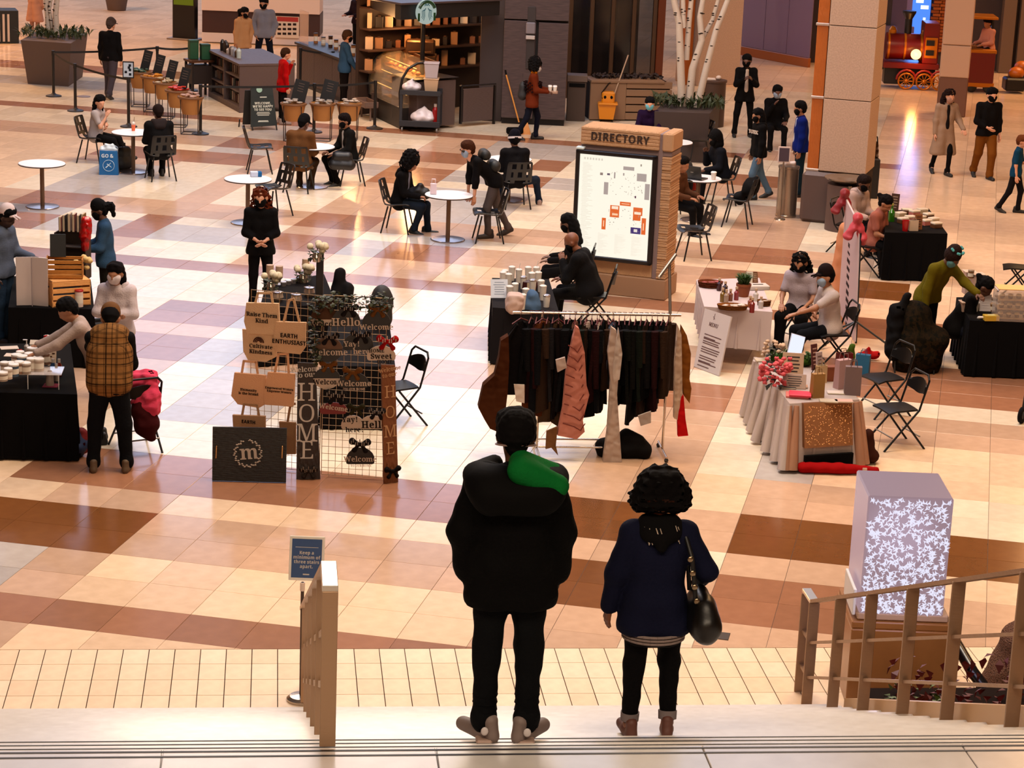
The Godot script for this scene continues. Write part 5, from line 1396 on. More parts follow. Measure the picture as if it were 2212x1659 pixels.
func jar(label: String, at: Vector3, r: float, h: float, c: Color, lid: Color, group := "", nm := "candle_jar", cat := "candle"):
	var o = thing(nm, label, cat, at,0, group)
	var b = Z(); b.lathe([Vector2(0,0), Vector2(r,0), Vector2(r, h), Vector2(0, h)],14); part("jar", b, M(c,.25), o)
	b = Z(); b.lathe([Vector2(r * 1.06, h), Vector2(r * 1.06, h + .016), Vector2(r * .98, h + .02), Vector2(0, h + .02)],14); part("lid", b, M(lid,.35), o)
	b = Z(); b.lathe([Vector2(r * 1.01, h * .25), Vector2(r * 1.01, h * .75)],14); part("paper_label", b, M(C3(.82,.78,.72),.6), o)
	return o

func left_stalls():
	var bk = M(C3(.03,.025,.028),.95)
	var T = .74
	cloth_table("vendor_table", "black cloth table carrying the wooden crates at the left", [30,596,196,604,204,668,18,664], T, bk)
	crate("lower pale wooden crate at the table's front, topmost crate upon it", G(141,662, T) + V3(0,0,-.16), V3(.48,.32,.32),28, C3(.84,.60,.36), false)
	crate("upper small wooden crate stacked on the pale crate", G(141,662, T) + V3(-.04,.325,-.2), V3(.44,.24,.26),8, C3(.66,.43,.20))
	var o = thing("display_board", "white folding display board standing at the left edge of the crate table", "board", G(70,660, T))
	for e in [[-.09,.25,-.18], [.10,-.2,.2]]:
		var b = Z(); b.T = Transform3D(Basis(Vector3.UP, e[1]), V3(e[0],.30,0)); b.box(Vector3.ZERO, V3(.2,.6,.012),.002); part("panel", b, M(C3(.70,.64,.62),.6), o)
	var b = Z(); b.tube(V3(.005,0,.03), V3(.005,.6,.03),.006); part("hinge", b, M(C3(.55,.5,.5)), o)
	var tp = G(141,662, T)
	o = thing("slate", "black slate board propped on top of the upper crate", "board", tp + V3(-.12,.57,-.2),10)
	b = Z(); b.T = Transform3D(Basis(Vector3.RIGHT,-.2), V3(0,.14,0)); b.box(Vector3.ZERO, V3(.19,.28,.012),.003); part("board", b, M(C3(.03,.025,.025),.5), o)
	b = Z(); b.tube(V3(0,.2,-.03), V3(0,.0,-.1),.006); part("strut", b, M(BK), o)
	o = thing("book_case", "dark wooden display box of red books behind the crates", "display box", G(158,600, T) + V3(0,0,0),-8)
	var dw = M(C3(.16,.10,.06),.6)
	for e in [[0,.3,-.1,.40,.6,.015], [-.2,.3,0,.015,.6,.22], [.2,.3,0,.015,.6,.22], [0,.02,0,.4,.02,.22], [0,.42,0,.4,.015,.22], [0,.22,0,.4,.015,.22]]:
		b = Z(); b.box(V3(e[0], e[1], e[2]), V3(e[3], e[4], e[5]),.003); part("shelf_board", b, dw, o)
	var cols = [C3(.45,.05,.05), C3(.08,.06,.06), C3(.5,.42,.38), C3(.35,.04,.05), C3(.10,.08,.08), C3(.45,.30,.06)]
	for k in 6:
		var q = thing("book", ["red book standing first on the dark display box", "black book standing second on the dark display box", "white book standing third on the dark display box", "dark red book standing fourth on the display box", "charcoal book standing fifth on the display box", "ochre book standing last on the display box"][k], "book", G(158,600, T) + V3(-.15 + k * .058,.61,-.02),-8 + hsh(k,1) * 10)
		b = Z(); b.box(V3(0,.09 + hsh(k,2) * .03,0), V3(.035,.18 + hsh(k,2) * .06,.15),.004); part("cover", b, M(cols[k],.5), q)
		b = Z(); b.box(V3(.0,.092 + hsh(k,2) * .03,.004), V3(.025,.182 + hsh(k,2) * .06,.148),.002); part("pages", b, M(C3(.7,.62,.52)), q)
	b = Z(); b.add(sdf([[0,.02,0,.02,.36,0,.05,.07], [.0,.18,0,.03,.3,0,.075,.06]],.04,.018,.006,60.0), Transform3D(Basis.from_scale(V3(1,1,.5)), Vector3.ZERO))
	solo("snack_bag", b, M(C3(.65,.03,.03),.25), "glossy red foil bag standing behind the crates", "bag", G(184,608, T) + V3(0,.42,0))
	jar("white and red canister in front of the pale crate", G(171,662, T),.05,.19, C3(.80,.72,.68), C3(.6,.03,.03), "", "canister", "canister")
	o = thing("flowers", "white and yellow flowers beside the red books", "flowers", G(178,630, T))
	b = MB.new()
	for k in 9: b.ell(V3((hsh(k,1) - .5) * .2,.30 + hsh(k,2) * .16, (hsh(k,3) - .5) * .1), V3(.04,.03,.035),8,5,.15, k)
	part("blooms", b, M(C3(.80,.68,.45),.8), o)
	b = Z(); b.lathe([Vector2(0,0), Vector2(.04,0), Vector2(.05,.2), Vector2(0,.2)],10); part("vase", b, M(C3(.4,.28,.12),.5), o)
	# candle table in front
	cloth_table("vendor_table", "black cloth table of candles and lotions at the left edge", [-60,742,152,742,167,852,-70,846], T, bk)
	o = thing("display_riser", "clear acrylic riser holding rows of candle jars", "riser", G(20,838, T),6)
	var ac = M(C3(.82,.78,.76),.1,0, {"a": .45})
	b = Z(); b.box(V3(.06,.16,-.12), V3(.98,.008,.34),.002); part("shelf", b, ac, o)
	for x in [-.40,-.1,.2,.52]: b = Z(); b.box(V3(x,.08,.045), V3(.008,.16,.008)); part("post", b, M(C3(.85,.82,.8),.2), o)
	var jl = [[6,822], [18,818], [30,812], [42,806], [56,806], [68,800], [48,792], [36,790], [64,786], [84,800], [82,788], [98,786], [98,776], [70,776], [44,778], [24,800], [10,806]]
	for k in jl.size():
		jar("white lidded candle jar on the clear riser", G(jl[k][0], jl[k][1], T + .165),.042 + hsh(k,1) * .014,.07 + hsh(k,2) * .055, [C3(.55,.48,.42), C3(.70,.62,.56), C3(.20,.28,.36), C3(.5,.36,.28)][k % 4], C3(.82,.78,.74), "candle jars on the clear riser")
	var lo = [[58,772, "tall white pump bottle on the candle table",0], [76,772, "white spotted milk carton shaped box on the candle table",1], [45,785, "small gift set wrapped in clear film with red ribbon",2], [102,762, "white candle with a red flower on a tall stand",3], [112,790, "patterned card standing at the candle table's right",4], [115,812, "blue capped bottle at the candle table's right corner",5], [128,812, "orange bottle at the candle table's right corner",6], [108,834, "clear jar of pale salts on a pink tray",7], [122,822, "tall clear bottle beside the jar of salts",8]]
	for e in lo:
		o = thing(["pump_bottle", "gift_box", "gift_set", "candle", "card", "bottle", "bottle", "salt_jar", "bottle"][e[3]], e[2], ["bottle", "box", "gift", "candle", "card", "bottle", "bottle", "jar", "bottle"][e[3]], G(e[0], e[1], T))
		match e[3]:
			0:
				b = Z(); b.lathe([Vector2(0,0), Vector2(.03,0), Vector2(.03,.13), Vector2(.012,.15), Vector2(0,.15)],12); part("bottle", b, M(C3(.62,.58,.56),.3), o)
				b = Z(); b.tube(V3(0,.15,0), V3(0,.2,0),.006); b.box(V3(-.015,.2,0), V3(.05,.012,.014),.003); part("pump", b, M(C3(.85,.82,.8),.3), o)
			1:
				b = Z(); b.box(V3(0,.08,0), V3(.10,.16,.08),.004); b.hexa([V3(-.05,.16,.04), V3(.05,.16,.04), V3(.05,.16,-.04), V3(-.05,.16,-.04)], [V3(-.05,.2,.003), V3(.05,.2,.003), V3(.05,.2,-.003), V3(-.05,.2,-.003)]); part("carton", b, M(C3(.80,.74,.68)), o)
				b = MB.new()
				for k in 8: b.box(V3((hsh(k,1) - .5) * .08,.03 + hsh(k,2) * .11,.041), V3(.016,.016,.002),.0)
				part("spots", b, M(C3(.12,.08,.08)), o)
			2:
				b = Z(); b.box(V3(0,.06,0), V3(.11,.12,.07),.01); part("box", b, M(C3(.75,.68,.6),.3), o)
				b = Z(); b.box(V3(0,.045,.037), V3(.06,.06,.006),.002); b.ell(V3(0,.13,0), V3(.04,.03,.03),8,5,.2); part("ribbon", b, M(C3(.65,.12,.05)), o)
			3:
				b = Z(); b.lathe([Vector2(0,0), Vector2(.06,0), Vector2(.06,.05), Vector2(.035,.06), Vector2(.035,.2), Vector2(0,.2)],12); part("candle", b, M(C3(.82,.76,.72)), o)
				b = Z(); b.ell(V3(.0,.18,.03), V3(.03,.035,.02),8,5,.2); part("flower", b, M(C3(.6,.06,.06)), o)
			4:
				b = Z(); b.T = Transform3D(Basis(Vector3.RIGHT,-.2), Vector3.ZERO); b.box(V3(0,.1,0), V3(.09,.2,.006)); part("card", b, M(C3(.75,.66,.58)), o)
				b = Z(); b.T = Transform3D(Basis(Vector3.RIGHT,-.2), Vector3.ZERO)
				for k in 5: b.box(V3((k % 2 - .5) * .03,.03 + k * .035,.004), V3(.03,.014,.002))
				part("print", b, M(C3(.25,.14,.1)), o)
			7:
				b = Z(); b.box(V3(.01,.006,0), V3(.16,.012,.14),.003); part("tray", b, M(C3(.42,.16,.22)), o)
				b = Z(); b.lathe([Vector2(0,.012), Vector2(.045,.012), Vector2(.04,.14), Vector2(.02,.17), Vector2(0,.17)],12); part("jar", b, M(C3(.52,.46,.42),.2), o)
			_:
				var cc = {5: C3(.10,.20,.32),6: C3(.42,.10,.04),8: C3(.6,.55,.52)}[e[3]]
				b = Z(); b.lathe([Vector2(0,0), Vector2(.032,0), Vector2(.032,.12), Vector2(.014,.15), Vector2(0,.15)],12); part("bottle", b, M(cc,.2), o)
				b = Z(); b.lathe([Vector2(0,.15), Vector2(.016,.15), Vector2(.016,.19), Vector2(0,.19)],10); part("cap", b, M(C3(.75,.7,.66)), o)
	for k in 3:
		o = thing("paper", ["white card lying flat near the pump bottle", "white tray liner under the gift set", "cream sheet at the back of the candle table"][k], "paper", G([30,60,20][k], [768,790,752][k], T),10 * k)
		b = Z(); b.box(V3(0,.004,0), V3(.2,.008,.14),.002); part("sheet", b, M(C3(.75,.68,.62)), o)
	# things on the floor by that table
	b = Z(); b.add(sdf([[-.12,.1,0,.12,.12,0,.13,.13], [-.02,.1,0,.1,.28,0,.14,.06]],.06,.025,.014,28.0)); solo("blue_bag", b, M(C3(.02,.12,.26),.7), "crumpled blue bag on the floor under the candle table", "bag", G(140,985))
	b = Z(); b.add(sdf([[0,.08,0,0,.26,0,.07,.06]],.04,.02,.01,40.0)); solo("red_bag", b, M(C3(.45,.03,.03),.7), "small red bag beside the crumpled blue bag", "bag", G(178,985))
	b = Z(); b.add(sdf([[-.06,.76,0,.10,.80,0,.12,.12], [.05,.6,.05,.15,.66,.08,.12,.1], [.12,.45,.1,.16,.55,.1,.09,.1]],.05,.018,.012,50.0)); solo("pink_coat", b, M(C3(.75,.22,.32),1.0,0, {"rim": .6}), "fluffy pink coat over the folding chair behind the vest man", "clothing", G(300,975),0)
	b = Z(); b.add(sdf([[.0,.5,.04,.06,.36,.06,.12,.14], [.06,.3,.06,.1,.2,.06,.12,.06]],.05,.022,.008,40.0)); solo("maroon_coat", b, M(C3(.20,.03,.04),.9), "dark red garment hanging below the pink coat", "clothing", G(308,978),0)

# ---------------------------------------------------------------- right stalls
func textlines(o: Node3D, x0: float, x1: float, ys: Array, z: float, m: Material, h := .008, X := Transform3D()):
	var b = Z(); b.T = X
	for k in ys.size():
		var w = (x1 - x0) * (.75 + .25 * hsh(k,7))
		b.box(V3(x0 + w / 2, ys[k], z), V3(w, h,.002))
	part("print", b, m, o)

func frame_card(label: String, at: Vector3, w: float, h: float, yaw: float, lean: float, c: Color, print_c: Color, nm := "sign_card", cat := "sign"):
	var o = thing(nm, label, cat, at, yaw)
	var X = Transform3D(Basis(Vector3.RIGHT,-lean), V3(0, h / 2 * cos(lean),0))
	var b = Z(); b.T = X; b.box(Vector3.ZERO, V3(w, h,.014),.003); part("board", b, M(c,.5), o)
	b = Z(); b.T = X
	for k in 5: b.box(V3(0, h * (.32 - .15 * k),.0085), V3(w * (.45 + .25 * hsh(k,3)), h * .05,.002))
	part("print", b, M(print_c,.5), o)
	b = Z(); b.tube(X * V3(0, h * .1,-.01), V3(0,.003,-h * .4),.005); part("strut", b, M(BK), o)
	return o

func gift_bag(label: String, at: Vector3, s: Vector3, yaw: float, c: Color, nm := "gift_bag"):
	var o = thing(nm, label, "bag", at, yaw)
	var b = MB.new()
	b.hexa([V3(-s.x / 2,0, s.z / 2), V3(s.x / 2,0, s.z / 2), V3(s.x / 2,0,-s.z / 2), V3(-s.x / 2,0,-s.z / 2)], [V3(-s.x / 2, s.y, s.z / 2.6), V3(s.x / 2, s.y, s.z / 2.6), V3(s.x / 2, s.y,-s.z / 2.6), V3(-s.x / 2, s.y,-s.z / 2.6)]); part("bag", b, M(c,.5), o)
	b = Z(); b.box(V3(0, s.y * .98,0), V3(s.x * .9,.01, s.z * .6)); part("opening", b, M(c * .5,.8), o)  # darker copy of the bag colour stands for shade inside the bag
	for e in [-1,1]:
		b = Z(); b.path([V3(-s.x * .2, s.y, e * s.z / 2.6), V3(-s.x * .15, s.y * 1.22, e * s.z / 3), V3(s.x * .15, s.y * 1.22, e * s.z / 3), V3(s.x * .2, s.y, e * s.z / 2.6)],.004,5); part("handle", b, M(c * .8,.6), o)
	return o

func basket(label: String, at: Vector3, rx: float, rz: float, h: float, c: Color, fill := C3(.7,.62,.55)):
	var o = thing("basket", label, "basket", at)
	var X = Transform3D(Basis.from_scale(V3(rx,1, rz)), Vector3.ZERO)
	var b = Z(); b.T = X; b.lathe([Vector2(0,0), Vector2(.88,0), Vector2(1, h), Vector2(.92, h), Vector2(.82,.02), Vector2(0,.02)],22); part("wicker", b, M(c,.8,0, {"bump": "stone", "bs": 1.5, "sc": 3.0}), o)
	b = MB.new()
	for r in 3:
		for k in 22: b.tube(V3(cos(TAU * k / 22) * rx * (.9 + .04 * r), h * (.25 + .35 * r), sin(TAU * k / 22) * rz * (.9 + .04 * r)), V3(cos(TAU * (k + 1) / 22) * rx * (.9 + .04 * r), h * (.25 + .35 * r), sin(TAU * (k + 1) / 22) * rz * (.9 + .04 * r)),.006,.006,5, false)
	part("weave_ring", b, M(c * .8,.8), o)
	b = MB.new()
	for k in 8: b.box(V3((hsh(k,1) - .5) * rx * 1.2, h * .7 + k * .004, (hsh(k,2) - .5) * rz), V3(rx * .5,.012, rz * .5),.003, hsh(k,3) * 3.0)
	part("wrapped_goods", b, M(fill,.5), o)
	return o

func right_stalls():
	var T = .74
	var wh = M(C3(.72,.66,.66),.85); var bk = M(C3(.03,.025,.028),.95)
	cloth_table("vendor_table", "white stretch cloth table with baskets and a green plant", [1504,604,1640,600,1669,674,1521,662], T, wh,.22,-.02)
	# leaning notice board
	var P = Pl.new(self, G(1501,792), G(1556,813),.28)
	var o = plate("notice_board", "tall white printed notice board leaning against the white table", "sign", P, [1525,667,1582,685,1555,813,1501,792],.02, M(C3(.74,.69,.68),.6))
	var ink = M(C3(.35,.24,.24)); var q: Vector2 = P.p(1545,700)
	lettering("MENU",.06, ink, o, Transform3D(Basis(), V3(q.x, q.y - .02,.022)), "Droid Serif",400); 
	var l0: float = P.p(1511,745).x; var b = MB.new()
	for k in 15:
		var y = 728 + k * 4.6; var q0 = P.p(1523 - k * 1.1, y); var q1 = P.p(1523 - k * 1.1 + 22 + hsh(k,1) * 18, y + 9)
		if k in [5,9]: continue
		b.box(V3((q0.x + q1.x) / 2, (q0.y + q1.y) / 2 + .03,.022), V3(absf(q1.x - q0.x),.010,.002))
	part("print", b, ink, o); b = Z(); var qe = P.p(1546,685); b.tube(V3(qe.x, qe.y - .04,.022), V3(qe.x, qe.y + .04,.022),.003); b.tube(V3(qe.x - .02, qe.y,.022), V3(qe.x + .02, qe.y - .03,.022),.003); part("monogram", b, ink, o)
	basket("round red brown basket of wrapped soaps at the back of the white table", G(1534,620, T),.17,.12,.08, C3(.42,.20,.10), C3(.55,.22,.2))
	basket("oval wicker tray of white printed cards at the front of the white table", G(1582,668, T),.20,.11,.06, C3(.52,.30,.12), C3(.78,.72,.68))
	basket("small round woven bowl on the white table's right corner", G(1650,660, T),.09,.08,.07, C3(.45,.26,.10))
	o = thing("potted_plant", "bushy green grass plant in a terracotta pot on the white table", "plant", G(1605,640, T))
	b = Z(); b.lathe([Vector2(0,0), Vector2(.07,0), Vector2(.095,.14), Vector2(.1,.14), Vector2(.1,.17), Vector2(.085,.17), Vector2(.08,.14), Vector2(0,.14)],16); part("pot", b, M(C3(.50,.25,.10),.7), o)
	b = MB.new()
	for k in 160: leaf(b, V3((hsh(k,1) - .5) * .12,.16, (hsh(k,2) - .5) * .12), V3((hsh(k,3) - .5) * 1.3,.8, (hsh(k,4) - .5) * 1.3).normalized(),.13 + hsh(k,5) * .08,.010)
	part("grass_blades", b, M(C3(.15,.26,.05),.6,0, {"back": C3(.1,.2,.03)}), o).set_meta("kind", "stuff")
	var bl = [[1560,652, C3(.45,.33,.08), "small olive glass bottle, leftmost of the front row"], [1568,654, C3(.60,.50,.42), "pale glass bottle, second of the front row"], [1577,650, C3(.42,.22,.10), "amber bottle, third of the front row"], [1590,648, C3(.50,.16,.16), "small rose bottle beside the terracotta pot"], [1620,664, C3(.55,.26,.10), "tall orange bottle right of the oval tray"], [1624,675, C3(.45,.08,.08), "red glass candle at the front of the white table"], [1643,666, C3(.70,.66,.64), "clear tumbler at the white table's front right"], [1553,628, C3(.20,.04,.05), "dark red jar behind the front row"], [1566,632, C3(.16,.05,.05), "dark maroon bottle behind the front row"], [1632,650, C3(.75,.70,.66), "white cream jar beside the white tray"]]
	for e in bl:
		o = thing("bottle", e[3], "bottle", G(e[0], e[1], T)); var hh = .12 + hsh(e[0],1) * .06
		b = Z(); b.lathe([Vector2(0,0), Vector2(.032,0), Vector2(.034, hh * .7), Vector2(.014, hh * .85), Vector2(.014, hh), Vector2(0, hh)],12); part("glass", b, M(e[2],.15), o)
		b = Z(); b.lathe([Vector2(0, hh), Vector2(.018, hh), Vector2(.018, hh + .03), Vector2(0, hh + .03)],10); part("cap", b, M(C3(.72,.6,.48),.4), o)
	o = thing("tray", "white rectangular tray with a dark band behind the plant", "tray", G(1632,624, T),12)
	b = Z(); b.box(V3(0,.03,0), V3(.34,.06,.2),.01); part("tray", b, M(C3(.75,.70,.66),.5), o); b = Z(); b.box(V3(.03,.061,0), V3(.14,.004,.03)); part("band", b, M(C3(.15,.1,.1)), o)
	frame_card("small white pointed card standing behind the plant", G(1618,612, T),.09,.16,0,.15, C3(.78,.74,.66), C3(.4,.3,.2))
	frame_card("small brown easel card right of the plant", G(1630,612, T),.08,.16,20,.3, C3(.40,.24,.12), C3(.7,.6,.5))
	o = thing("tassel", "dark red tassel hanging from the white table's front edge", "tassel", G(1589,680,.62))
	b = Z(); b.tube(V3(0,.1,0), V3(0,.02,0),.003); b.tube(V3(0,.03,0), V3(0,-.08,0),.012,.022,8); part("threads", b, M(C3(.42,.02,.03),.8), o)
	# roll-up banner, seen almost edge on
	var Bp = Pl.new(self, G(1815,682), G(1846,746))
	o = thing("banner", "tall white printed banner on a black stand seen almost edge on", "banner"); o.transform = Bp.xf()
	var pl = Bp.poly([1829,432,1857,484,1847,738,1812,668])
	b = Z(); b.ext(pl,-.012,.012); part("fabric", b, M(C3(.72,.62,.62),.8,0, {"back": C3(.3,.25,.25)}), o)
	b = MB.new()
	for k in 12:
		var s = Bp.p(1836 - k * .6,530 + k * 17); b.box(V3(s.x, s.y,.014), V3(.14 + hsh(k,2) * .2,.03 + hsh(k,1) * .03,.002))
	part("print", b, M(C3(.12,.05,.07)), o)
	var bt = Bp.p(1857,486); var bb = Bp.p(1846,738); var bf = Bp.p(1829,432)
	b = Z(); b.tube(V3(bb.x,.02,-.02), V3(bt.x, bt.y,-.02),.014); part("pole", b, M(BK,.4), o)
	b = Z(); b.tube(V3(bf.x, bf.y,0), V3(bt.x, bt.y,0),.016); part("top_rail", b, M(C3(.75,.68,.66),.4), o)
	for e in [[.35,.5], [-.1,.6], [.2,-.5]]: b = Z(); b.path([V3(bb.x,.32,0), V3(bb.x + e[0],.015, e[1])],.014,6); part("stand_leg", b, M(BK,.4), o)
	for e in [[bf, "crimson ribbon tied at the banner's far top corner"], [bt, "pink and black ribbon tied at the banner's near top corner"]]:
		var rb = sdf([[0,.02,0,.0,.1,0,.05,.07], [-.03,.0,0,-.12,-.16,.02,.05,.06], [.03,0,0,.08,-.2,0,.04,.07]],.03,.02,.012,40.0)
		b = Z(); b.add(rb); var s2 = solo("ribbon", b, M(C3(.50,.06,.10) if e[0] == bf else C3(.72,.22,.26),.6), e[1], "ribbon"); s2.position = Bp.at(e[0],.03)
	b = Z(); b.add(sdf([[0,.1,0,.02,1.0,0,.16,.1], [.1,.1,0,.06,.8,0,.14,.08]],.08,.03,.01,22.0)); solo("peach_cloth", b, M(C3(.72,.48,.34),.8), "peach cloth hanging behind the white banner", "cloth", G(1812,640))
	# back black table of cakes
	cloth_table("vendor_table", "black cloth table of boxed treats at the back right", [1906,456,2006,450,2047,505,1912,502], T, bk)
	o = thing("bottle", "green glass bottle on the back treat table", "bottle", G(1925,478, T))
	b = Z(); b.lathe([Vector2(0,0), Vector2(.05,0), Vector2(.05,.14), Vector2(.018,.2), Vector2(.018,.25), Vector2(0,.25)],14); part("glass", b, M(C3(.14,.38,.05),.15), o)
	b = Z(); b.lathe([Vector2(0,.25), Vector2(.022,.25), Vector2(.022,.28), Vector2(0,.28)],10); part("cap", b, M(C3(.6,.55,.2),.4), o)
	o = thing("party_cup", "red plastic cup on the front edge of the treat table", "cup", G(1955,499, T))
	b = Z(); b.lathe([Vector2(0,0), Vector2(.04,0), Vector2(.055,.16), Vector2(.059,.165), Vector2(.05,.165), Vector2(.045,.13), Vector2(0,.13)],16); part("cup", b, M(C3(.60,.02,.03),.3), o)
	frame_card("brown framed card standing behind the green bottle", G(1932,456, T),.13,.28,-25,.1, C3(.25,.12,.05), C3(.6,.5,.4))
	frame_card("brown framed price card at the treat table's front", G(1983,496, T),.12,.24,15,.1, C3(.50,.30,.16), C3(.2,.1,.06))
	var k2 = 0
	for e in [[1945,470], [1958,462], [1975,466], [1992,462], [1950,482], [1966,478], [1988,478], [2005,472], [2000,486], [2016,482], [2022,492], [1972,492]]:
		o = thing("treat_box", "clear lidded box of baked treats on the back table", "box", G(e[0], e[1], T), hsh(k2,1) * 40, "boxes of baked treats on the back table")
		b = Z(); b.box(V3(0,.03,0), V3(.15,.06,.11),.004); part("base", b, M([C3(.72,.62,.48), C3(.32,.18,.08), C3(.70,.40,.35)][k2 % 3],.4), o)
		b = Z(); b.box(V3(0,.075,0), V3(.155,.03,.115),.006); part("lid", b, M(C3(.85,.78,.68),.15), o); k2 += 1
	gift_bag("small clear bag of treats left of the price card", G(1972,498, T), V3(.14,.16,.08),10, C3(.72,.62,.52), "treat_bag")
	# long cake table at the right edge
	cloth_table("vendor_table", "long black cloth table of cakes at the right edge", [2066,642,2330,640,2350,702,2095,692], T, bk)
	o = thing("cake_case", "clear acrylic case of cream cakes on the right edge table", "case", G(2190,690, T))
	var ac = M(C3(.85,.78,.74),.08,0, {"a": .25})
	b = Z(); b.box(V3(.05,.2,0), V3(.62,.4,.3),.005); part("acrylic", b, ac, o)
	for s in 3: b = Z(); b.box(V3(.05,.03 + s * .12,-.02), V3(.58,.008,.26)); part("shelf", b, M(C3(.5,.36,.22),.4), o)
	b = Z(); b.box(V3(.05,.408,-.03), V3(.6,.012,.28),.003); part("lid", b, M(C3(.85,.68,.42),.4), o)
	for s in 3:
		for k in 5:
			var q3 = thing("cupcake", "cream topped cupcake, %s from the left on the %s shelf of the acrylic case" % [ORD[k], ["bottom", "middle", "top"][s]], "cake", G(2190,690, T) + V3(-.18 + k * .105,.036 + s * .12,.02),0, "cupcakes in the acrylic case")
			b = Z(); b.lathe([Vector2(0,0), Vector2(.026,0), Vector2(.034,.035), Vector2(0,.035)],10); part("base", b, M(C3(.28,.15,.07),.7), q3)
			b = Z(); b.ell(V3(0,.045,0), V3(.036,.022,.036),9,6,.08); part("frosting", b, M(C3(.85,.75,.58),.6), q3)
	var rr = [[2090,612,.3, "tall clear stand at the far left of the cake table", C3(.72,.62,.58)], [2108,628,.36, "second clear stand on the cake table", C3(.74,.64,.58)], [2085,650,.12, "low clear box at the left end of the cake table", C3(.66,.56,.50)]]
	for e in rr:
		o = thing("display_stand", e[3], "stand", G(e[0], e[1] + 22, T),8)
		b = Z(); b.box(V3(0, e[2] / 2,0), V3(.13, e[2],.13),.006); part("block", b, M(e[4],.1,0, {"a": .75}), o); b = Z(); b.box(V3(0, e[2] + .006,0), V3(.16,.012,.16),.003); part("top", b, M(C3(.82,.72,.64),.3), o)
	for k in 6:
		jar("small glass jar of sweets on the cake table's back row", G([2092,2118,2130,2148,2160,2142][k], [640,640,646,650,655,662][k] + 10, T) + V3(0, [.31,.0,.0,.0,.0,.0][k],0),.04,.09, C3(.45,.30,.18), C3(.6,.5,.4), "jars of sweets on the cake table", "sweet_jar", "jar")
	paper_cup(G(2107,672, T), "clear cup of orange tea on the cake table",1.1)
	frame_card("white blank card standing on the cake table", G(2127,672, T),.15,.22,0,.12, C3(.76,.72,.72), C3(.74,.70,.70))
	o = thing("yellow_box", "small yellow box at the cake table's front edge", "box", G(2140,692, T),8)
	b = Z(); b.box(V3(0,.035,0), V3(.19,.07,.11),.004); part("box", b, M(C3(.72,.58,.14),.5), o); b = Z(); b.box(V3(0,.071,0), V3(.09,.003,.05)); part("printed_panel", b, M(C3(.8,.75,.55)), o)
	b = Z(); b.add(sdf([[-.05,.02,0,.06,.025,.02,.02,.03]],.02,.012,.008,60.0)); solo("napkin", b, M(C3(.82,.78,.74),.8), "crumpled white napkin beside the yellow box", "napkin", G(2122,690, T))
	o = thing("pink_box", "pink topped sweet box near the standing card", "box", G(2112,655, T),10); b = Z(); b.box(V3(0,.05,0), V3(.2,.1,.12),.004); part("box", b, M(C3(.80,.62,.60),.3), o); b = Z(); b.box(V3(0,.105,0), V3(.2,.012,.12),.003); part("lid", b, M(C3(.60,.18,.16),.4), o)
	# camouflage coat and bag over a seat, stroller wheel
	o = thing("coat_pile", "camouflage coat and black bag heaped over a seat by the cake table", "clothing", G(1962,800))
	b = Z(); b.add(sdf([[.05,.3,0,.05,.7,-.1,.24,.2], [.12,.15,.0,.3,.4,.0,.2,.2], [-.05,.1,0,.25,.1,0,.16,.18]],.1,.03,.016,18.0)); part("coat", b, M(C3(.16,.13,.09),.9,0, {"tex": "camo", "sc": 2.0}), o)
	b = Z(); b.add(sdf([[-.22,.25,.05,-.2,.75,-.05,.12,.11], [-.18,.75,-.05,-.08,.95,-.1,.08,.05]],.06,.026,.014,30.0)); part("black_bag", b, M(BK,.8), o)
	for x in [-.2,.3]: b = Z(); b.tube(V3(x,.2,.1), V3(x,0,.16),.012); part("seat_leg", b, M(C3(.06,.05,.05),.4), o)
	o = thing("stroller_wheel", "black stroller wheel and leg at the right edge of the picture", "wheel", G(2206,914),0)
	b = Z(); b.T = Transform3D(Basis(Vector3.FORWARD, PI / 2) , V3(0,.1,0)) * Transform3D(Basis(Vector3.RIGHT,.6), Vector3.ZERO); b.lathe([Vector2(.05,-.02), Vector2(.095,-.02), Vector2(.1,0), Vector2(.095,.02), Vector2(.05,.02), Vector2(.05,-.02)],20); part("tyre", b, M(BK,.8), o)
	b = Z(); b.T = Transform3D(Basis(Vector3.FORWARD, PI / 2), V3(0,.1,0)); b.lathe([Vector2(0,-.015), Vector2(.05,-.012), Vector2(.05,.012), Vector2(0,.015)],14); part("hub", b, M(C3(.2,.2,.2),.4), o)
	b = Z(); b.tube(V3(0,.1,0), V3(.05,.6,-.1),.014); part("leg", b, M(BK,.5), o)
	sequin_table()

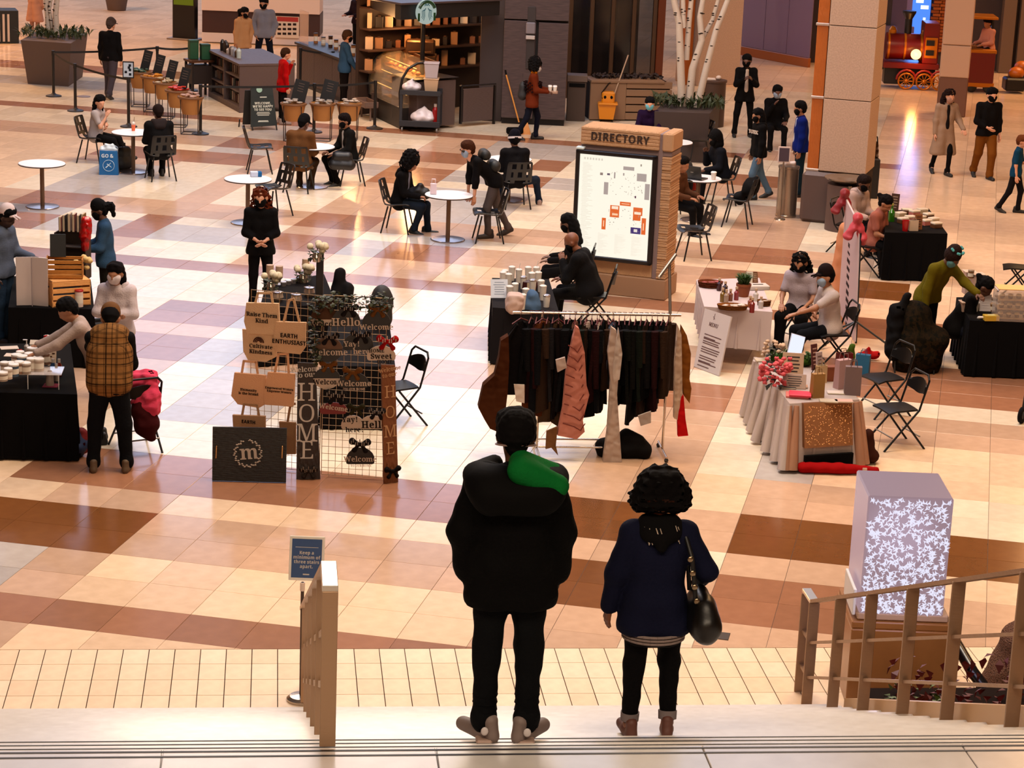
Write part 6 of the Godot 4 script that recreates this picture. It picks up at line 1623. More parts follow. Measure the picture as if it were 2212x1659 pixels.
func sequin_table():
	var T = .74
	var px = [1628,771,1778,786,1857,863,1706,872]
	var gold = M(C3(.62,.40,.22),.35,.55, {"bump": "stone", "bs": 2.5, "sc": 8.0}); var silver = M(C3(.80,.73,.70),.5,.15, {"bump": "stone", "bs": 1.5, "sc": 6.0})
	var o = cloth_table("vendor_table", "table draped in sparkling gold sequin cloth with pale side drapes", px, T, silver,.05,.16)
	var c: Vector3 = o.position
	var ln: Vector3 = G(px[6], px[7], T) - c; var rn: Vector3 = G(px[4], px[5], T) - c; var lf: Vector3 = G(px[0], px[1], T) - c
	# gold front panel, ending above a plain dark slab
	var d = (rn - ln); var out = V3(-d.z,0, d.x).normalized(); if out.z < 0: out = -out
	var a0 = ln + d * .17 + out * .05; var a1 = ln + d * .86 + out * .05
	var b = Z(); b.hexa([V3(a0.x,.27, a0.z) + out * .10, V3(a1.x,.27, a1.z) + out * .10, V3(a1.x,.27, a1.z) - out * .04, V3(a0.x,.27, a0.z) - out * .04], [a0 + V3(0,.005,0), a1 + V3(0,.005,0), a1 - out * .06, a0 - out * .06]); part("sequin_panel", b, gold, o)
	b = Z(); var m0 = a0 + out * .13; var m1 = a1 + out * .13; b.hexa([V3(m0.x,.0, m0.z), V3(m1.x,.0, m1.z), V3(m1.x,0, m1.z) - out * .04, V3(m0.x,0, m0.z) - out * .04], [V3(m0.x,.19, m0.z), V3(m1.x,.19, m1.z), V3(m1.x,.19, m1.z) - out * .04, V3(m0.x,.19, m0.z) - out * .04]); part("dark_lower_slab", b, M(BK,.9), o)
	b = MB.new()
	for k in 260:
		var p = a0.lerp(a1, hsh(k,1)) + out * (.012 + .02 * hsh(k,4)); p.y = .3 + hsh(k,2) * .42; p += out * (.74 - p.y) * .21
		b.ell(p, V3(.006,.006,.003),5,3)
	part("sequins", b, M(C3(.95,.75,.5),.15,.9), o).set_meta("kind", "stuff")
	for k in 7:   # gathered drapes at the corners
		var t = k / 6.0; var p = ln.lerp(lf, t * .95); var od = (p * V3(1,0,1)).normalized()
		b = Z(); b.tube(p + V3(0,-.02,0), V3(p.x,.03, p.z) + od * .14,.03,.065,8); part("drape", b, silver, o)
	for e in [[ln, a0], [rn, a1]]:
		for k in 2:
			var p: Vector3 = e[0].lerp(e[1], k * .5); p.y = T
			b = Z(); b.tube(p + V3(0,-.02,0), V3(p.x,.03, p.z) + out * .13 + (e[0] - e[1]).normalized() * .06,.03,.07,8); part("drape", b, M(C3(.72,.52,.40),.5,.2, {"bump": "stone", "bs": 1.5, "sc": 6.0}), o)
	# on the table
	o = thing("notebooks", "hot pink notebook on a peach one at the sequin table's front", "notebook", G(1728,858, T),-6)
	b = Z(); b.box(V3(-.03,.012,-.03), V3(.25,.024,.2),.003); part("lower_book", b, M(C3(.78,.42,.38),.5), o); b = Z(); b.box(V3(.0,.036,0), V3(.24,.024,.19),.004); part("upper_book", b, M(C3(.85,.16,.26),.45), o)
	for e in [[1672,838, "cluster of pink artificial blossoms at the sequin table's left",70, C3(.78,.34,.36),.17,.2], [1668,782, "white and blush flowers at the back of the sequin table",22, C3(.74,.62,.52),.12,.14]]:
		o = thing("flowers", e[2], "flowers", G(e[0], e[1], T))
		b = MB.new()
		for k in e[3]: b.ell(V3((hsh(k,1) - .5) * 2 * e[5],.05 + hsh(k,2) * e[6] * 1.5, (hsh(k,3) - .5) * e[5] * 1.4), V3(.028,.02,.026),7,4,.25, k)
		part("blossoms", b, M(e[4],.8), o)
		b = MB.new()
		for k in 26: leaf(b, V3((hsh(k,5) - .5) * e[5],.03 + hsh(k,6) * e[6], (hsh(k,7) - .5) * e[5]), V3(hsh(k,8) - .5, hsh(k,9) - .4, hsh(k,10) - .2).normalized(),.09,.025)
		part("leaves", b, M(C3(.14,.14,.05),.6), o)
	for e in [[1690,785, "green moss mat left of the glowing tablet",.30], [1738,790, "green leafy tuft right of the glowing tablet",.22]]:
		o = thing("greenery", e[2], "plant", G(e[0], e[1], T))
		b = Z(); b.ell(V3(0,.06,0), V3(e[3] * .5,.06,.1),14,8,.06); part("mound", b, M(C3(.15,.24,.05),.9), o)
		b = MB.new()
		for k in 80: leaf(b, V3((hsh(k,1) - .5) * e[3],.08 + hsh(k,2) * .05, (hsh(k,3) - .5) * .16), V3(hsh(k,4) - .5,.5, hsh(k,5) - .5).normalized(),.05,.016)
		part("leaves", b, M(C3(.18,.30,.06),.7), o).set_meta("kind", "stuff")
	o = thing("tablet", "glowing white tablet standing tilted on the sequin table", "tablet", G(1713,790, T),18)
	var X = Transform3D(Basis(Vector3.BACK,-.3) * Basis(Vector3.RIGHT,-.25), V3(.02,.24,0))
	b = Z(); b.T = X; b.box(Vector3.ZERO, V3(.19,.25,.012),.004); part("body", b, M(C3(.7,.7,.75),.4), o)
	b = Z(); b.T = X; b.box(V3(0,0,.007), V3(.175,.235,.003)); part("screen", b, glow(C3(.9,.92,1.0),2.2), o)
	b = Z(); b.tube(V3(0,.2,-.02), V3(0,.01,-.12),.008); part("stand", b, M(BK), o)
	var al := AreaLight3D.new(); al.name = "tablet_light"; al.area_size = Vector2(.17,.23); al.light_color = C3(.9,.92,1); al.light_energy = .12; al.shadow_enabled = true; al.area_range = 10
	al.transform = o.transform * X * Transform3D(Basis(Vector3.UP, PI), V3(0,0,.02)); add_child(al)
	frame_card("large cream lettered board at the middle of the sequin table", G(1711,812, T),.24,.27,-4,.2, C3(.70,.58,.48), C3(.10,.07,.06))
	frame_card("lower half grey cream lettered panel below the large board", G(1715,838, T),.26,.17,-4,.5, C3(.62,.52,.46), C3(.16,.12,.12))
	frame_card("maroon boxed picture at the back right of the sequin table", G(1757,798, T),.1,.3,40,.15, C3(.30,.10,.10), C3(.7,.55,.5), "picture_frame", "frame")
	frame_card("white edged box beside the maroon picture", G(1768,812, T),.1,.28,40,.15, C3(.68,.60,.60), C3(.4,.3,.3), "picture_frame", "frame")
	gift_bag("gold paper gift bag in the middle of the sequin table", G(1764,858, T), V3(.14,.27,.09),20, C3(.58,.42,.20))
	gift_bag("cream paper bag behind the gold gift bag", G(1772,826, T), V3(.12,.2,.08),25, C3(.72,.60,.42))
	gift_bag("pale lavender gift bag at the sequin table's right edge, left of two", G(1818,838, T), V3(.17,.33,.1),30, C3(.66,.52,.52))
	gift_bag("striped mauve gift bag at the sequin table's right edge, right of two", G(1840,852, T), V3(.18,.32,.1),-5, C3(.42,.34,.34))
	o = thing("box", "small orange brown box behind the gift bags", "box", G(1793,822, T),10); b = Z(); b.box(V3(0,.08,0), V3(.17,.16,.1),.004); part("box", b, M(C3(.50,.24,.07),.6), o); b = Z(); b.box(V3(0,.155,0), V3(.174,.03,.104),.003); part("lid", b, M(C3(.44,.20,.06),.6), o)
	for k in 6:
		var e = [[1700,838, "dark slate coaster behind the pink notebook"], [1725,836, "small cream shell dish beside the dark slate coaster"], [1790,868, "pale flat booklet at the sequin table's front edge"], [1806,850, "stack of white booklets left of the lavender bag"], [1822,868, "pale pink flat box at the sequin table's front right corner"], [1650,780, "white lace edged booklet at the back left corner"]][k]
		o = thing("booklet", e[2], "booklet", G(e[0], e[1], T),-8 + k * 3)
		b = Z(); b.box(V3(0,.01,0), V3(.2,.02,.11),.004); part("cover", b, M([C3(.14,.11,.10), C3(.70,.50,.36), C3(.70,.64,.56), C3(.74,.68,.64), C3(.74,.58,.52), C3(.72,.64,.54)][k],.5), o)
		b = Z(); b.box(V3(.0,.01,.002), V3(.196,.012,.11),.002); part("pages", b, M(C3(.75,.7,.62)), o)
	# on the floor round it
	o = thing("red_roll", "rolled bright red cloth banner on the floor before the sequin table", "roll", G(1812,1024),0)
	b = Z(); b.add(sdf([[-.40,.06,.01,.0,.062,0,.062,.06], [0,.062,0,.40,.05,-.02,.06,.04]],.03,.018,.004,40.0)); part("cloth", b, M(C3(.58,.02,.03),.85), o)
	b = Z(); b.box(V3(.27,.075,.045), V3(.05,.04,.01),.004); part("tag", b, M(C3(.8,.7,.64)), o)
	b = Z(); b.add(sdf([[0,.1,0,.0,.32,-.02,.08,.06], [-.05,.08,0,.05,.08,0,.08,.08]],.05,.022,.006,40.0)); solo("brown_bag", b, M(C3(.20,.08,.04),.8), "brown leather bag standing at the sequin table's right side", "bag", G(1872,1000))
	gift_bag("blue patterned gift bag on the floor below the banner stand", G(1862,808), V3(.18,.26,.11),-20, C3(.05,.34,.48))
	gift_bag("dark red gift bag on the floor below the banner", G(1822,798), V3(.2,.22,.12),15, C3(.40,.03,.04))
	b = Z(); b.add(sdf([[-.1,.05,0,.12,.07,0,.05,.05], [0,.08,0,.02,.16,0,.05,.03]],.04,.02,.01,40.0)); solo("red_scarf", b, M(C3(.62,.05,.04),.8), "small heap of bright red cloth behind the blue gift bag", "cloth", G(1872,778))
	b = Z(); b.add(sdf([[0,.05,0,.02,.2,0,.07,.04]],.04,.02,.01,40.0)); solo("green_bag", b, M(C3(.30,.40,.12),.8), "small green bag between the two gift bags on the floor", "bag", G(1835,780))


# ---------------------------------------------------------------- coffee kiosk and the queue before it
func corner_box(N: Vector3, L: Vector3, R: Vector3, h: float, y0 := .0, grow := 1.0) -> MB:   # box on a near corner and its two neighbours
	var F = L + R - N; var c = (L + R) / 2.0; var b = Z(); var lo = []; var hi = []
	for p in [N, R, F, L]:
		lo.append(V3(p.x, y0, p.z)); var q = c + (p - c) * grow; hi.append(V3(q.x, h, q.z))
	b.hexa(lo, hi)
	return b

func stanchion(label: String, at: Vector3):
	var o = thing("stanchion", label, "stanchion", at)
	var b = Z(); b.lathe([Vector2(0,0), Vector2(.175,0), Vector2(.17,.02), Vector2(.06,.05), Vector2(.03,.08), Vector2(0,.08)],18); part("base", b, M(C3(.07,.05,.045),.5), o)
	b = Z(); b.tube(V3(0,.05,0), V3(0,.94,0),.032,.032,10); part("post", b, M(C3(.05,.038,.035),.4), o)
	b = Z(); b.lathe([Vector2(0,.9), Vector2(.038,.9), Vector2(.038,1.0), Vector2(0,1.0)],10); part("belt_head", b, M(C3(.04,.03,.03),.5), o)

func belt(label: String, a: Vector3, c: Vector3, sag := .03):
	var b = Z(); var pr = a
	for i in range(1,9):
		var t = i / 8.0; var p = a.lerp(c, t) - V3(0, sag * 4 * t * (1 - t),0)
		b.hexa([pr - V3(0,.045,.003), p - V3(0,.045,.003), p - V3(0,.045,-.003), pr - V3(0,.045,-.003)], [pr - V3(0,0,.003), p - V3(0,0,.003), p + V3(0,0,.003), pr + V3(0,0,.003)]); pr = p
	solo("queue_belt", b, M(C3(.04,.03,.03),.7), label, "belt")

func kiosk():
	var gry = M(C3(.30,.235,.22),.55,0, {"bump": "grain", "bs": .3, "sc": V3(1,8,1)}); var dk = M(C3(.06,.045,.045),.4)
	var mauve = M(C3(.30,.225,.22),.6,0, {"tex": "grain", "sc": V3(.4,5,.4)})
	# counter run
	var A = G(640,180); var B = G(800,246); var d = (B - A).normalized(); var n = V3(-d.z,0, d.x)
	if n.z < 0: n = -n
	var o = thing("coffee_counter", "long grey panelled coffee counter with black top behind the queue", "counter")
	var len = (B - A).length()
	var X = Transform3D(Basis(d, Vector3.UP, n), A); o.transform = X
	for k in 4:
		var b = Z(); b.box(V3(len * (k + .5) / 4,.46,-.3), V3(len / 4 - .012,.92,.6),.005); part("front_panel", b, gry, o)
	var b = Z(); b.box(V3(len / 2,.945,-.3), V3(len + .06,.05,.7),.006); part("worktop", b, dk, o)
	b = Z(); b.box(V3(len / 2,.04,.01), V3(len,.08,.01)); part("kick_plate", b, dk, o)
	b = Z(); b.box(V3(.35,1.35,-.05), V3(.6,.75,.012),.003); part("acrylic_shield", b, M(C3(.85,.7,.6),.1,0, {"a": .3}), o)
	for k in 10:
		var p = X * V3(.3 + k * .38,.97,-.35 - .12 * hsh(k,2)); var hh = .12 + .16 * hsh(k,3)
		jar("canister standing %s from the left on the long coffee counter" % ORD[k], p,.05, hh, [C3(.55,.35,.2), C3(.7,.6,.5), C3(.25,.14,.08)][k % 3], C3(.2,.14,.1), "canisters on the coffee counter", "canister", "canister")
	# pastry case
	var C = G(866,279); var D2 = G(800,247)
	d = (C - D2).normalized(); n = V3(-d.z,0, d.x)
	if n.z < 0: n = -n
	X = Transform3D(Basis(d, Vector3.UP, n), D2); len = (C - D2).length()
	o = thing("pastry_case", "lit curved glass pastry case at the end of the coffee counter", "display case"); o.transform = X
	b = Z(); b.box(V3(len / 2,.22,-.35), V3(len,.44,.75),.01); part("base", b, M(C3(.09,.06,.05),.5), o)
	b = Z(); b.box(V3(len / 2,.9,-.72), V3(len,1.0,.04)); part("back", b, M(C3(.35,.2,.1),.6), o)
	var pr = [Vector2(.03,.44), Vector2(.05,.75), Vector2(.0,1.05), Vector2(-.12,1.25), Vector2(-.32,1.36), Vector2(-.6,1.38)]
	for e in [-.01, len + .01]:
		b = Z(); var pl = PackedVector2Array([Vector2(-.74,.44)])
		for q in pr: pl.append(q)
		pl.append(Vector2(-.74,1.38)); b.T = Transform3D(Basis(V3(0,0,1), Vector3.UP, V3(-1,0,0)), V3(e,0,0)); b.ext(pl,-.008,.008); part("end_glass", b, M(C3(.8,.7,.5),.08,0, {"a": .15}), o)
		b = Z(); var pp = []
		for q in pr: pp.append(V3(e, q.y, q.x))
		b.path(pp,.028,6); part("arched_frame", b, dk, o)
	b = MB.new()
	for i in pr.size() - 1: b.hexa([V3(0, pr[i].y, pr[i].x), V3(len, pr[i].y, pr[i].x), V3(len, pr[i].y, pr[i].x - .008), V3(0, pr[i].y, pr[i].x - .008)], [V3(0, pr[i + 1].y, pr[i + 1].x), V3(len, pr[i + 1].y, pr[i + 1].x), V3(len, pr[i + 1].y, pr[i + 1].x - .008), V3(0, pr[i + 1].y, pr[i + 1].x - .008)])
	part("curved_glass", b, M(C3(.95,.9,.8),.06,0, {"a": .12}), o)
	for s in 3:
		b = Z(); b.box(V3(len / 2,.52 + s * .27,-.38 - s * .05), V3(len - .06,.015,.6 - s * .12)); part("shelf", b, M(C3(.6,.45,.25),.3), o)
		b = Z(); b.box(V3(len / 2,.70 + s * .27,-.12 - s * .1), V3(len - .08,.012,.02)); part("light_strip", b, glow(C3(1,.75,.4),3.0), o)
		for k in 7:
			var q = thing("pastry", "golden pastry, %s along the %s shelf of the lit case" % [ORD[k], ["bottom", "middle", "top"][s]], "pastry", X * V3(.15 + k * (len - .3) / 6,.55 + s * .27,-.3 - s * .05), hsh(k, s) * 90, "pastries in the lit case")
			b = Z(); b.ell(V3(0,.03,0), V3(.075,.04,.05),9,6,.08, k); part("crust", b, M([C3(.70,.42,.14), C3(.52,.26,.08), C3(.80,.60,.30)][k % 3],.6), q)
			b = Z(); b.ell(V3(0,.06,0), V3(.04,.015,.03),7,4); part("glaze", b, M(C3(.85,.68,.42),.3), q)
	var l := AreaLight3D.new(); l.name = "case_light"; l.area_size = Vector2(len - .1,.2); l.light_color = C3(1,.74,.4); l.light_energy = 6; l.shadow_enabled = true; l.area_range = 20; l.transform = X * Transform3D(Basis(Vector3.RIGHT,-PI / 2), V3(len / 2,1.3,-.45)); add_child(l)
	b = Z(); b.T = X; b.box(V3(len * .3,.30,.3), V3(.75,.04,.3),.01); b.box(V3(len * .3,.36,.44), V3(.75,.1,.02),.004); b.box(V3(len * .3,.36,.17), V3(.75,.1,.02),.004)
	for s in [-1,1]: b.box(V3(len * .3 + s * .37,.36,.3), V3(.02,.1,.3),.004); b.box(V3(len * .3 + s * .3,.15,.3), V3(.03,.3,.03))
	solo("napkin_tray", b, M(C3(.40,.31,.27),.6), "low grey wooden tray stand before the pastry case", "tray")
	# register counter and gate to the right
	var P = Pl.new(self, G(935,280), G(1075,268))
	var Bx = func(oo, nm, u0, u1, v0, v1, z0, z1, m, bev := .004):
		var q0 = P.p(u0, v1); var q1 = P.p(u1, v0); var mb = MB.new()
		mb.box(V3((q0.x + q1.x) / 2, (q0.y + q1.y) / 2, (z0 + z1) / 2), V3(absf(q1.x - q0.x), absf(q1.y - q0.y), absf(z1 - z0)), bev)
		return part(nm, mb, m, oo)
	o = thing("register_counter", "grey end counter right of the utility cart", "counter"); o.transform = P.xf()
	Bx.call(o, "front_panel",900,985,172,276,-.9,0, gry); Bx.call(o, "worktop",896,990,166,173,-.95,.04, dk)
	o = thing("swing_gate", "grey panel swing gate in a dark frame beside the coffee wall", "gate"); o.transform = P.xf()
	Bx.call(o, "panel",1000,1066,188,264,-.04,0, gry); Bx.call(o, "top_rail",994,1072,180,188,-.05,.01, dk); Bx.call(o, "side_rail",994,1000,184,268,-.05,.01, dk); Bx.call(o, "side_rail",1066,1072,184,268,-.05,.01, dk)
	# back wall, shelves and goods
	o = thing("goods_shelf_wall", "dark back wall of the coffee kiosk with warmly lit goods shelves", "shelving"); o.transform = P.xf(-2.2)
	b = Z(); b.box(V3(1.45,1.4,-.2), V3(3.4,2.8,.1)); part("back_board", b, M(C3(.16,.09,.06),.7), o)
	for s in 4: b = Z(); b.box(V3(1.45,.95 + s * .45,.05), V3(3.4,.04,.36),.004); part("shelf", b, M(C3(.22,.12,.07),.6), o)
	for s in 4:
		for k in 13:
			if hsh(k, s,8) < .08: continue
			var hh = .14 + .22 * hsh(k, s,1); var q = thing("shelf_item", "package %s from the left on the kiosk's %s back shelf" % [ORD[k], ["lowest", "second", "third", "top"][s]], "package", P.at(Vector2(-.12 + k * .255,.97 + s * .45),-2.15),0, "goods on the kiosk shelves")
			b = Z(); b.box(V3(0, hh / 2,0), V3(.09 + .09 * hsh(k, s,2), hh,.12),.008); part("body", b, M([C3(.66,.48,.32), C3(.80,.70,.58), C3(.12,.07,.05), C3(.50,.30,.18), C3(.42,.32,.24)][int(hsh(k, s,3) * 5)],.5), q)
			b = Z(); b.box(V3(0, hh * 1.03,0), V3(.06,.03,.06),.004); part("cap", b, M(C3(.3,.18,.1),.5), q)
	b = Z(); b.box(V3(0,.4,0), V3(.7,.8,.5),.02); b.box(V3(0,.95,-.05), V3(.62,.3,.4),.03); b.box(V3(.0,.86,.2), V3(.5,.05,.1),.01)
	solo("espresso_machine", b, M(C3(.50,.36,.25),.3,.8), "large coppery espresso machine on the kiosk's right counter", "coffee machine", P.at(P.p(1000,180) * Vector2(1,0) + Vector2(.0,.55),-1.5))
	b = Z(); b.box(V3(-.2,.475,0), V3(1.6,.94,.7),.01); solo("machine_counter", b, M(C3(.20,.12,.07),.6), "brown counter under the espresso machine", "counter", P.at(P.p(1000,180) * Vector2(1,0),-1.5) * V3(1,0,1) + V3(0,-.4,0))
	# canopy with round logo
	o = thing("kiosk_canopy", "black canopy beam over the coffee kiosk with slim posts", "canopy"); o.transform = P.xf(.05)
	var y0: float = P.p(960,38).y; var y1: float = P.p(960,6).y
	var xl: float = P.p(862,38).x; var xr: float = P.p(1076,38).x
	b = Z(); b.box(V3((xl + xr) / 2, (y0 + y1) / 2,-.1), V3(xr - xl, y1 - y0,.2),.01); part("front_beam", b, M(C3(.045,.035,.04),.5), o)
	b = Z(); b.box(V3((xl + xr) / 2, y1 + .02,-1.4), V3(xr - xl + .05,.04,2.9),.005); part("roof_sheet", b, M(C3(.25,.2,.2),.4), o)
	var iv = o.transform.affine_inverse(); var e0 = iv * G(862,38, y0); var e1 = iv * G(782,6, y0); var dy = V3(0, y1 - y0,0); var ox = V3(-.12,0,.05)
	b = Z(); b.hexa([e0, e1, e1 + ox, e0 + ox], [e0 + dy, e1 + dy, e1 + ox + dy, e0 + ox + dy]); part("side_beam", b, M(C3(.045,.035,.04),.5), o)
	for q in [[P.p(948,100).x,-.6], [e1.x, e1.z]]: b = Z(); b.tube(V3(q[0],0, q[1]), V3(q[0], y1, q[1]),.05,.05,8); part("post", b, dk, o)
	b = Z(); b.box(V3((xl + xr) / 2 + .7, y0 - .05,-1.6), V3(2.0,.05,.1)); part("unseen_lamp_strip", b, glow(C3(1,.72,.42),4.0), o)  # unseen strip, placed to light the shelves warmly
	for q in [-1.3,.3]:
		var ol := OmniLight3D.new(); ol.name = "unseen_kiosk_light"; ol.light_color = C3(1,.72,.46); ol.light_energy = 5; ol.light_size = .15; ol.shadow_enabled = true; ol.omni_range = 30; ol.position = o.transform * V3((xl + xr) / 2 + q, y0 - .2,-1.6); add_child(ol, true)  # unseen sources, placed for the warm light inside the kiosk
	var lg = thing("logo_sign", "round lit green and white emblem sign on the canopy", "sign"); var lp = P.p(911,24); lg.transform = P.xf(.12) * Transform3D(Basis(), V3(lp.x, lp.y,0)) * Transform3D(Basis(Vector3.RIGHT, PI / 2), Vector3.ZERO)
	b = Z(); b.lathe([Vector2(0,0), Vector2(.25,0), Vector2(.25,.05), Vector2(0,.05)],32); part("disc", b, glow(C3(.85,.92,.88),1.0), lg)
	var grn = glow(C3(.02,.30,.12),.7)
	b = Z(); b.T = Transform3D(Basis(Vector3.RIGHT,-PI / 2), V3(0,.052,0))
	var pts = []
	for i in 13: pts.append(V3(cos(PI * (.12 + .76 * i / 12.0)) * .205, sin(PI * (.12 + .76 * i / 12.0)) * .205,0))
	b.path(pts,.035,6); for s in [-1,1]: b.box(V3(s * .2,-.1,0), V3(.05,.16,.01),.0,0)
	part("green_ring", b, grn, lg)
	b = Z(); b.T = Transform3D(Basis(Vector3.RIGHT,-PI / 2), V3(0,.055,0))
	for s in [-1,1]:
		for k in 3: b.path([V3(s * .03,.08 - k * .01,0), V3(s * (.06 + k * .03),.02,0), V3(s * (.05 + k * .03),-.08,0), V3(s * (.08 + k * .03),-.17 + k * .03,0)],.007,4)
	b.path([V3(-.06,.12,0), V3(-.03,.16,0), V3(0,.13,0), V3(.03,.16,0), V3(.06,.12,0)],.01,4); part("wavy_lines", b, glow(C3(.15,.45,.5),.7), lg)
	o = thing("coffee_sign", "glowing green edged COFFEE lettering at the top of the kiosk", "sign"); var cp = P.p(762,9); o.transform = P.xf(-1.6) * Transform3D(Basis(Vector3.BACK,-.12), V3(cp.x - .1, cp.y + .12,0))
	lettering("COFFEE",.24, glow(C3(.75,1.0,.85),2.0), o, Transform3D(), "Droid Sans",800)
	b = Z(); b.box(V3(0,-.12,-.03), V3(1.0,.03,.03)); part("carrier_bar", b, M(C3(.05,.05,.05)), o)
	# mauve plank tower to the right
	o = thing("kiosk_tower", "tall mauve wood panelled tower at the right of the coffee kiosk", "kiosk wall"); var W = Pl.new(self, G(1084,268), G(1222,274)); o.transform = W.xf()
	var wx = func(u): return W.p(u,200).x
	var hgt = 4.2; var yj: float = W.p(1150,46).y
	for e in [[1084,1152,.14, yj,.0], [1158,1222,.14, yj - .02,.0], [1084,1222, yj + .03, hgt,.0]]:
		b = Z(); b.box(V3((wx.call(e[0]) + wx.call(e[1])) / 2, (e[2] + e[3]) / 2,-.05), V3(wx.call(e[1]) - wx.call(e[0]), e[3] - e[2],.1),.006); part("wood_panel", b, mauve, o)
	b = Z(); b.box(V3((wx.call(1084) + wx.call(1222)) / 2, hgt / 2,-.7), V3(wx.call(1222) - wx.call(1084) - .02, hgt,1.15)); part("core", b, M(C3(.10,.075,.07),.7), o)
	b = Z(); b.box(V3(wx.call(1058), hgt / 2,-.6), V3(.50, hgt,.5),.01); part("side_panel", b, M(C3(.24,.19,.185),.6), o)
	b = Z(); b.box(V3(wx.call(1142),1.85,.01), V3(.17,1.3,.03),.005); part("dark_inset", b, M(C3(.17,.14,.14),.5), o)
	b = Z(); b.box(V3(wx.call(1141), W.p(1141,60).y,.05), V3(.2,.24,.08),.02); part("dispenser", b, M(C3(.45,.42,.44),.35), o); b = Z(); b.box(V3(wx.call(1141), W.p(1141,80).y,.05), V3(.19,.08,.08),.01); part("dispenser_lip", b, M(C3(.7,.66,.64),.35), o)
	# utility cart, bags and tubs
	o = thing("utility_cart", "grey two shelf utility cart before the pastry case", "cart", G(908,282),-3); var cm = M(C3(.12,.12,.145),.6); var w = .42
	for s in [[.78,.1], [.14,.12]]:
		b = Z(); b.box(V3(0, s[0],0), V3(w * 2,.03,.5),.006); part("shelf", b, cm, o)
		for e in [-1,1]: b = Z(); b.box(V3(0, s[0] + .03, e * .25), V3(w * 2, s[1],.02),.004); part("shelf_lip", b, cm, o)
	for e in [[-1,-1], [1,-1], [1,1], [-1,1]]:
		b = Z(); b.box(V3(e[0] * (w - .03),.46, e[1] * .22), V3(.06,.66,.05),.006); part("corner_post", b, cm, o)
		b = Z(); b.T = Transform3D(Basis(Vector3.FORWARD, PI / 2), V3(e[0] * (w - .06),.05, e[1] * .2)); b.lathe([Vector2(0,-.015), Vector2(.05,-.015), Vector2(.05,.015), Vector2(0,.015)],12); part("caster", b, M(C3(.5,.48,.46),.5), o)
	var cp0: Vector3 = o.position
	var bag = sdf([[-.08,.12,0,.1,.12,0,.14,.13], [0,.2,0,.02,.34,0,.1,.03]],.07,.022,.014,30.0)
	for e in [[V3(-.2,.80,.05), "white tied rubbish bag on the cart's upper shelf",.85], [V3(.05,.16,.1), "white tied rubbish bag on the cart's lower shelf",1.1]]:
		b = Z(); b.add(bag, Transform3D(Basis.from_scale(V3(e[2], e[2] * .95, e[2] * .8)), Vector3.ZERO)); solo("rubbish_bag", b, M(C3(.82,.78,.80),.35), e[1], "bag", cp0 + e[0])
	for e in [[V3(.2,.81,0),.28, "cream plastic tub on the cart, the lower of two", C3(.72,.60,.48)], [V3(.2,1.11,0),.30, "translucent plastic tub stacked on the cream tub", C3(.66,.62,.64)]]:
		o = thing("plastic_tub", e[2], "tub", cp0 + e[0]); b = Z(); b.hexa([V3(-.12,0,.12), V3(.12,0,.12), V3(.12,0,-.12), V3(-.12,0,-.12)], [V3(-.15, e[1],.15), V3(.15, e[1],.15), V3(.15, e[1],-.15), V3(-.15, e[1],-.15)]); part("tub", b, M(e[3],.3), o); b = Z(); b.box(V3(0, e[1],0), V3(.32,.02,.32),.006); part("rim", b, M(e[3] * 1.1,.3), o)
	o = thing("red_bottle", "red bottle on the cart's lower shelf", "bottle", cp0 + V3(.3,.16,.1)); b = Z(); b.lathe([Vector2(0,0), Vector2(.06,0), Vector2(.06,.3), Vector2(.03,.36), Vector2(0,.36)],12); part("bottle", b, M(C3(.55,.02,.03),.3), o); b = Z(); b.lathe([Vector2(0,.36), Vector2(.03,.36), Vector2(.03,.42), Vector2(0,.42)],10); part("cap", b, M(C3(.8,.75,.7)), o)
	# stanchions, belts
	var sp = [[116,208, "stanchion at the far left corner of the queue"], [163,240, "stanchion nearer the left planter"], [340,196, "stanchion at the back of the queue"], [411,196, "back stanchion beside the green boxes"], [278,274, "stanchion topped by a small framed picture"], [433,290, "stanchion left of the green sandwich board"], [678,286, "stanchion right of the green sandwich board"], [809,278, "stanchion before the pastry case"], [648,198, "stanchion at the left end of the coffee counter"], [718,206, "stanchion behind the man in denim"]]
	for e in sp: stanchion("black " + e[2], G(e[0], e[1]))
	var tp = func(i): return G(sp[i][0], sp[i][1]) + V3(0,.985,0)
	for e in [[0,2, "black belt along the back of the queue"], [2,3, "short black belt at the back by the green boxes"], [0,1, "black belt at the far left of the queue"], [1,4, "black belt sloping across to the framed picture"], [5,6, "long black belt before the sandwich board"], [6,7, "black belt from the middle to the pastry case"], [8,9, "black belt along the coffee counter"]]: belt(e[2], tp.call(e[0]), tp.call(e[1]))
	o = thing("picture_frame", "small black framed white and blue picture on a stanchion", "frame", tp.call(4)); b = Z(); b.box(V3(0,.17,0), V3(.23,.34,.02),.005); part("frame_border", b, M(BK,.4), o); b = Z(); b.box(V3(0,.17,.011), V3(.19,.29,.004)); part("print", b, M(C3(.66,.72,.78),.3), o)
	b = Z(); for k in 5: b.box(V3((hsh(k,1) - .5) * .12,.08 + k * .045,.0135), V3(.05,.05,.002),0)
	part("dark_shapes", b, M(C3(.1,.12,.15)), o)
	# baskets of snacks
	var bs = [[303,155,0], [330,165,1], [357,178,2], [384,195,3], [412,209,4], [634,223,5], [697,223,6], [754,223,7]]
	var fl = [C3(.25,.36,.30), C3(.75,.48,.10), C3(.70,.64,.52), C3(.75,.22,.16), C3(.70,.55,.48), C3(.6,.55,.5), C3(.6,.55,.5), C3(.6,.55,.5)]
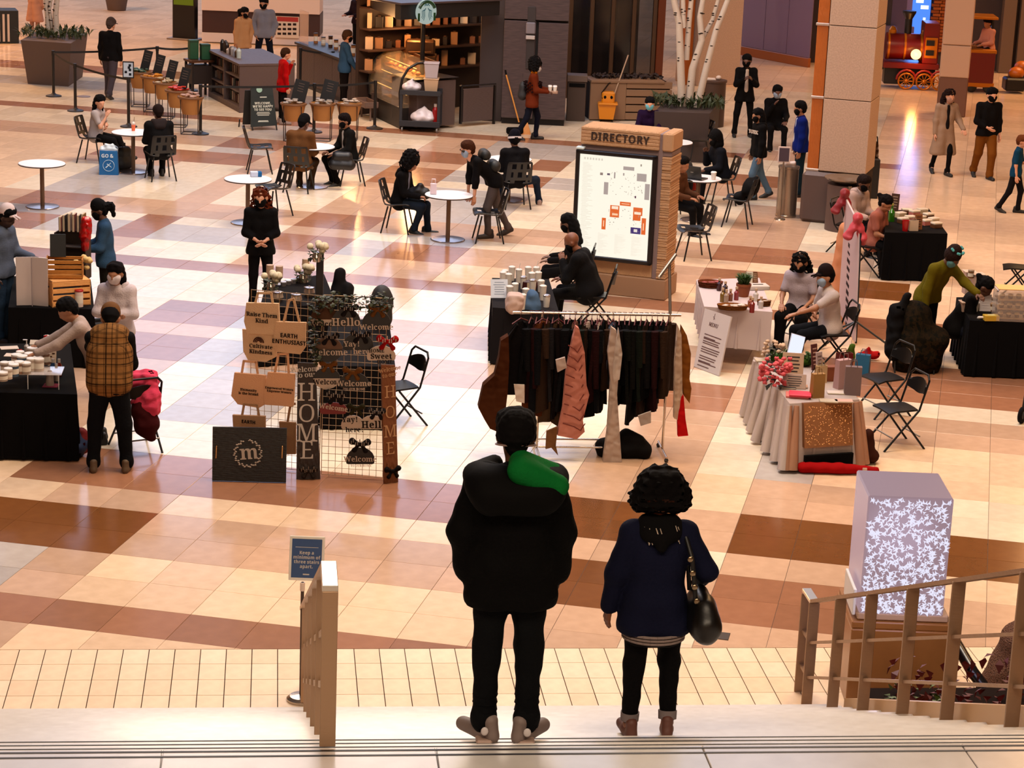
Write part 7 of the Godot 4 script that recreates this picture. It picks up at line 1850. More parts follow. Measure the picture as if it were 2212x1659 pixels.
	var nm = ["first snack basket from the back, filled with dark green packs", "second snack basket from the back, filled with orange packs", "third snack basket from the back, filled with white packs", "snack basket filled with red packs", "snack basket nearest the belt, filled with pale packs", "snack basket just right of the sandwich board", "middle snack basket of the three by the counter", "right hand snack basket of the three by the counter"]
	for e in bs:
		o = thing("snack_basket", "tan " + nm[e[2]], "basket", G(e[0], e[1],.74) * V3(1,0,1),0, "tan snack baskets on wire stands"); var tanm = M(C3(.62,.42,.20),.7)
		b = Z(); b.lathe([Vector2(0,.40), Vector2(.17,.40), Vector2(.245,.72), Vector2(.26,.72), Vector2(.26,.745), Vector2(.23,.745), Vector2(.2,.66), Vector2(0,.66)],20); part("bowl", b, tanm, o)
		b = Z(); b.lathe([Vector2(.262,.715), Vector2(.268,.73), Vector2(.262,.75), Vector2(.24,.755)],20); part("rim", b, M(C3(.42,.27,.14),.6), o)
		for q in 4:
			var a = PI / 4 + q * PI / 2; b = Z(); b.path([V3(cos(a) * .25,.7, sin(a) * .25), V3(cos(a) * .24,.012, sin(a) * .24), V3(cos(a + PI / 2) * .24,.012, sin(a + PI / 2) * .24)],.009,5); part("wire_leg", b, M(C3(.12,.08,.06),.4), o)
		b = Z(); for k in 14: b.box(V3((hsh(k, e[2]) - .5) * .32,.74 + hsh(k, e[2],1) * .08, (hsh(k, e[2],2) - .5) * .32), V3(.1,.03,.08),.008, hsh(k, e[2],3) * 3.0)
		part("snack_packs", b, M(fl[e[2]],.4), o)
		if e[2] in [0,1,2,3,5,6]:
			var q = thing("chalk_sign", "black card sign standing in the " + nm[e[2]].split(",")[0], "sign", G(e[0], e[1],.74) + V3(.12,0,-.1),-15); b = Z(); b.T = Transform3D(Basis(Vector3.BACK,-.18) * Basis(Vector3.RIGHT,-.2), V3(0,.24,0)); b.box(Vector3.ZERO, V3(.2 if e[2] < 5 else .3,.42,.012),.003); part("board", b, M(C3(.035,.03,.03),.6), q)
			b = Z(); b.T = Transform3D(Basis(Vector3.BACK,-.18) * Basis(Vector3.RIGHT,-.2), V3(0,.24,0)); for k in 4: b.box(V3(0,.14 - k * .05,.008), V3(.12,.012,.002))
			part("chalk_lines", b, M(C3(.35,.3,.27)), q)
	# sandwich board
	var S = Pl.new(self, G(541,282), G(599,281),.2); o = thing("sandwich_board", "dark green sandwich board with white lettering in the queue", "sign"); o.transform = S.xf()
	b = Z(); b.ext(S.poly([541,191,588,190,598,271,541,275]),0,.03); part("front_board", b, M(C3(.035,.085,.07),.6), o)
	b = Z(); b.T = Transform3D(Basis(Vector3.RIGHT,.45), V3(0,.80,-.03)); b.box(V3(S.p(566,230).x - .08,-.37,-.03), V3(.5,.75,.02)); part("rear_board", b, M(C3(.04,.035,.03),.6), o)
	for e in [[543,276,545,290], [595,272,599,289]]: b = Z(); var p0 = S.p(e[0], e[1]); b.tube(V3(p0.x, p0.y + .1,.01), V3(p0.x + .02,.0,.03),.015); part("leg", b, M(BK,.5), o)
	for s in [0,1]: b = Z(); b.tube(V3(S.p(541 + s * 50,270).x - .12,.25,-.42), V3(S.p(541 + s * 50,270).x - .14,.0,-.5),.015); part("leg", b, M(BK,.5), o)
	var wm = M(C3(.80,.80,.74)); var ty = 223
	for t in ["WELCOME,", "WE'RE HAPPY", "TO SEE YOU"]: var tq = S.p(567, ty); lettering(t,.066, wm, o, Transform3D(Basis(), V3(tq.x, tq.y,.032)), "Droid Sans",800); ty += 7
	b = Z(); for k in 6: var tq = S.p(568, [210,243,246,249,261,263][k]); b.box(V3(tq.x, tq.y,.032), V3([.14,.26,.28,.24,.2,.22][k],.012 if k else .02,.003))
	part("small_print", b, wm, o)
	b = Z(); var eq = S.p(559,194); b.T = Transform3D(Basis(Vector3.RIGHT, PI / 2), V3(eq.x, eq.y,.02)); b.lathe([Vector2(0,0), Vector2(.06,0), Vector2(.06,.03), Vector2(0,.03)],18); part("round_badge", b, M(C3(.55,.68,.6),.5), o)
	# condiment bar with its goods
	var N = G(517,244); var L = G(450,208); var R = G(561,228); o = thing("condiment_bar", "grey condiment bar with open shelves of bagged coffee", "cabinet")
	var bd = (N - L); var ll = bd.length(); bd /= ll; var bn = V3(-bd.z,0, bd.x); if bn.z < 0: bn = -bn
	var Y = Transform3D(Basis(bd, Vector3.UP, bn), L); o.transform = Y; var dp = (R - N).length()
	for e in [[ll / 2,.06,-.25, ll,.12,.5], [ll / 2,1.02,-dp / 2, ll + .04,.05, dp + .04], [.02,.55,-dp / 2,.05,.9, dp], [ll - .02,.55,-dp / 2,.05,.9, dp], [ll / 2,.55,-dp / 2,.05,.9, dp], [ll / 2,.55,-dp + .03, ll,.9,.05], [ll / 2,.42,-.3, ll,.03,.55], [ll / 2,.72,-.3, ll,.03,.55]]:
		b = Z(); b.box(V3(e[0], e[1], e[2]), V3(e[3], e[4], e[5]),.004); part("board", b, gry, o)
	for s in 3:
		for k in 16:
			var q = thing("coffee_pack", "slim pack, %s along the condiment bar's %s open shelf" % [ORD[k], ["bottom", "middle", "top"][s]], "package", Y * V3(.1 + k * (ll - .2) / 15.0, [.13,.436,.736][s],-.2), rad_to_deg(atan2(-bd.z, bd.x)), "packs on the condiment bar shelves"); var hh = .14 + .07 * hsh(k, s,4)
			b = Z(); b.box(V3(0, hh / 2,0), V3(.06, hh,.14),.006); part("pack", b, M([C3(.5,.40,.34), C3(.30,.12,.10), C3(.66,.60,.56), C3(.2,.24,.22)][int(hsh(k, s,5) * 4)],.5), q)
	for k in 9:
		var e = [[.25,.25, C3(.06,.05,.05), "black thermal jug at the left end of the condiment bar"], [.5,.26, C3(.10,.06,.05), "dark sauce bottle on the condiment bar"], [.6,.24, C3(.10,.06,.05), "second dark sauce bottle on the condiment bar"], [.75,.12, C3(.70,.64,.60), "white shaker on the condiment bar"], [.95,.18, C3(.30,.25,.23), "steel caddy of napkins on the condiment bar"], [1.1,.2, C3(.62,.60,.60), "stack of white lids on the condiment bar"], [1.25,.2, C3(.55,.56,.6), "stack of clear cups on the condiment bar"], [1.4,.16, C3(.24,.16,.12), "brown caddy at the condiment bar's near end"], [1.55,.22, C3(.66,.70,.68), "tall clear whipped drink cup display"]][k]
		o = thing("condiment", e[3], "container", Y * V3(minf(e[0], ll - .1),1.045,-.25)); b = Z(); b.lathe([Vector2(0,0), Vector2(.05,0), Vector2(.055, e[1] * .7), Vector2(.035, e[1] * .9), Vector2(0, e[1] * .9)],12); part("body", b, M(e[2],.35), o); b = Z(); b.lathe([Vector2(0, e[1] * .9), Vector2(.03, e[1] * .9), Vector2(.02, e[1]), Vector2(0, e[1])],10); part("top", b, M(e[2] * .7,.4), o)
	o = thing("side_table", "small dark wood table with green boxes at the condiment bar", "table", G(430,208),30); b = Z(); b.box(V3(0,.80,0), V3(.55,.05,.5),.008); part("top", b, M(C3(.28,.15,.07),.4), o)
	for e in [[-1,-1], [1,-1], [1,1], [-1,1]]: b = Z(); b.box(V3(e[0] * .23,.39, e[1] * .2), V3(.05,.78,.05),.004); part("leg", b, M(C3(.10,.06,.045),.5), o)
	b = Z(); b.box(V3(0,.5,0), V3(.5,.4,.44)); part("drawer_box", b, M(C3(.13,.08,.06),.5), o)
	for e in [[-.13,.42, "taller green gift box on the small dark table"], [.13,.34, "shorter green gift box on the small dark table"]]: var q = thing("gift_box", e[2], "box", G(430,208) + V3(e[0],.83,0),25); b = Z(); b.box(V3(0, e[1] / 2,0), V3(.2, e[1],.18),.006); part("box", b, M(C3(.06,.26,.15),.5), q); b = Z(); b.box(V3(0, e[1] * .92,0), V3(.205,.05,.185),.006); part("lid", b, M(C3(.05,.20,.12),.5), q)
	# broom, dust pan, bucket
	o = thing("broom", "long yellow handled broom leaning on the coffee tower", "broom"); b = Z(); b.tube(G(1121,264,.1), W.at(W.p(1094,160),.12),.016); part("handle", b, M(C3(.78,.52,.22),.5), o); b = Z(); b.tube(W.at(W.p(1094,160),.12), W.at(W.p(1092,150),.1),.02); part("grip", b, M(BK), o); b = Z(); b.box(G(1112,282,.08), V3(.36,.14,.1),.03,.3); part("brush", b, M(BK,.9), o)
	o = thing("dust_pan", "yellow dust pan standing on the floor behind the walking woman", "dust pan", G(1133,289)); b = Z(); b.hexa([V3(-.13,0,.1), V3(.13,0,.1), V3(.13,0,-.1), V3(-.13,0,-.1)], [V3(-.03,.22,-.05), V3(.06,.22,-.05), V3(.06,.22,-.1), V3(-.03,.22,-.1)]); part("pan", b, M(C3(.78,.48,.03),.5), o); b = Z(); b.tube(V3(.01,.2,-.08), V3(.0,.5,-.12),.012); part("handle", b, M(BK), o)
	o = thing("mop_bucket", "bright yellow wheeled mop bucket with wringer and mop", "bucket", G(1309,262)); var ym = M(C3(.80,.48,.02),.45)
	b = Z(); b.hexa([V3(-.15,.06,.13), V3(.15,.06,.13), V3(.15,.06,-.15), V3(-.15,.06,-.15)], [V3(-.2,.40,.18), V3(.2,.40,.18), V3(.2,.40,-.2), V3(-.2,.40,-.2)]); part("tub", b, ym, o)
	b = Z(); b.box(V3(.02,.52,0), V3(.28,.26,.24),.03); b.box(V3(.02,.40,.02), V3(.42,.04,.4),.01); part("wringer", b, ym, o)
	b = Z(); for s in [-1,1]: b = Z(); b.ell(V3(.02 + s * .07,.54,.125), V3(.03,.035,.01),8,5); part("slot", b, M(BK), o)
	b = Z(); b.path([V3(-.1,.5,.1), V3(-.12,.62,.05), V3(.02,.82,0), V3(.06,.84,0)],.016,6); part("lever", b, M(C3(.14,.09,.06)), o)
	b = Z(); b.tube(V3(.08,.35,0), V3(.42,1.42,-.25),.014); part("mop_handle", b, M(C3(.66,.55,.45),.5), o)
	for e in [[-1,-1], [1,-1], [1,1], [-1,1]]: b = Z(); b.ell(V3(e[0] * .13,.03, e[1] * .11), V3(.015,.03,.03),8,6); part("caster", b, M(BK), o)


# ---------------------------------------------------------------- far hall
func ferns(o: Node3D, c: Vector3, rx: float, rz: float, n: int):
	var b = MB.new()
	for k in n: leaf(b, c + V3((hsh(k,1) - .5) * 2 * rx,0, (hsh(k,2) - .5) * 2 * rz), V3(hsh(k,3) - .5,.25 + hsh(k,4) * .6, hsh(k,5) - .5).normalized(),.22 + .14 * hsh(k,6),.035)
	part("fern_leaves", b, M(C3(.16,.20,.09),.7,0, {"back": C3(.1,.14,.04)}), o).set_meta("kind", "stuff")

func birch(label: String, P: Pl, trunks: Array):
	var o = thing("birch_tree", label, "tree"); o.transform = P.xf(); var m = M(C3(.78,.72,.66),.8,0, {"tex": "speck", "sc": V3(2,1,2)}); var dm = M(C3(.12,.08,.06),.9)
	for t in trunks:
		var pts = []
		for i in range(1, t.size() - 1,2): var q = P.p(t[i], t[i + 1]); pts.append(V3(q.x, q.y, t[0] + .05 * i * t[0]))
		pts.append(pts[-1] + (pts[-1] - pts[-2]).normalized() * 2.0)
		var r: float = t[t.size() - 1]; var b = MB.new()
		for i in pts.size() - 1: b.tube(pts[i], pts[i + 1], r * (1 - .1 * i), r * (.9 - .1 * i),9)
		for i in range(1, pts.size() - 1): b.ell(pts[i], Vector3.ONE * r * (1 - .1 * i),9,6)
		var tr = part("trunk", b, m, o)
		b = MB.new()
		for k in 12: var i = k % (pts.size() - 1); var p: Vector3 = pts[i].lerp(pts[i + 1], hsh(k,3, pts.size())); b.ell(p + V3((hsh(k,5) - .5) * r * 1.2,0, r * .72), V3(.035,.012,.012),6,4)
		part("bark_scar", b, dm, tr)

func far_side():
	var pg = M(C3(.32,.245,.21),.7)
	var o = thing("planter", "big tapered taupe planter of ferns round birch trunks at the far left", "planter")
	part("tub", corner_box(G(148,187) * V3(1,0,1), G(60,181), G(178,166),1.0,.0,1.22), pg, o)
	var c = (G(60,181) + G(178,166)) / 2; ferns(o, c + V3(0,1.0,0),.75,.6,200)
	birch("white birch trunks rising from the far left planter", Pl.new(self, c + V3(-1,0,0), c + V3(1,0,0)), [[.0,105,72,103,30,98,-10,.075], [.1,124,74,122,30,126,-10,.075], [.05,114,60,108,20,113,-10,.04]])
	o = thing("planter", "big tapered taupe planter with birches behind the directory", "planter")
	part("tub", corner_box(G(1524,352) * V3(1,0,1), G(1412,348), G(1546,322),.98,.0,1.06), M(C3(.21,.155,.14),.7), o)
	c = (G(1412,348) + G(1546,322)) / 2; ferns(o, c + V3(0,.98,0),.68,.5,220)
	birch("group of white birch trunks behind the directory", Pl.new(self, c + V3(-1,0,0), c + V3(1,0,0)), [[.05,1473,240,1470,140,1467,50,1453,-10,.085], [.0,1486,240,1496,150,1516,88,1512,38,1520,-10,.085], [.12,1502,242,1526,140,1546,63,1575,-12,.075], [-.05,1483,130,1488,58,1495,-10,.06], [-.1,1516,88,1540,45,1556,-10,.05], [.02,1477,60,1475,-10,.05]])
	o = thing("planter", "round tapered taupe pot at the top left of the view", "planter", G(252,22)); var b = Z(); b.lathe([Vector2(0,0), Vector2(.27,0), Vector2(.42,.8), Vector2(.42,.84), Vector2(.36,.84), Vector2(0,.7)],20); part("pot", b, pg, o); b = Z(); b.box(V3(0,.72,0), V3(.4,.02,.4)); part("soil", b, M(C3(.1,.07,.05)), o)
	# screen pillar
	var P = Pl.new(self, G(372,84), G(422,88)); o = thing("screen_pillar", "black advertising screen pillar with a yellow green picture", "screen", Vector3.ZERO); o.transform = P.xf(); var w: float = P.p(421,80).x
	b = Z(); b.box(V3(w / 2,.95,-.1), V3(w,1.9,.2),.02); part("case", b, M(BK,.3), o); b = Z(); b.box(V3(w / 2,.02,-.1), V3(w * 1.3,.04,.5),.01); part("base_plate", b, M(C3(.45,.38,.34),.4), o)
	b = Z(); b.box(V3(w / 2,1.38,.004), V3(w * .86,.92,.01)); part("screen", b, glow(C3(.52,.55,.04),.8), o)
	b = Z(); b.T = Transform3D(Basis(Vector3.RIGHT, PI / 2), V3(w * .55,1.2,.008)); b.lathe([Vector2(0,0), Vector2(.13,0), Vector2(.13,.008), Vector2(0,.008)],20); part("purple_disc", b, glow(C3(.28,.03,.20),.7), o)
	lettering("5",.2, glow(C3(.9,.7,.85),.9), o, Transform3D(Basis(), V3(w * .55,1.2,.02)), "Droid Sans",800)
	# striped counter and white counter
	P = Pl.new(self, G(-20,94), G(24,94)); o = thing("striped_kiosk", "dark green kiosk with white stripes at the top left corner", "kiosk"); o.transform = P.xf()
	var gw: float = P.p(24,90).x; b = Z(); b.box(V3(gw / 2 + .1,.42,-.35), V3(gw + .2,.84,.7),.01); part("cabinet", b, M(C3(.04,.055,.04),.6), o)
	for k in 5: b = Z(); b.box(V3(gw - .06 - k * .12,.40,.006), V3(.055,.70,.012)); part("white_stripe", b, M(C3(.80,.74,.68)), o)
	P = Pl.new(self, G(436,92), G(668,101)); o = thing("service_counter", "long white service counter with a brown band at the top of the view", "counter"); o.transform = P.xf(); w = P.p(690,95).x
	for e in [["base_band",.02,.27,.0, C3(.82,.76,.74)], ["brown_band",.27,.86,-.04, C3(.22,.09,.05)], ["white_band",.86,1.28,.06, C3(.86,.76,.70)]]: b = Z(); b.box(V3(w / 2, (e[1] + e[2]) / 2, e[3] - .5), V3(w, e[2] - e[1],1.0),.01); part(e[0], b, M(e[4],.45), o)
	for k in 5: jar(["small pink jar at the left of the white service counter", "white cup on the white service counter", "blue tub on the white service counter", "cream jar on the white service counter", "orange jar at the right of the white service counter"][k], P.at(Vector2(.5 + k * .45,1.28),-.1),.05,.14, [C3(.7,.4,.35), C3(.8,.75,.7), C3(.1,.2,.45), C3(.7,.6,.5), C3(.7,.4,.2)][k], C3(.6,.5,.45), "", "jar", "jar")
	o = thing("poster", "white poster with a red heading on the service counter front", "poster"); o.transform = P.xf(.07); b = Z(); b.ext(P.poly([597,34,647,36,646,82,596,80]),0,.012); part("sheet", b, M(C3(.82,.74,.66),.5), o)
	b = Z(); b.ext(P.poly([599,35,645,37,645,47,599,45]),.012,.016); part("red_heading", b, M(C3(.62,.12,.07),.5), o)
	for k in 12: var q = P.p(604 + (k % 4) * 11,52 + int(k / 4.0) * 10); b = Z(); b.box(V3(q.x, q.y,.015), V3(.07 + .03 * hsh(k,1),.06,.004),0); part("picture", b, M(C3(.16,.12,.11)), o)

	# planted bench, bin, glass lift
	P = Pl.new(self, G(1272,260), G(1448,262)); o = thing("planter_bench", "cream planter bench with dark slots behind the mop bucket", "planter"); o.transform = P.xf(); w = P.p(1448,255).x
	var cr = M(C3(.48,.36,.26),.6); b = Z(); b.box(V3(w / 2,.41,-.6), V3(w - .06,.82,1.1),.01); part("core", b, M(C3(.12,.08,.06)), o)
	b = Z(); b.box(V3(w * .22,.43,-.02), V3(w * .44,.82,.08),.01); part("panel", b, cr, o)
	for k in 5: b = Z(); b.box(V3(w * .72,.1 + k * .17,-.02), V3(w * .56,.145,.08),.008); part("slat", b, cr, o)
	b = Z(); b.box(V3(w * .45,.85,-.3), V3(w * .9,.06,.7),.01); part("cap", b, cr, o)
	b = Z(); for k in 170: leaf(b, V3(.15 + hsh(k,1) * (w - .3),.86,-.2 - hsh(k,2) * .5), V3(hsh(k,3) - .5,.7, hsh(k,4) - .5).normalized(),.14,.05)
	part("dark_leaves", b, M(C3(.12,.045,.03),.7), o).set_meta("kind", "stuff")
	o = thing("bin", "low grey waste bin between the coffee tower and planter bench", "bin", G(1243,262)); b = Z(); b.box(V3(0,.42,-.2), V3(.40,.84,.4),.01); part("body", b, M(C3(.24,.17,.13),.6), o); b = Z(); b.box(V3(0,.92,-.2), V3(.44,.14,.44),.01); part("hood", b, M(C3(.36,.29,.25),.5), o); b = Z(); b.box(V3(0,.78,.005), V3(.34,.08,.02)); part("slot", b, M(BK), o)
	P = Pl.new(self, G(1228,214), G(1428,218)); o = thing("glass_lift", "dark glass lift shaft with tan mullions behind the planter bench", "lift"); o.transform = P.xf(-.2); w = P.p(1412,150).x
	b = Z(); b.box(V3(w / 2,2.6,-2.0), V3(w,5.2,.1)); part("back_wall", b, M(C3(.13,.09,.07),.7), o)
	for k in 4: b = Z(); b.box(V3(w * (k + .5) / 4,2.6,-.02), V3(w / 4 - .07,5.2,.02)); part("glass_pane", b, M(C3(.10,.09,.09),.08,0, {"a": .55}), o)
	for k in 5: b = Z(); b.box(V3(w * k / 4,2.6,0), V3(.09,5.2,.12),.006); part("mullion", b, M(C3(.30,.21,.14),.4,.3), o)
	b = Z(); b.box(V3(w / 2,3.05,-.03), V3(w,.16,.14),.01); part("transom", b, M(C3(.2,.15,.12),.5), o)
	for k in 3: b = Z(); b.box(V3(w * (.2 + .28 * k),1.9,-1.7), V3(.22,3.8,.2)); part("inner_rail", b, M(C3(.22,.17,.15),.4), o)
	b = Z(); b.box(V3(w + .14,2.6,.0), V3(.17,5.2,.25),.006); part("wood_post", b, M(C3(.36,.15,.04),.4), o)
	o = thing("bin", "round brown bin with white litter on top behind the birches", "bin", G(1536,272)); b = Z(); b.lathe([Vector2(0,0), Vector2(.27,0), Vector2(.27,.95), Vector2(.29,.96), Vector2(.29,1.0), Vector2(0,1.0)],20); part("body", b, M(C3(.26,.17,.12),.5), o); b = Z(); b.box(V3(-.1,1.02,.05), V3(.26,.04,.18),.01); b.ell(V3(.1,1.05,.0), V3(.06,.05,.05),8,5); part("litter", b, M(C3(.82,.74,.68),.6), o)

func far_right():
	var bei = M(C3(.76,.64,.55),.75,0, {"tex": "speck", "sc": .6}); var wood = M(C3(.66,.34,.10),.4,0, {"bump": "grain", "bs": .2, "sc": V3(4,.5,4)}); var stl = M(C3(.62,.56,.50),.25,.85); var gran = M(C3(.34,.26,.24),.5,0, {"tex": "speck", "sc": 3.0})
	# beige pier and lavender glass
	var P = Pl.new(self, G(1508,186), G(1600,182)); var b = Z(); b.T = P.xf(); var w: float = P.p(1598,150).x
	b.box(V3(w / 2,2.5,-.5), V3(w,5,1),.01); structure("wall_pier", b, bei, "beige stone pier behind the birches")
	b = Z(); b.T = P.xf(); b.box(V3(-.14,2.5,-.4), V3(.2,5,.3),.01); structure("trim_3", b, wood, "orange wood strip on the beige pier")
	P = Pl.new(self, G(1600,118), G(1748,146)); w = P.p(1748,140).x
	b = Z(); b.T = P.xf(); b.box(V3(w / 2,.12,0), V3(w,.24,.1),.01); structure("trim_4", b, M(C3(.55,.28,.08),.4), "orange base strip under the lavender glass")
	for k in 3: b = Z(); b.T = P.xf(); b.box(V3(w * (k + .5) / 3,2.4,0), V3(w / 3 - .02,4.3,.03)); structure("window_%d" % (3 + k), b, M(C3(.46,.38,.50),.15,0, {"a": .8}), "lavender tinted glass panel")
	b = Z(); b.T = P.xf(-2.5); b.box(V3(w / 2,2.5,0), V3(w + 2,5,.2)); structure("wall_shop", b, M(C3(.40,.32,.40),.7))
	# the big column with its wood corner
	P = Pl.new(self, G(1757,480), G(1859,490)); var X = P.xf(); w = P.p(1859,470).x; var o = thing("column", "big square column with beige panels and an orange wood corner", "column"); o.transform = X
	var yb: float = P.p(1800,372).y; var ys = [yb, P.p(1800,214).y, P.p(1800,55).y,4.2]
	for k in 3: b = Z(); b.box(V3(w / 2 + .02, (ys[k] + ys[k + 1]) / 2,-.46), V3(w, ys[k + 1] - ys[k] - .012,.9),.006); part("stone_panel", b, bei, o)
	b = Z(); b.box(V3(w / 2 + .02,2.1,-.46), V3(w - .03,4.2,.87)); part("core", b, M(C3(.2,.15,.12)), o)
	for k in 3:
		b = Z(); b.box(V3(-.10, (ys[k] + ys[k + 1]) / 2,-.26), V3(.19, ys[k + 1] - ys[k] - .03,.36),.006); part("wood_strip", b, wood, o)
		b = Z(); b.box(V3(-.10, ys[k] - .0,-.25), V3(.23,.045,.4),.008); part("metal_band", b, M(C3(.76,.68,.62),.3,.5), o)
	b = Z(); b.box(V3(w * .3 - .1, yb / 2 - .01,-.45), V3(w * .6 + .3, yb - .02,1.0),.06); part("granite_base", b, gran, o)
	o = thing("trash_can", "tall brushed steel trash can beside the big column", "trash can", G(1697,467)); b = Z(); b.lathe([Vector2(0,0), Vector2(.18,0), Vector2(.18,.03), Vector2(.175,.04), Vector2(.175,.84), Vector2(.185,.85), Vector2(.185,.88), Vector2(.1,.9), Vector2(0,.9)],24); part("can", b, stl, o); b = Z(); b.add(sdf([[-.05,.91,0,.08,.92,0,.05,.04]],.03,.02,.01,50.0)); part("paper_litter", b, M(C3(.82,.75,.7)), o)
	o = thing("sign_stand", "small framed notice on a stand before the steel trash can", "sign", G(1684,474)); b = Z(); b.tube(Vector3.ZERO, V3(0,1.0,0),.016); part("pole", b, stl, o); b = Z(); b.box(V3(0,1.12,0), V3(.21,.28,.015),.004); part("frame_border", b, M(C3(.80,.72,.68)), o); b = Z(); b.box(V3(0,1.12,.009), V3(.17,.23,.004)); part("print", b, M(C3(.30,.25,.28)), o); b = Z(); b.lathe([Vector2(0,0), Vector2(.1,0), Vector2(.09,.02), Vector2(0,.025)],14); part("base", b, stl, o)
	o = thing("steel_basin", "round shallow steel basin on a granite drum by the column", "basin", G(1820,496)); b = Z(); b.lathe([Vector2(0,0), Vector2(.31,0), Vector2(.31,.78), Vector2(0,.78)],24); part("granite_drum", b, gran, o); b = Z(); b.lathe([Vector2(0,.79), Vector2(.2,.8), Vector2(.37,.87), Vector2(.37,.89), Vector2(.17,.86), Vector2(.1,.82), Vector2(0,.82)],28); part("bowl", b, stl, o); b = Z(); b.tube(V3(.02,0,.32), V3(.02,.8,.33),.03); part("pipe", b, stl, o)
	o = thing("luggage_cart", "tall dark cart with gold trimmed bags behind the big column", "cart", G(1880,425)); b = Z(); b.box(V3(0,.36,0), V3(.2,.72,.4),.01); part("box", b, M(BK,.5), o); b = Z(); b.add(sdf([[0,.78,0,.0,.98,0,.09,.06]],.03,.02,.012,40.0)); part("gold_bag", b, M(C3(.22,.12,.05),.3,.5), o); b = Z(); b.path([V3(-.06,.95,0), V3(-.03,1.12,0), V3(.04,1.1,0), V3(.06,.95,0)],.012); part("handle", b, M(BK), o)
	P = Pl.new(self, G(2022,250), G(2086,254)); o = thing("column", "pale square column with a brown base before the toy train", "column"); o.transform = P.xf(); w = P.p(2086,240).x; yb = P.p(2050,168).y; var y2: float = P.p(2060,98).y
	b = Z(); b.box(V3(w / 2, yb / 2,-w / 2), V3(w, yb, w),.02); part("base", b, M(C3(.42,.26,.17),.6), o)
	for e in [[yb, y2], [y2,4.5]]: b = Z(); b.box(V3(w / 2, (e[0] + e[1]) / 2,-w / 2), V3(w, e[1] - e[0] - .012, w),.02); part("stone_panel", b, M(C3(.74,.58,.46),.7), o)
	# back wall of shop fronts
	P = Pl.new(self, G(1880,142), G(2220,158)); w = P.p(2230,150).x; var xf = P.xf(); b = Z(); b.T = xf; b.box(V3(w / 2,2.6,-.2), V3(w + 4,5.2,.2)); structure("wall_far", b, M(C3(.22,.16,.15),.7))
	b = Z(); b.T = xf; b.box(V3(P.p(1922,100).x,.55,.0), V3(1.2,1.1,.2),.02); structure("trim_5", b, M(C3(.40,.33,.42),.4), "lavender tiled low wall")
	o = thing("shop_window", "bright blue white lit shop display window at the top right", "window"); o.transform = xf; var bx = [P.p(1942,40).x, P.p(2008,40).x]; b = Z(); b.box(V3((bx[0] + bx[1]) / 2,1.95,.02), V3(bx[1] - bx[0],2.3,.06)); part("lit_pane", b, glow(C3(.30,.55,1.0),2.2), o)
	b = Z(); for k in 9: b.box(V3(lerpf(bx[0], bx[1], hsh(k,1)),1.3 + k * .16,.055), V3(.05 + .2 * hsh(k,2),.10,.01))
	part("white_shapes", b, glow(C3(.9,.97,1),3.0), o); b = Z(); b.box(V3(bx[0] + .12,1.75,.06), V3(.14,.45,.03)); part("dark_panel", b, M(C3(.05,.05,.12)), o)
	var sl := AreaLight3D.new(); sl.name = "shop_light"; sl.area_size = Vector2(.8,2.2); sl.light_color = C3(.35,.58,1); sl.light_energy = 8; sl.shadow_enabled = true; sl.area_range = 30; sl.transform = xf * Transform3D(Basis(Vector3.UP, PI), V3((bx[0] + bx[1]) / 2,1.95,.1)); add_child(sl)
	o = thing("brick_pier", "orange brick pier beside the blue lit window", "pier"); o.transform = xf
	for k in 30:
		for e in 2: b = Z(); b.box(V3(bx[1] + .12 + e * .22 + (k % 2) * .05,.5 + k * .085,.06), V3(.205,.07,.12),.006); part("brick", b, M([C3(.55,.27,.12), C3(.62,.33,.16)][(k + e) % 2],.8), o)
	for e in [[2168, "beige pilaster at the far right shop wall"], [2205, "second beige pilaster at the far right edge"]]: b = Z(); b.box(V3(0,2.2,0), V3(.34,4.4,.3),.01); solo("pilaster", b, M(C3(.42,.33,.26),.7), e[1], "pilaster", P.at(Vector2(P.p(e[0],130).x,0),.15))
	# toy train
	P = Pl.new(self, G(1888,190), G(2150,202)); o = thing("toy_train", "red and gold ride on steam engine with a glowing headlamp", "train"); o.transform = P.xf(-.4); var q = func(u, v): return P.p(u, v)
	var red = M(C3(.38,.05,.03),.3); var gold = M(C3(.72,.42,.06),.3,.5); var blk = M(C3(.035,.025,.025),.4)
	var x0: float = q.call(1916,110).x; var x1: float = q.call(2026,110).x; var bl: float = x1 - x0
	b = Z(); b.tube(V3(x0,1.02,0), V3(x0 + bl * .75,1.02,0),.33,.33,20); part("boiler", b, red, o)
	for k in 3: b = Z(); b.tube(V3(x0 + .03 + k * .4,1.02,0), V3(x0 + .08 + k * .4,1.02,0),.34,.34,20); part("boiler_band", b, gold, o)
	b = Z(); b.box(V3(x0 + bl * .86,1.15,0), V3(bl * .3,1.0,.8),.02); part("cab", b, red, o); b = Z(); b.box(V3(x0 + bl * .86,1.05,.41), V3(bl * .24,.5,.02)); part("cab_panel", b, gold, o)
	for k in 2: b = Z(); b.box(V3(x0 + bl * .84,1.17 - k * .24,.425), V3(.2,.13,.02)); part("cab_window", b, blk, o)
	b = Z(); b.lathe([Vector2(0,1.3), Vector2(.09,1.3), Vector2(.09,1.7), Vector2(.17,1.85), Vector2(.17,1.9), Vector2(0,1.9)],14, V3(x0 + .52,0,0)); part("chimney", b, blk, o)
	for e in [[.15,.1], [1.0,.14]]: b = Z(); b.lathe([Vector2(0,1.3), Vector2(e[1],1.3), Vector2(e[1],1.42), Vector2(e[1] * .5,1.5), Vector2(0,1.52)],12, V3(x0 + e[0],0,0)); part("dome", b, gold, o)
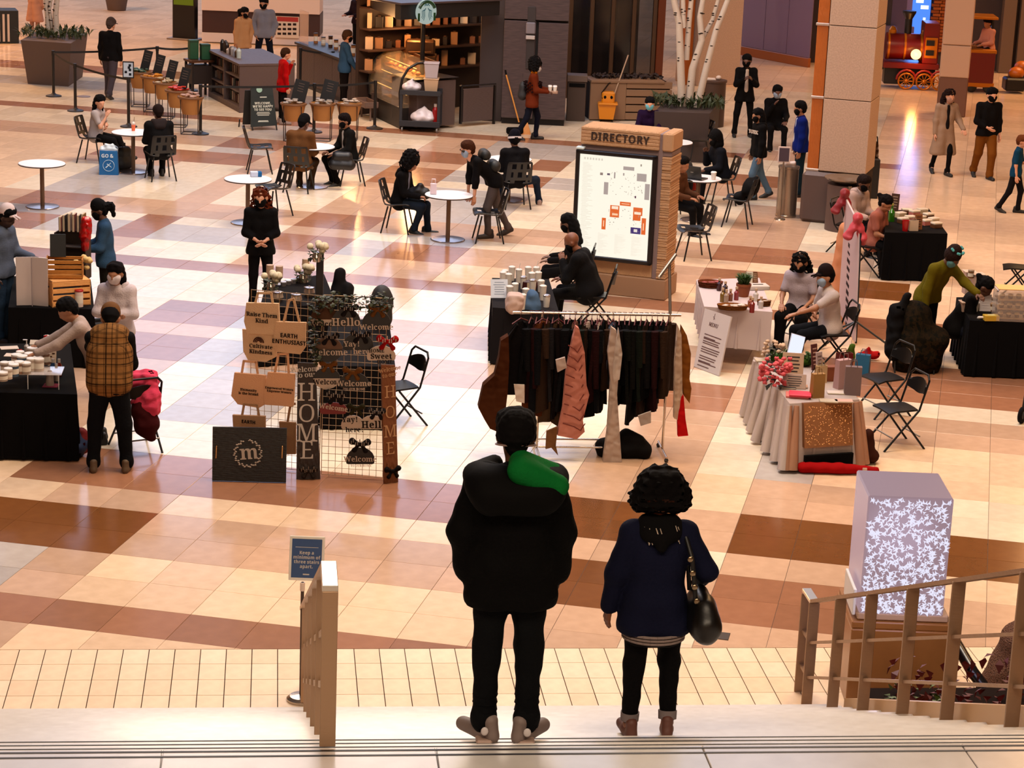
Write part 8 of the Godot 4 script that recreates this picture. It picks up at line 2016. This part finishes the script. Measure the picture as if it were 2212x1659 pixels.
	b = Z(); b.box(V3(x0 + bl / 2,.58,0), V3(bl * 1.1,.14,.8),.01); part("running_board", b, red, o); b = Z(); b.box(V3(x0 + bl / 2,.3,0), V3(bl,.4,.5),.01); part("frame", b, blk, o)
	for k in 3:
		var cx = q.call([1957,1996,2030][k],172).x; b = Z(); var ring = []
		for i in 17: ring.append(V3(cx + cos(TAU * i / 16) * .19,.21 + sin(TAU * i / 16) * .19,.42))
		b.path(ring,.025,6); b.ell(V3(cx,.21,.42), V3(.05,.05,.04),8,6); var wh = part("wheel", b, gold, o)
		for i in 10: b = Z(); b.tube(V3(cx,.21,.42), V3(cx + cos(TAU * i / 10) * .18,.21 + sin(TAU * i / 10) * .18,.42),.012,.012,5); part("spoke", b, gold, wh)
		b = Z(); var arc = []; for i in 9: arc.append(V3(cx + cos(PI * i / 8) * .24,.24 + sin(PI * i / 8) * .24,.4))
		b.path(arc,.03,6); part("mudguard", b, M(C3(.55,.10,.04),.4), o)
	for k in 7: b = Z(); b.tube(V3(x0 - .05,.5,-.3 + k * .1), V3(x0 - .42,.08,-.2 + k * .07),.022,.022,6); part("cowcatcher_bar", b, blk, o)
	var hp = q.call(1978,117); b = Z(); b.ell(V3(hp.x, hp.y,.46), V3(.13,.13,.09),14,9); part("headlamp", b, glow(C3(1,.78,.5),6.0), o)
	var hl := OmniLight3D.new(); hl.name = "headlamp_light"; hl.light_color = C3(1,.66,.32); hl.light_energy = 2; hl.light_size = .12; hl.shadow_enabled = true; hl.omni_range = 30; hl.position = o.transform * V3(hp.x, hp.y,.62); add_child(hl)
	o = thing("train_carriage", "red open train carriage with yellow trim right of the pale column", "train"); o.transform = P.xf(-.4); var cx2: float = q.call(2120,150).x
	for e in [[.62,.78,1.0, red], [1.02,.1,1.08, gold], [.2,.12,1.08, gold]]: b = Z(); b.box(V3(cx2, e[0],0), V3(e[2] * .62, e[1],.9),.015); part("body_panel" if e[3] == red else "yellow_trim", b, e[3], o)
	for e in [-.28,.28]: b = Z(); b.box(V3(cx2 + e,1.4,-.3), V3(.06,.8,.06)); part("roof_post", b, blk, o)
	b = Z(); b.box(V3(cx2 - .1,1.84,0), V3(.8,.06,.9),.01); part("roof", b, gold, o); for s in [-1,1]: b = Z(); b.ell(V3(cx2 + s * .2,.13,.4), V3(.13,.13,.05),12,8); part("wheel", b, blk, o)

	for e in [[2188,200, "orange and black ride car at the right edge, the nearer one"], [2200,186, "orange and black ride car at the right edge, the farther one"]]:
		o = thing("ride_car", e[2], "ride", G(e[0], e[1])); b = Z(); b.box(V3(0,.22,0), V3(.5,.32,.5),.04); part("base", b, blk, o); b = Z(); b.ell(V3(.05,.48,-.05), V3(.2,.16,.18),12,8); part("seat_back", b, M(C3(.75,.38,.03),.4), o)


func people_far():
	var P := func(l, u, v, yaw, o): return person(l, G(u, v), yaw, o)
	var bj = {"top": BK, "bot": BK, "shoe": BK}
	var mk = func(a: Dictionary, x: Dictionary): var r = a.duplicate(); r.merge(x, true); return r
	P.call("man in a dark cardigan and cap walking away by the left planter",238,212,168, {"h": 1.76, "top": BK, "bot": C3(.24,.21,.23), "shoe": C3(.16,.13,.12), "bw": 1.25, "w": 1.08, "skin": SK[0], "hair": ["short", C3(.25,.2,.18)], "hat": ["cap", C3(.22,.17,.15)], "ll": "f", "lr": "b", "hy": -15})
	P.call("person in a pale pink coat half hidden by the left birch trunks",76,78,150, {"h": 1.7, "top": C3(.66,.48,.40), "len": .5, "bot": C3(.62,.46,.38), "shoe": BK, "skin": SK[1], "hair": ["short", BK]})
	P.call("woman in a cream hoodie and black mask at the white counter",524,167,35, {"h": 1.66, "top": C3(.66,.48,.32), "fat": 1.1, "len": .16, "bot": C3(.36,.22,.14), "shoe": BK, "skin": SK[1], "hair": ["pony", BK], "mask": BK, "hood": C3(.66,.48,.32), "al": "pk", "ar": "d", "hy": 20})
	P.call("tall man in a two tone grey pullover beside the cream hoodie woman",570,161,5, {"h": 1.86, "top": C3(.44,.43,.46), "fat": 1.08, "bot": C3(.05,.06,.10), "shoe": C3(.8,.72,.66), "skin": SK[1], "hair": ["short", BK], "mask": BK, "al": "pk", "ar": "pk", "ll": "a", "lr": "a", "hy": -15})
	P.call("woman in a bright red jacket standing by the sandwich board",610,268,112, {"h": 1.58, "top": C3(.62,.01,.02), "bot": BK, "shoe": C3(.5,.42,.38), "len": .14, "skin": SK[0], "hair": ["short", C3(.20,.11,.05)], "al": "p", "ar": "d"})
	P.call("man in a blue denim jacket ordering at the coffee counter",742,238,105, {"h": 1.74, "top": C3(.16,.28,.40), "bot": C3(.05,.025,.025), "shoe": BK, "w": 1.08, "skin": SK[0], "hair": ["short", C3(.25,.18,.13)], "mask": BK, "al": "d", "ar": "v"})
	P.call("barista in dark purple behind the coffee counter, left of two",772,120,-40, mk.call(bj, {"h": 1.7, "top": C3(.10,.05,.08), "skin": SK[1], "hair": ["short", BK], "mask": BK, "al": "f", "ar": "f"}))
	P.call("barista in grey behind the coffee counter, right of two",800,124,-70, mk.call(bj, {"h": 1.66, "top": C3(.20,.15,.13), "skin": SK[1], "hair": ["bun", BK], "mask": BK, "al": "f", "ar": "d"}))
	P.call("barista bending over the back of the lit pastry case",862,205,200, mk.call(bj, {"h": 1.66, "skin": SK[1], "hair": ["bun", BK], "lean": 18, "al": "r", "ar": "f"}))
	var w = P.call("woman in a patterned orange sweater carrying a tray of cups",1146,302,88, {"h": 1.66, "top": C3(.36,.13,.04), "fat": 1.12, "len": .16, "bot": C3(.06,.07,.12), "shoe": C3(.05,.04,.04), "skin": SK[2], "hair": ["curly", BK], "mask": C3(.75,.72,.7), "al": "f", "ar": "f", "ll": "f", "lr": "b", "grip": "lr"})
	var b = Z(); b.T = Transform3D(Basis(Vector3.UP,0), V3(0,1.02,0))
	for r in 3:
		for k in 20: var a = TAU * k / 20; b.box(V3(cos(a) * .19,.0 + r * .07 + (.02 if k % 2 else -.02), sin(a) * .17), V3(.05,.025,.04),.004,-a)
	part("zigzag_band", b, M(C3(.10,.03,.03),.9), w); b = Z(); b.add(sdf([[-.08,1.40,.02,.08,1.40,.02,.07,.07]],.03,.02)); part("yellow_scarf", b, M(C3(.72,.40,.03),.9), w)
	var bag = sdf([[0,.9,0,0,1.1,0,.10,.08], [0,1.1,0,0,1.35,.04,.015,.015]],.04,.022,.006,30.0); b = Z(); b.add(bag); solo("shoulder_bag", b, M(C3(.12,.12,.13),.7), "grey bag on the back of the woman carrying cups", "bag", on(w, V3(-.02,0,-.2)))
	var hp = (hand_at(w,0) + hand_at(w,1)) / 2 + V3(.02,0,0); var o = thing("cup_tray", "cardboard carrier held by the woman in the patterned sweater", "tray", hp); b = Z(); b.box(V3(0,.02,0), V3(.22,.05,.2),.01); part("tray", b, M(C3(.62,.50,.42),.8), o)
	for k in 4: paper_cup(hp + V3((k % 2 - .5) * .1,.03, (int(k / 2.0) - .5) * .1), "white coffee cup standing in the carried tray",1.0, "cups in the carried tray")
	P.call("woman in a black suit and white scarf standing by the column",1603,296,5, mk.call(bj, {"h": 1.76, "len": .14, "open": C3(.72,.64,.58), "skin": SK[2], "hair": ["short", BK], "mask": BK, "al": "h", "ar": "h", "ll": "a", "lr": "a", "hy": -20}))
	P.call("seated man in a black coat with a pale mask before the corridor",1668,318,5, mk.call(bj, {"sit": true, "h": 1.76, "fat": 1.1, "skin": SK[2], "hair": ["short", BK], "mask": C3(.55,.60,.66), "al": "k", "ar": "p"}))
	w = P.call("woman in a black hoodie and ripped pale jeans facing left",1632,430,-75, {"h": 1.66, "top": BK, "fat": 1.1, "bot": C3(.30,.38,.45), "bw": 1.1, "shoe": BK, "skin": SK[1], "hair": ["long", BK], "mask": BK, "hood": BK, "ll": "f", "lr": "b", "al": "d", "ar": "d"})
	lettering("YORK",.085, M(C3(.75,.68,.62)), w, Transform3D(Basis(Vector3.UP,.35), V3(.05,1.22,.145)), "Droid Serif",800, false, "chest_lettering",.02)
	P.call("man in a royal blue jacket and white shirt beside the column",1722,424,-90, {"h": 1.74, "top": C3(.02,.09,.36), "fat": 1.08, "open": C3(.70,.72,.78), "bot": C3(.05,.12,.16), "shoe": BK, "w": 1.1, "skin": SK[1], "hair": ["short", BK], "mask": BK})
	P.call("person in a black hood at the open laptop",1556,436,-70, {"sit": true, "h": 1.72, "top": C3(.06,.065,.09), "fat": 1.12, "bot": BK, "shoe": BK, "skin": SK[2], "hood": BK, "hoodup": true, "hat": ["beanie", BK], "mask": BK, "al": "f", "ar": "p", "lean": 14})
	P.call("person in a tan jacket seated mostly behind the directory",1452,500,60, {"sit": true, "h": 1.7, "top": C3(.30,.18,.11), "bot": BK, "shoe": BK, "skin": SK[1], "hair": ["short", BK], "al": "f", "ar": "f"})
	P.call("woman in purple with a blue mask seated behind the directory",1396,345,0, {"sit": true, "h": 1.66, "top": C3(.11,.04,.16), "bot": BK, "shoe": BK, "skin": SK[0], "hair": ["short", BK], "mask": C3(.40,.66,.72), "al": "k", "ar": "k"})
	P.call("woman in a grey beige trench coat walking in the right corridor",2032,378,12, {"h": 1.70, "top": C3(.55,.45,.37), "len": .46, "fat": 1.08, "open": C3(.06,.04,.04), "bot": BK, "bw": .85, "shoe": BK, "skin": SK[0], "hair": ["wavy", C3(.10,.05,.04)], "mask": C3(.62,.48,.42), "ll": "f", "lr": "b", "al": "o", "ar": "d", "hy": 15})
	P.call("man in a black sweater and mustard trousers walking in the corridor",2122,386,8, {"h": 1.80, "top": BK, "sl": .85, "bot": C3(.42,.24,.06), "bw": 1.25, "w": 1.08, "shoe": BK, "skin": SK[0], "hair": ["short", BK], "mask": BK, "ll": "f", "lr": "b", "al": "d", "ar": "c", "hy": 10})
	P.call("child in a teal and blue vest walking at the right edge",2186,460,70, {"h": 1.42, "top": C3(.03,.20,.30), "sl": .4, "bot": C3(.06,.05,.06), "shoe": BK, "skin": SK[0], "hair": ["short", C3(.35,.18,.08)], "ll": "f", "lr": "b", "al": "f", "ar": "d"})
	P.call("driver in a pale shirt riding the toy train carriage",2128,196,-60, {"sit": true, "seat": 1.05, "h": 1.7, "top": C3(.72,.48,.40), "bot": BK, "shoe": BK, "skin": SK[1], "hair": ["short", BK], "al": "f", "ar": "f"})
	P.call("dim figure in jeans standing behind the lavender glass",1690,112,20, {"h": 1.8, "top": C3(.10,.08,.12), "bot": C3(.08,.10,.16), "shoe": BK, "skin": SK[1], "hair": ["short", BK]})

func people_mid():
	var P := func(l, u, v, yaw, o): return person(l, G(u, v), yaw, o)
	P.call("woman in a white tee shirt seated by the blue shopping bag",206,350,78, {"sit": true, "h": 1.66, "top": C3(.62,.58,.57), "sl": .32, "bot": BK, "shoe": BK, "skin": SK[0], "hair": ["long", BK], "al": "x", "ar": "p", "hy": -35, "ll": "q", "lr": "q"})
	P.call("man in a black jacket seated with his back turned at the iced drink table",345,386,200, {"sit": true, "h": 1.78, "w": 1.1, "top": C3(.05,.045,.05), "fat": 1.1, "bot": BK, "shoe": BK, "skin": SK[2], "hair": ["bald", C3(.10,.06,.05)], "hood": C3(.14,.11,.11), "al": "f", "ar": "f", "ll": "u", "lr": "u"})
	P.call("man in a tan coat and black cap seated with his back turned",645,410,165, {"sit": true, "h": 1.80, "w": 1.1, "top": C3(.36,.23,.12), "fat": 1.12, "bot": C3(.20,.13,.07), "shoe": BK, "skin": SK[2], "hat": ["cap", BK], "hair": ["bald", BK], "al": "f", "ar": "f", "hp": 20, "hy": -20, "ll": "u", "lr": "u"})
	P.call("woman in a dark parka and black mask seated facing left",755,398,-62, {"sit": true, "h": 1.72, "top": C3(.05,.045,.04), "fat": 1.12, "open": C3(.7,.66,.62), "bot": BK, "shoe": BK, "skin": SK[1], "hair": ["short", C3(.06,.03,.03)], "mask": BK, "al": "k", "ar": "k", "ll": "u", "lr": "u"})
	var hb = sdf([[-.14,.45,0,.14,.45,0,.10,.10], [-.1,.6,0,.1,.6,0,.08,.08]],.06,.022,.004,30.0); var b = Z(); b.add(hb); solo("handbag", b, M(C3(.035,.03,.04),.5), "black handbag hanging by the woman in the dark parka", "bag", G(738,410) + V3(0,.0,0))
	var w = P.call("curly haired woman in black looking at a phone",860,499,78, {"sit": true, "h": 1.74, "top": BK, "fat": 1.06, "open": C3(.45,.45,.52), "bot": C3(.10,.13,.17), "shoe": BK, "skin": SK[1], "hair": ["curly", C3(.03,.02,.02)], "al": "f", "ar": "f", "hp": 28, "lean": 10, "ll": "t", "lr": "u", "grip": "lr", "hood": BK})
	b = Z(); b.box(V3(0,.06,0), V3(.08,.15,.01),.004); solo("phone", b, M(BK,.3), "black phone in the curly haired woman's hands", "phone", (hand_at(w,0) + hand_at(w,1)) / 2,80)
	b = Z(); b.add(sdf([[-.1,.02,0,.1,.02,0,.09,.09], [0,.08,0,.02,.14,0,.09,.06]],.05,.02,.008,40.0)); solo("lap_bag", b, M(C3(.05,.035,.03),.6), "dark fur trimmed bag on the curly haired woman's lap", "bag", on(w, V3(0,.62,.33)))
	w = P.call("young man with a backpack and sunglasses leaning on a chair",1063,512,-72, {"h": 1.78, "top": BK, "bot": C3(.30,.26,.25), "shoe": C3(.14,.10,.09), "skin": SK[0], "hair": ["short", C3(.22,.11,.05)], "mask": C3(.55,.62,.70), "lean": 48, "hp": -10, "armfree": true, "al": [V3(.1,-1,.1), V3(0,-1,.05)], "ar": [V3(.1,-1,.05), V3(0,-1,.05)], "ll": "f", "lr": "b"})
	var bp = sdf([[-.07,0,0,.07,0,0,.10,.10], [-.06,.24,-.02,.06,.24,-.02,.09,.09]],.06,.022,.004,30.0); b = Z(); b.add(bp, Transform3D(Basis(Vector3.RIGHT,.8), Vector3.ZERO)); solo("backpack", b, M(C3(.05,.06,.05),.6), "black backpack on the leaning young man's back", "bag", on(w, V3(0,1.16,.02)),-72)
	b = Z(); b.add(sdf([[-.07,0,0,.07,0,0,.022,.022]],.01,.012)); var pt = w.get_meta("pts"); var sg = part("sunglasses", b, M(BK,.2), w); sg.transform = pt[8] * Transform3D(pt[4], pt[3] + pt[4] * V3(0,.0,.09))
	w = P.call("man in a navy beanie with a white band seated with his back turned",1110,449,196, {"sit": true, "h": 1.78, "w": 1.1, "top": C3(.045,.04,.05), "fat": 1.08, "bot": C3(.08,.12,.18), "shoe": C3(.6,.5,.45), "skin": SK[2], "hat": ["beanie", C3(.03,.03,.07)], "hair": ["bald", BK], "al": "f", "ar": "f", "lr": [V3(.9,-.1,.6), V3(.2,-1,.1)]})
	var pt2 = w.get_meta("pts"); b = Z(); b.lathe([Vector2(.108,-.012), Vector2(.118,-.008), Vector2(.118,.022), Vector2(.108,.026)],20); var hbm = part("beanie_band", b, M(C3(.78,.74,.74)), w); hbm.transform = pt2[8] * Transform3D(pt2[4], pt2[3] + pt2[4] * V3(0,.02,-.01))
	P.call("woman in black with long curly red hair standing with clasped hands",562,668,8, {"h": 1.70, "top": BK, "sl": .75, "len": .1, "bot": BK, "shoe": BK, "skin": SK[0], "hair": ["wavy", C3(.32,.12,.045)], "mask": BK, "al": "c", "ar": "c", "hy": -8})
	P.call("bald man in a black sweater seated at the cup table",1272,704,-105, {"sit": true, "h": 1.84, "w": 1.2, "top": C3(.05,.045,.05), "fat": 1.12, "bot": BK, "shoe": BK, "skin": C3(.45,.25,.14), "mask": BK, "al": "p", "ar": "f", "lean": 20, "hp": 22})
	P.call("woman in black seated behind the bald man",1240,655,-95, {"sit": true, "h": 1.74, "top": BK, "open": C3(.12,.02,.03), "bot": BK, "shoe": BK, "skin": SK[2], "hair": ["long", BK], "mask": BK, "al": "f", "ar": "f", "hp": 15})
	P.call("woman in a white blouse and black mask seated by the white table",1722,742,-22, {"sit": true, "h": 1.70, "top": C3(.62,.56,.58), "sl": .34, "bot": BK, "bw": 1.3, "shoe": BK, "skin": SK[1], "hair": ["wavy", C3(.03,.02,.02)], "mask": BK, "al": "k", "ar": "k", "hp": 15})
	P.call("man in a white tee shirt and dark cap seated before the banner",1788,788,-78, {"sit": true, "h": 1.78, "w": 1.1, "top": C3(.68,.62,.60), "sl": .34, "bot": C3(.04,.045,.06), "shoe": BK, "skin": SK[1], "hat": ["cap", C3(.08,.03,.03)], "hair": ["bald", BK], "mask": C3(.55,.62,.70), "al": "r", "ar": "x", "ll": "q", "lr": "t"})
	P.call("person in a white hoodie with a striped headband at the treat table",1838,543,45, {"sit": true, "h": 1.72, "top": C3(.66,.56,.52), "fat": 1.1, "bot": BK, "shoe": BK, "skin": SK[2], "hair": ["short", C3(.10,.06,.05)], "mask": BK, "hood": C3(.66,.56,.52), "al": "f", "ar": "f", "hp": 18})
	w = P.call("woman in a pink tee shirt with a bun looking at a phone",1880,590,62, {"sit": true, "h": 1.68, "w": 1.12, "top": C3(.58,.34,.28), "sl": .34, "bot": BK, "shoe": C3(.6,.45,.36), "skin": SK[1], "hair": ["bun", C3(.04,.02,.02)], "al": "f", "ar": "f", "hp": 25, "grip": "lr"})
	b = Z(); b.box(V3(0,.05,0), V3(.085,.16,.01),.004); b.T = Transform3D(); solo("phone", b, glow(C3(.25,.5,.75),.8), "glowing blue phone held by the woman in pink", "phone", hand_at(w,0),62)
	w = P.call("woman in a lime green jacket and a heart patterned beanie bending down",1990,785,40, {"h": 1.72, "top": C3(.34,.30,.03), "fat": 1.12, "bot": BK, "bw": 1.2, "shoe": BK, "skin": SK[2], "hat": ["beanie", C3(.13,.075,.06)], "hair": ["bald", BK], "mask": C3(.32,.50,.52), "lean": 28, "hp": 25, "al": "r", "ar": "d"})
	var pt3 = w.get_meta("pts"); b = MB.new()
	for e in [[-.45,1.0], [.5,1.0], [1.6,.8], [-1.5,.9]]: var c = V3(sin(e[0]) * .095,.125, cos(e[0]) * .095 - .02); for s in [-1,1]: b.ell(c + V3(cos(e[0]) * s * .012,.012,-sin(e[0]) * s * .012), V3(.02,.018,.02),8,6)
	var ht = part("hearts", b, M(C3(.30,.58,.58)), w); ht.transform = pt3[8] * Transform3D(pt3[4], pt3[3])
	P.call("person all in black seated behind the camouflage heap at the cake table",2052,785,75, {"sit": true, "h": 1.74, "w": 1.1, "top": BK, "bot": C3(.05,.06,.10), "shoe": C3(.65,.58,.55), "skin": SK[2], "hair": ["bun", BK], "al": "f", "ar": "f", "lean": 28, "hp": 25})
	P.call("woman in a pale denim jacket and white cap at the left edge",8,738,72, {"h": 1.78, "top": C3(.30,.33,.39), "fat": 1.05, "bot": C3(.11,.17,.24), "bw": 1.25, "shoe": C3(.12,.06,.04), "skin": SK[3], "hair": ["short", BK], "hat": ["cap", C3(.78,.70,.68)], "al": "f", "ar": "d", "hp": 18})
	w = P.call("woman in a blue denim jacket and backward black cap",230,702,-78, {"h": 1.68, "top": C3(.17,.27,.37), "fat": 1.1, "bot": C3(.09,.08,.06), "bw": 1.15, "shoe": BK, "skin": SK[2], "hair": ["pony", BK], "hat": ["capb", BK], "mask": BK, "al": "f", "ar": "f", "hp": 18})
	b = Z(); b.add(sdf([[0,.93,.0,0,1.0,.02,.125,.12]],.02,.02)); part("orange_shirt", b, M(C3(.58,.10,.03),.8), w)
	P.call("woman in a white hoodie and white mask behind the vest man",256,865,-5, {"h": 1.66, "top": C3(.72,.66,.66), "fat": 1.12, "bot": BK, "shoe": BK, "skin": SK[1], "hair": ["long", C3(.04,.02,.025)], "mask": C3(.80,.74,.74), "hood": C3(.72,.66,.66), "al": "x", "ar": "x", "hy": -8})
	P.call("person in glasses half hidden behind the vest man reaching left",212,955,-80, {"h": 1.70, "top": C3(.62,.54,.50), "bot": BK, "shoe": BK, "skin": SK[1], "hair": ["short", BK], "lean": 25, "al": "r", "ar": "r", "hp": 20})
	w = P.call("man in a plaid brown quilted vest bending at the candle table",238,1016,186, {"h": 1.78, "w": 1.1, "top": BK, "bot": C3(.035,.04,.055), "bw": 1.25, "shoe": C3(.34,.26,.18), "skin": SK[1], "hat": ["cap", C3(.38,.25,.14)], "hair": ["bald", BK], "lean": 16, "hp": 25, "al": "r", "ar": "f", "ll": "a", "lr": "a"})
	var q = w.get_meta("pts"); var k: float = q[0]; var t = []
	for r in 7:
		var y = q[1] + (q[2] - q[1]) * (r * .155)
		for s in [-1,1]: t.append([y.x + s * .08, y.y, y.z, y.x, y.y, y.z,.145 + (.012 if r < 5 else -.012),.15])
	b = Z(); b.T = q[8]; b.add(sdf(t,.02,.017)); part("quilted_vest", b, M(C3(.50,.34,.18),.9,0, {"plaid": 1}), w)

func people_near():
	# the pair going down the stairs
	var w = person("man in a big black puffer jacket descending the stairs", G(1090,1592,2.4),184, {"h": 1.75, "cell": .015, "w": 1.0, "top": C3(.012,.010,.011), "fat": 1.14, "arm": 1.28, "len": .16, "wob": .006, "bot": C3(.025,.03,.04), "bw": 1.12, "toe": 40.0, "shoe": C3(.44,.38,.36), "skin": SK[2], "hair": ["short", C3(.02,.014,.014)], "eyes": false, "al": [V3(.30,-.95,-.02), V3(-.12,-.95,.22)], "ar": [V3(.28,-.95,.05), V3(-.02,-.95,.2)], "ll": [V3(.05,-1,.0), V3(.01,-1,-.02)], "lr": [V3(.05,-1,.04), V3(.0,-1,-.1)], "hp": 4})
	var q = w.get_meta("pts"); var X: Transform3D = q[8]; var N: Vector3 = q[2]
	var b = Z(); b.T = X; b.add(sdf([[-.16,-.05,-.10,.16,-.05,-.10,.10,.10], [-.12,-.10,-.16,.12,-.10,-.16,.09,.09], [-.2,-.02,0,-.1,.0,.08,.06,.05], [.2,-.02,0,.1,0,.08,.06,.05]],.07,.015,.005,30.0), Transform3D(Basis(), N)); part("jacket_hood", b, M(C3(.014,.011,.012),.8), w)
	b = Z(); b.T = X; b.add(sdf([[-.02,.045,-.17,-.20,-.03,-.15,.075,.06], [-.02,.06,-.07,-.18,.0,-.04,.06,.055]],.06,.013,.004,30.0), Transform3D(Basis(), N)); part("green_hood", b, M(C3(.02,.36,.14),.85,0, {"bump": "cloth", "bs": .5, "sc": 3.0}), w, "bright green sweatshirt hood")
	b = Z(); b.lathe([Vector2(.098,-.05), Vector2(.104,-.048), Vector2(.104,-.042), Vector2(.098,-.04)],28); var hb = part("headband", b, M(C3(.55,.45,.42),.5), w); hb.transform = X * Transform3D(q[4] * Basis(Vector3.RIGHT,.12), q[3] + V3(0,0,0))
	for i in 2:
		var lg = q[6][i]; b = Z(); b.T = X
		for r in 5: var c = lg[1].lerp(lg[2],.55 + r * .10); b.tube(c + V3(0,.012,0), c - V3(0,.03,0),.058 - .003 * (r % 2),.066,12)
		part("trouser_fold", b, M(C3(.022,.026,.036),.9), w)
		b = Z(); var f: Vector3 = lg[2]; b.T = X; b.box(f + V3(0,-.072,.03), V3(.085,.022,.26),.01); part("sole", b, M(C3(.62,.52,.47),.6), w)
		b = Z(); b.T = X; b.ell(f + V3(0,-.01,-.092), V3(.02,.024,.008),10,6); part("heel_patch", b, M(C3(.75,.72,.72),.4), w)
	w = person("woman with big curly hair in a navy wool jacket descending the stairs", G(1398,1590,2.1),186, {"h": 1.49, "cell": .014, "w": 1.02, "top": C3(.055,.065,.15), "fat": 1.16, "arm": 1.12, "len": .16, "wob": .004, "bot": C3(.014,.011,.014), "bw": 1.06, "cut": .86, "shoe": C3(.34,.19,.15), "skin": C3(.46,.26,.15), "hair": ["curly", C3(.022,.012,.012)], "eyes": false, "al": [V3(.30,-.95,.06), V3(.12,-.98,.1)], "ar": [V3(.5,-.84,-.1), V3(.05,-.5,.85)], "ll": [V3(.06,-1,.02), V3(.03,-1,-.02)], "lr": [V3(.1,-.98,.16), V3(-.02,-.95,-.24)]})
	q = w.get_meta("pts"); X = q[8]; N = q[2]
	b = Z(); b.T = X; b.add(sdf([[-.075,.0,-.02,.075,.0,-.02,.075,.075], [-.07,-.03,-.09,.07,-.03,-.09,.06,.06], [0,-.06,-.13,0,-.1,-.135,.05,.04]],.05,.013,.004,40.0), Transform3D(Basis(), N)); var sc = part("scarf", b, M(C3(.035,.03,.035),.9), w)
	b = Z(); b.T = X
	for k2 in 26: var a = lerpf(-1.2,1.2, hsh(k2,1)); var p = N + V3(sin(a) * .125,-.06 + hsh(k2,2) * .1,-cos(a) * .10 - .055 + .0 * k2); b.tube(p, p + V3(-.012,-.035,-.004),.003,.003,4)
	part("scarf_stripe", b, M(C3(.72,.66,.6),.8), w)
	b = Z(); b.T = X
	for r in 3:
		for k2 in 28: var a = TAU * k2 / 28; var a2 = TAU * (k2 + 1) / 28; var c = q[1] + V3(0,-.20 - r * .022,-.0); var rr = .205 - r * .004; b.tube(c + V3(cos(a) * rr,0, sin(a) * .165), c + V3(cos(a2) * rr,0, sin(a2) * .165),.010,.010,5, false)
	part("striped_hem", b, M(C3(.5,.44,.42),.9), w)
	b = Z(); b.T = X; var c0 = q[1] + V3(0,-.18,0); b.add(sdf([[-.09,-.03,0,.09,-.03,0,.12,.12]],.03,.02,.0,30.0), Transform3D(Basis(), c0 + V3(0,.01,0))); part("undershirt", b, M(C3(.03,.025,.03),.9), w)
	for i in 2:
		var lg = q[6][i]; var c = lg[1].lerp(lg[2],.84); b = Z(); b.T = X; var ax = (lg[2] - lg[1]).normalized(); b.tube(c - ax * .02, c + ax * .035,.062,.06,16); part("rolled_cuff", b, M(C3(.42,.38,.38),.8), w)
	w.get_node("hair").transform *= Transform3D(Basis.from_scale(V3(1.08,.84,1.05)), V3(0,.035,0))
	# shoulder bag
	var o = thing("shoulder_bag", "black leather shoulder bag with ring hardware on the woman in navy", "bag", w.position, rad_to_deg(w.rotation.y))
	var sh: Vector3 = X * q[5][1][0]
	b = Z(); b.add(sdf([[-.05,.0,.08,-.05,0,-.12,.05,.05], [-.055,-.06,.1,-.055,-.06,-.14,.07,.07], [-.06,-.12,.1,-.06,-.12,-.15,.085,.085]],.05,.015,.006,30.0), Transform3D(Basis(), sh + V3(-.05,-.36,-.06))); part("bag", b, M(C3(.028,.018,.016),.4), o)
	for e in [.09,-.11]: b = Z(); b.path([sh + V3(.02,.05,-.02), sh + V3(-.02,-.1, e * .8 - .06), sh + V3(-.05,-.34, e - .06)],.013,7); part("strap", b, M(C3(.02,.015,.015),.5), o)
	b = Z(); for k2 in 4: b.ell(sh + V3(-.01 - .014 * k2,-.10 - .075 * k2,-.155 - .012 * k2), V3(.018,.018,.008),8,6)
	part("ring", b, M(C3(.6,.52,.42),.2,.9), o)
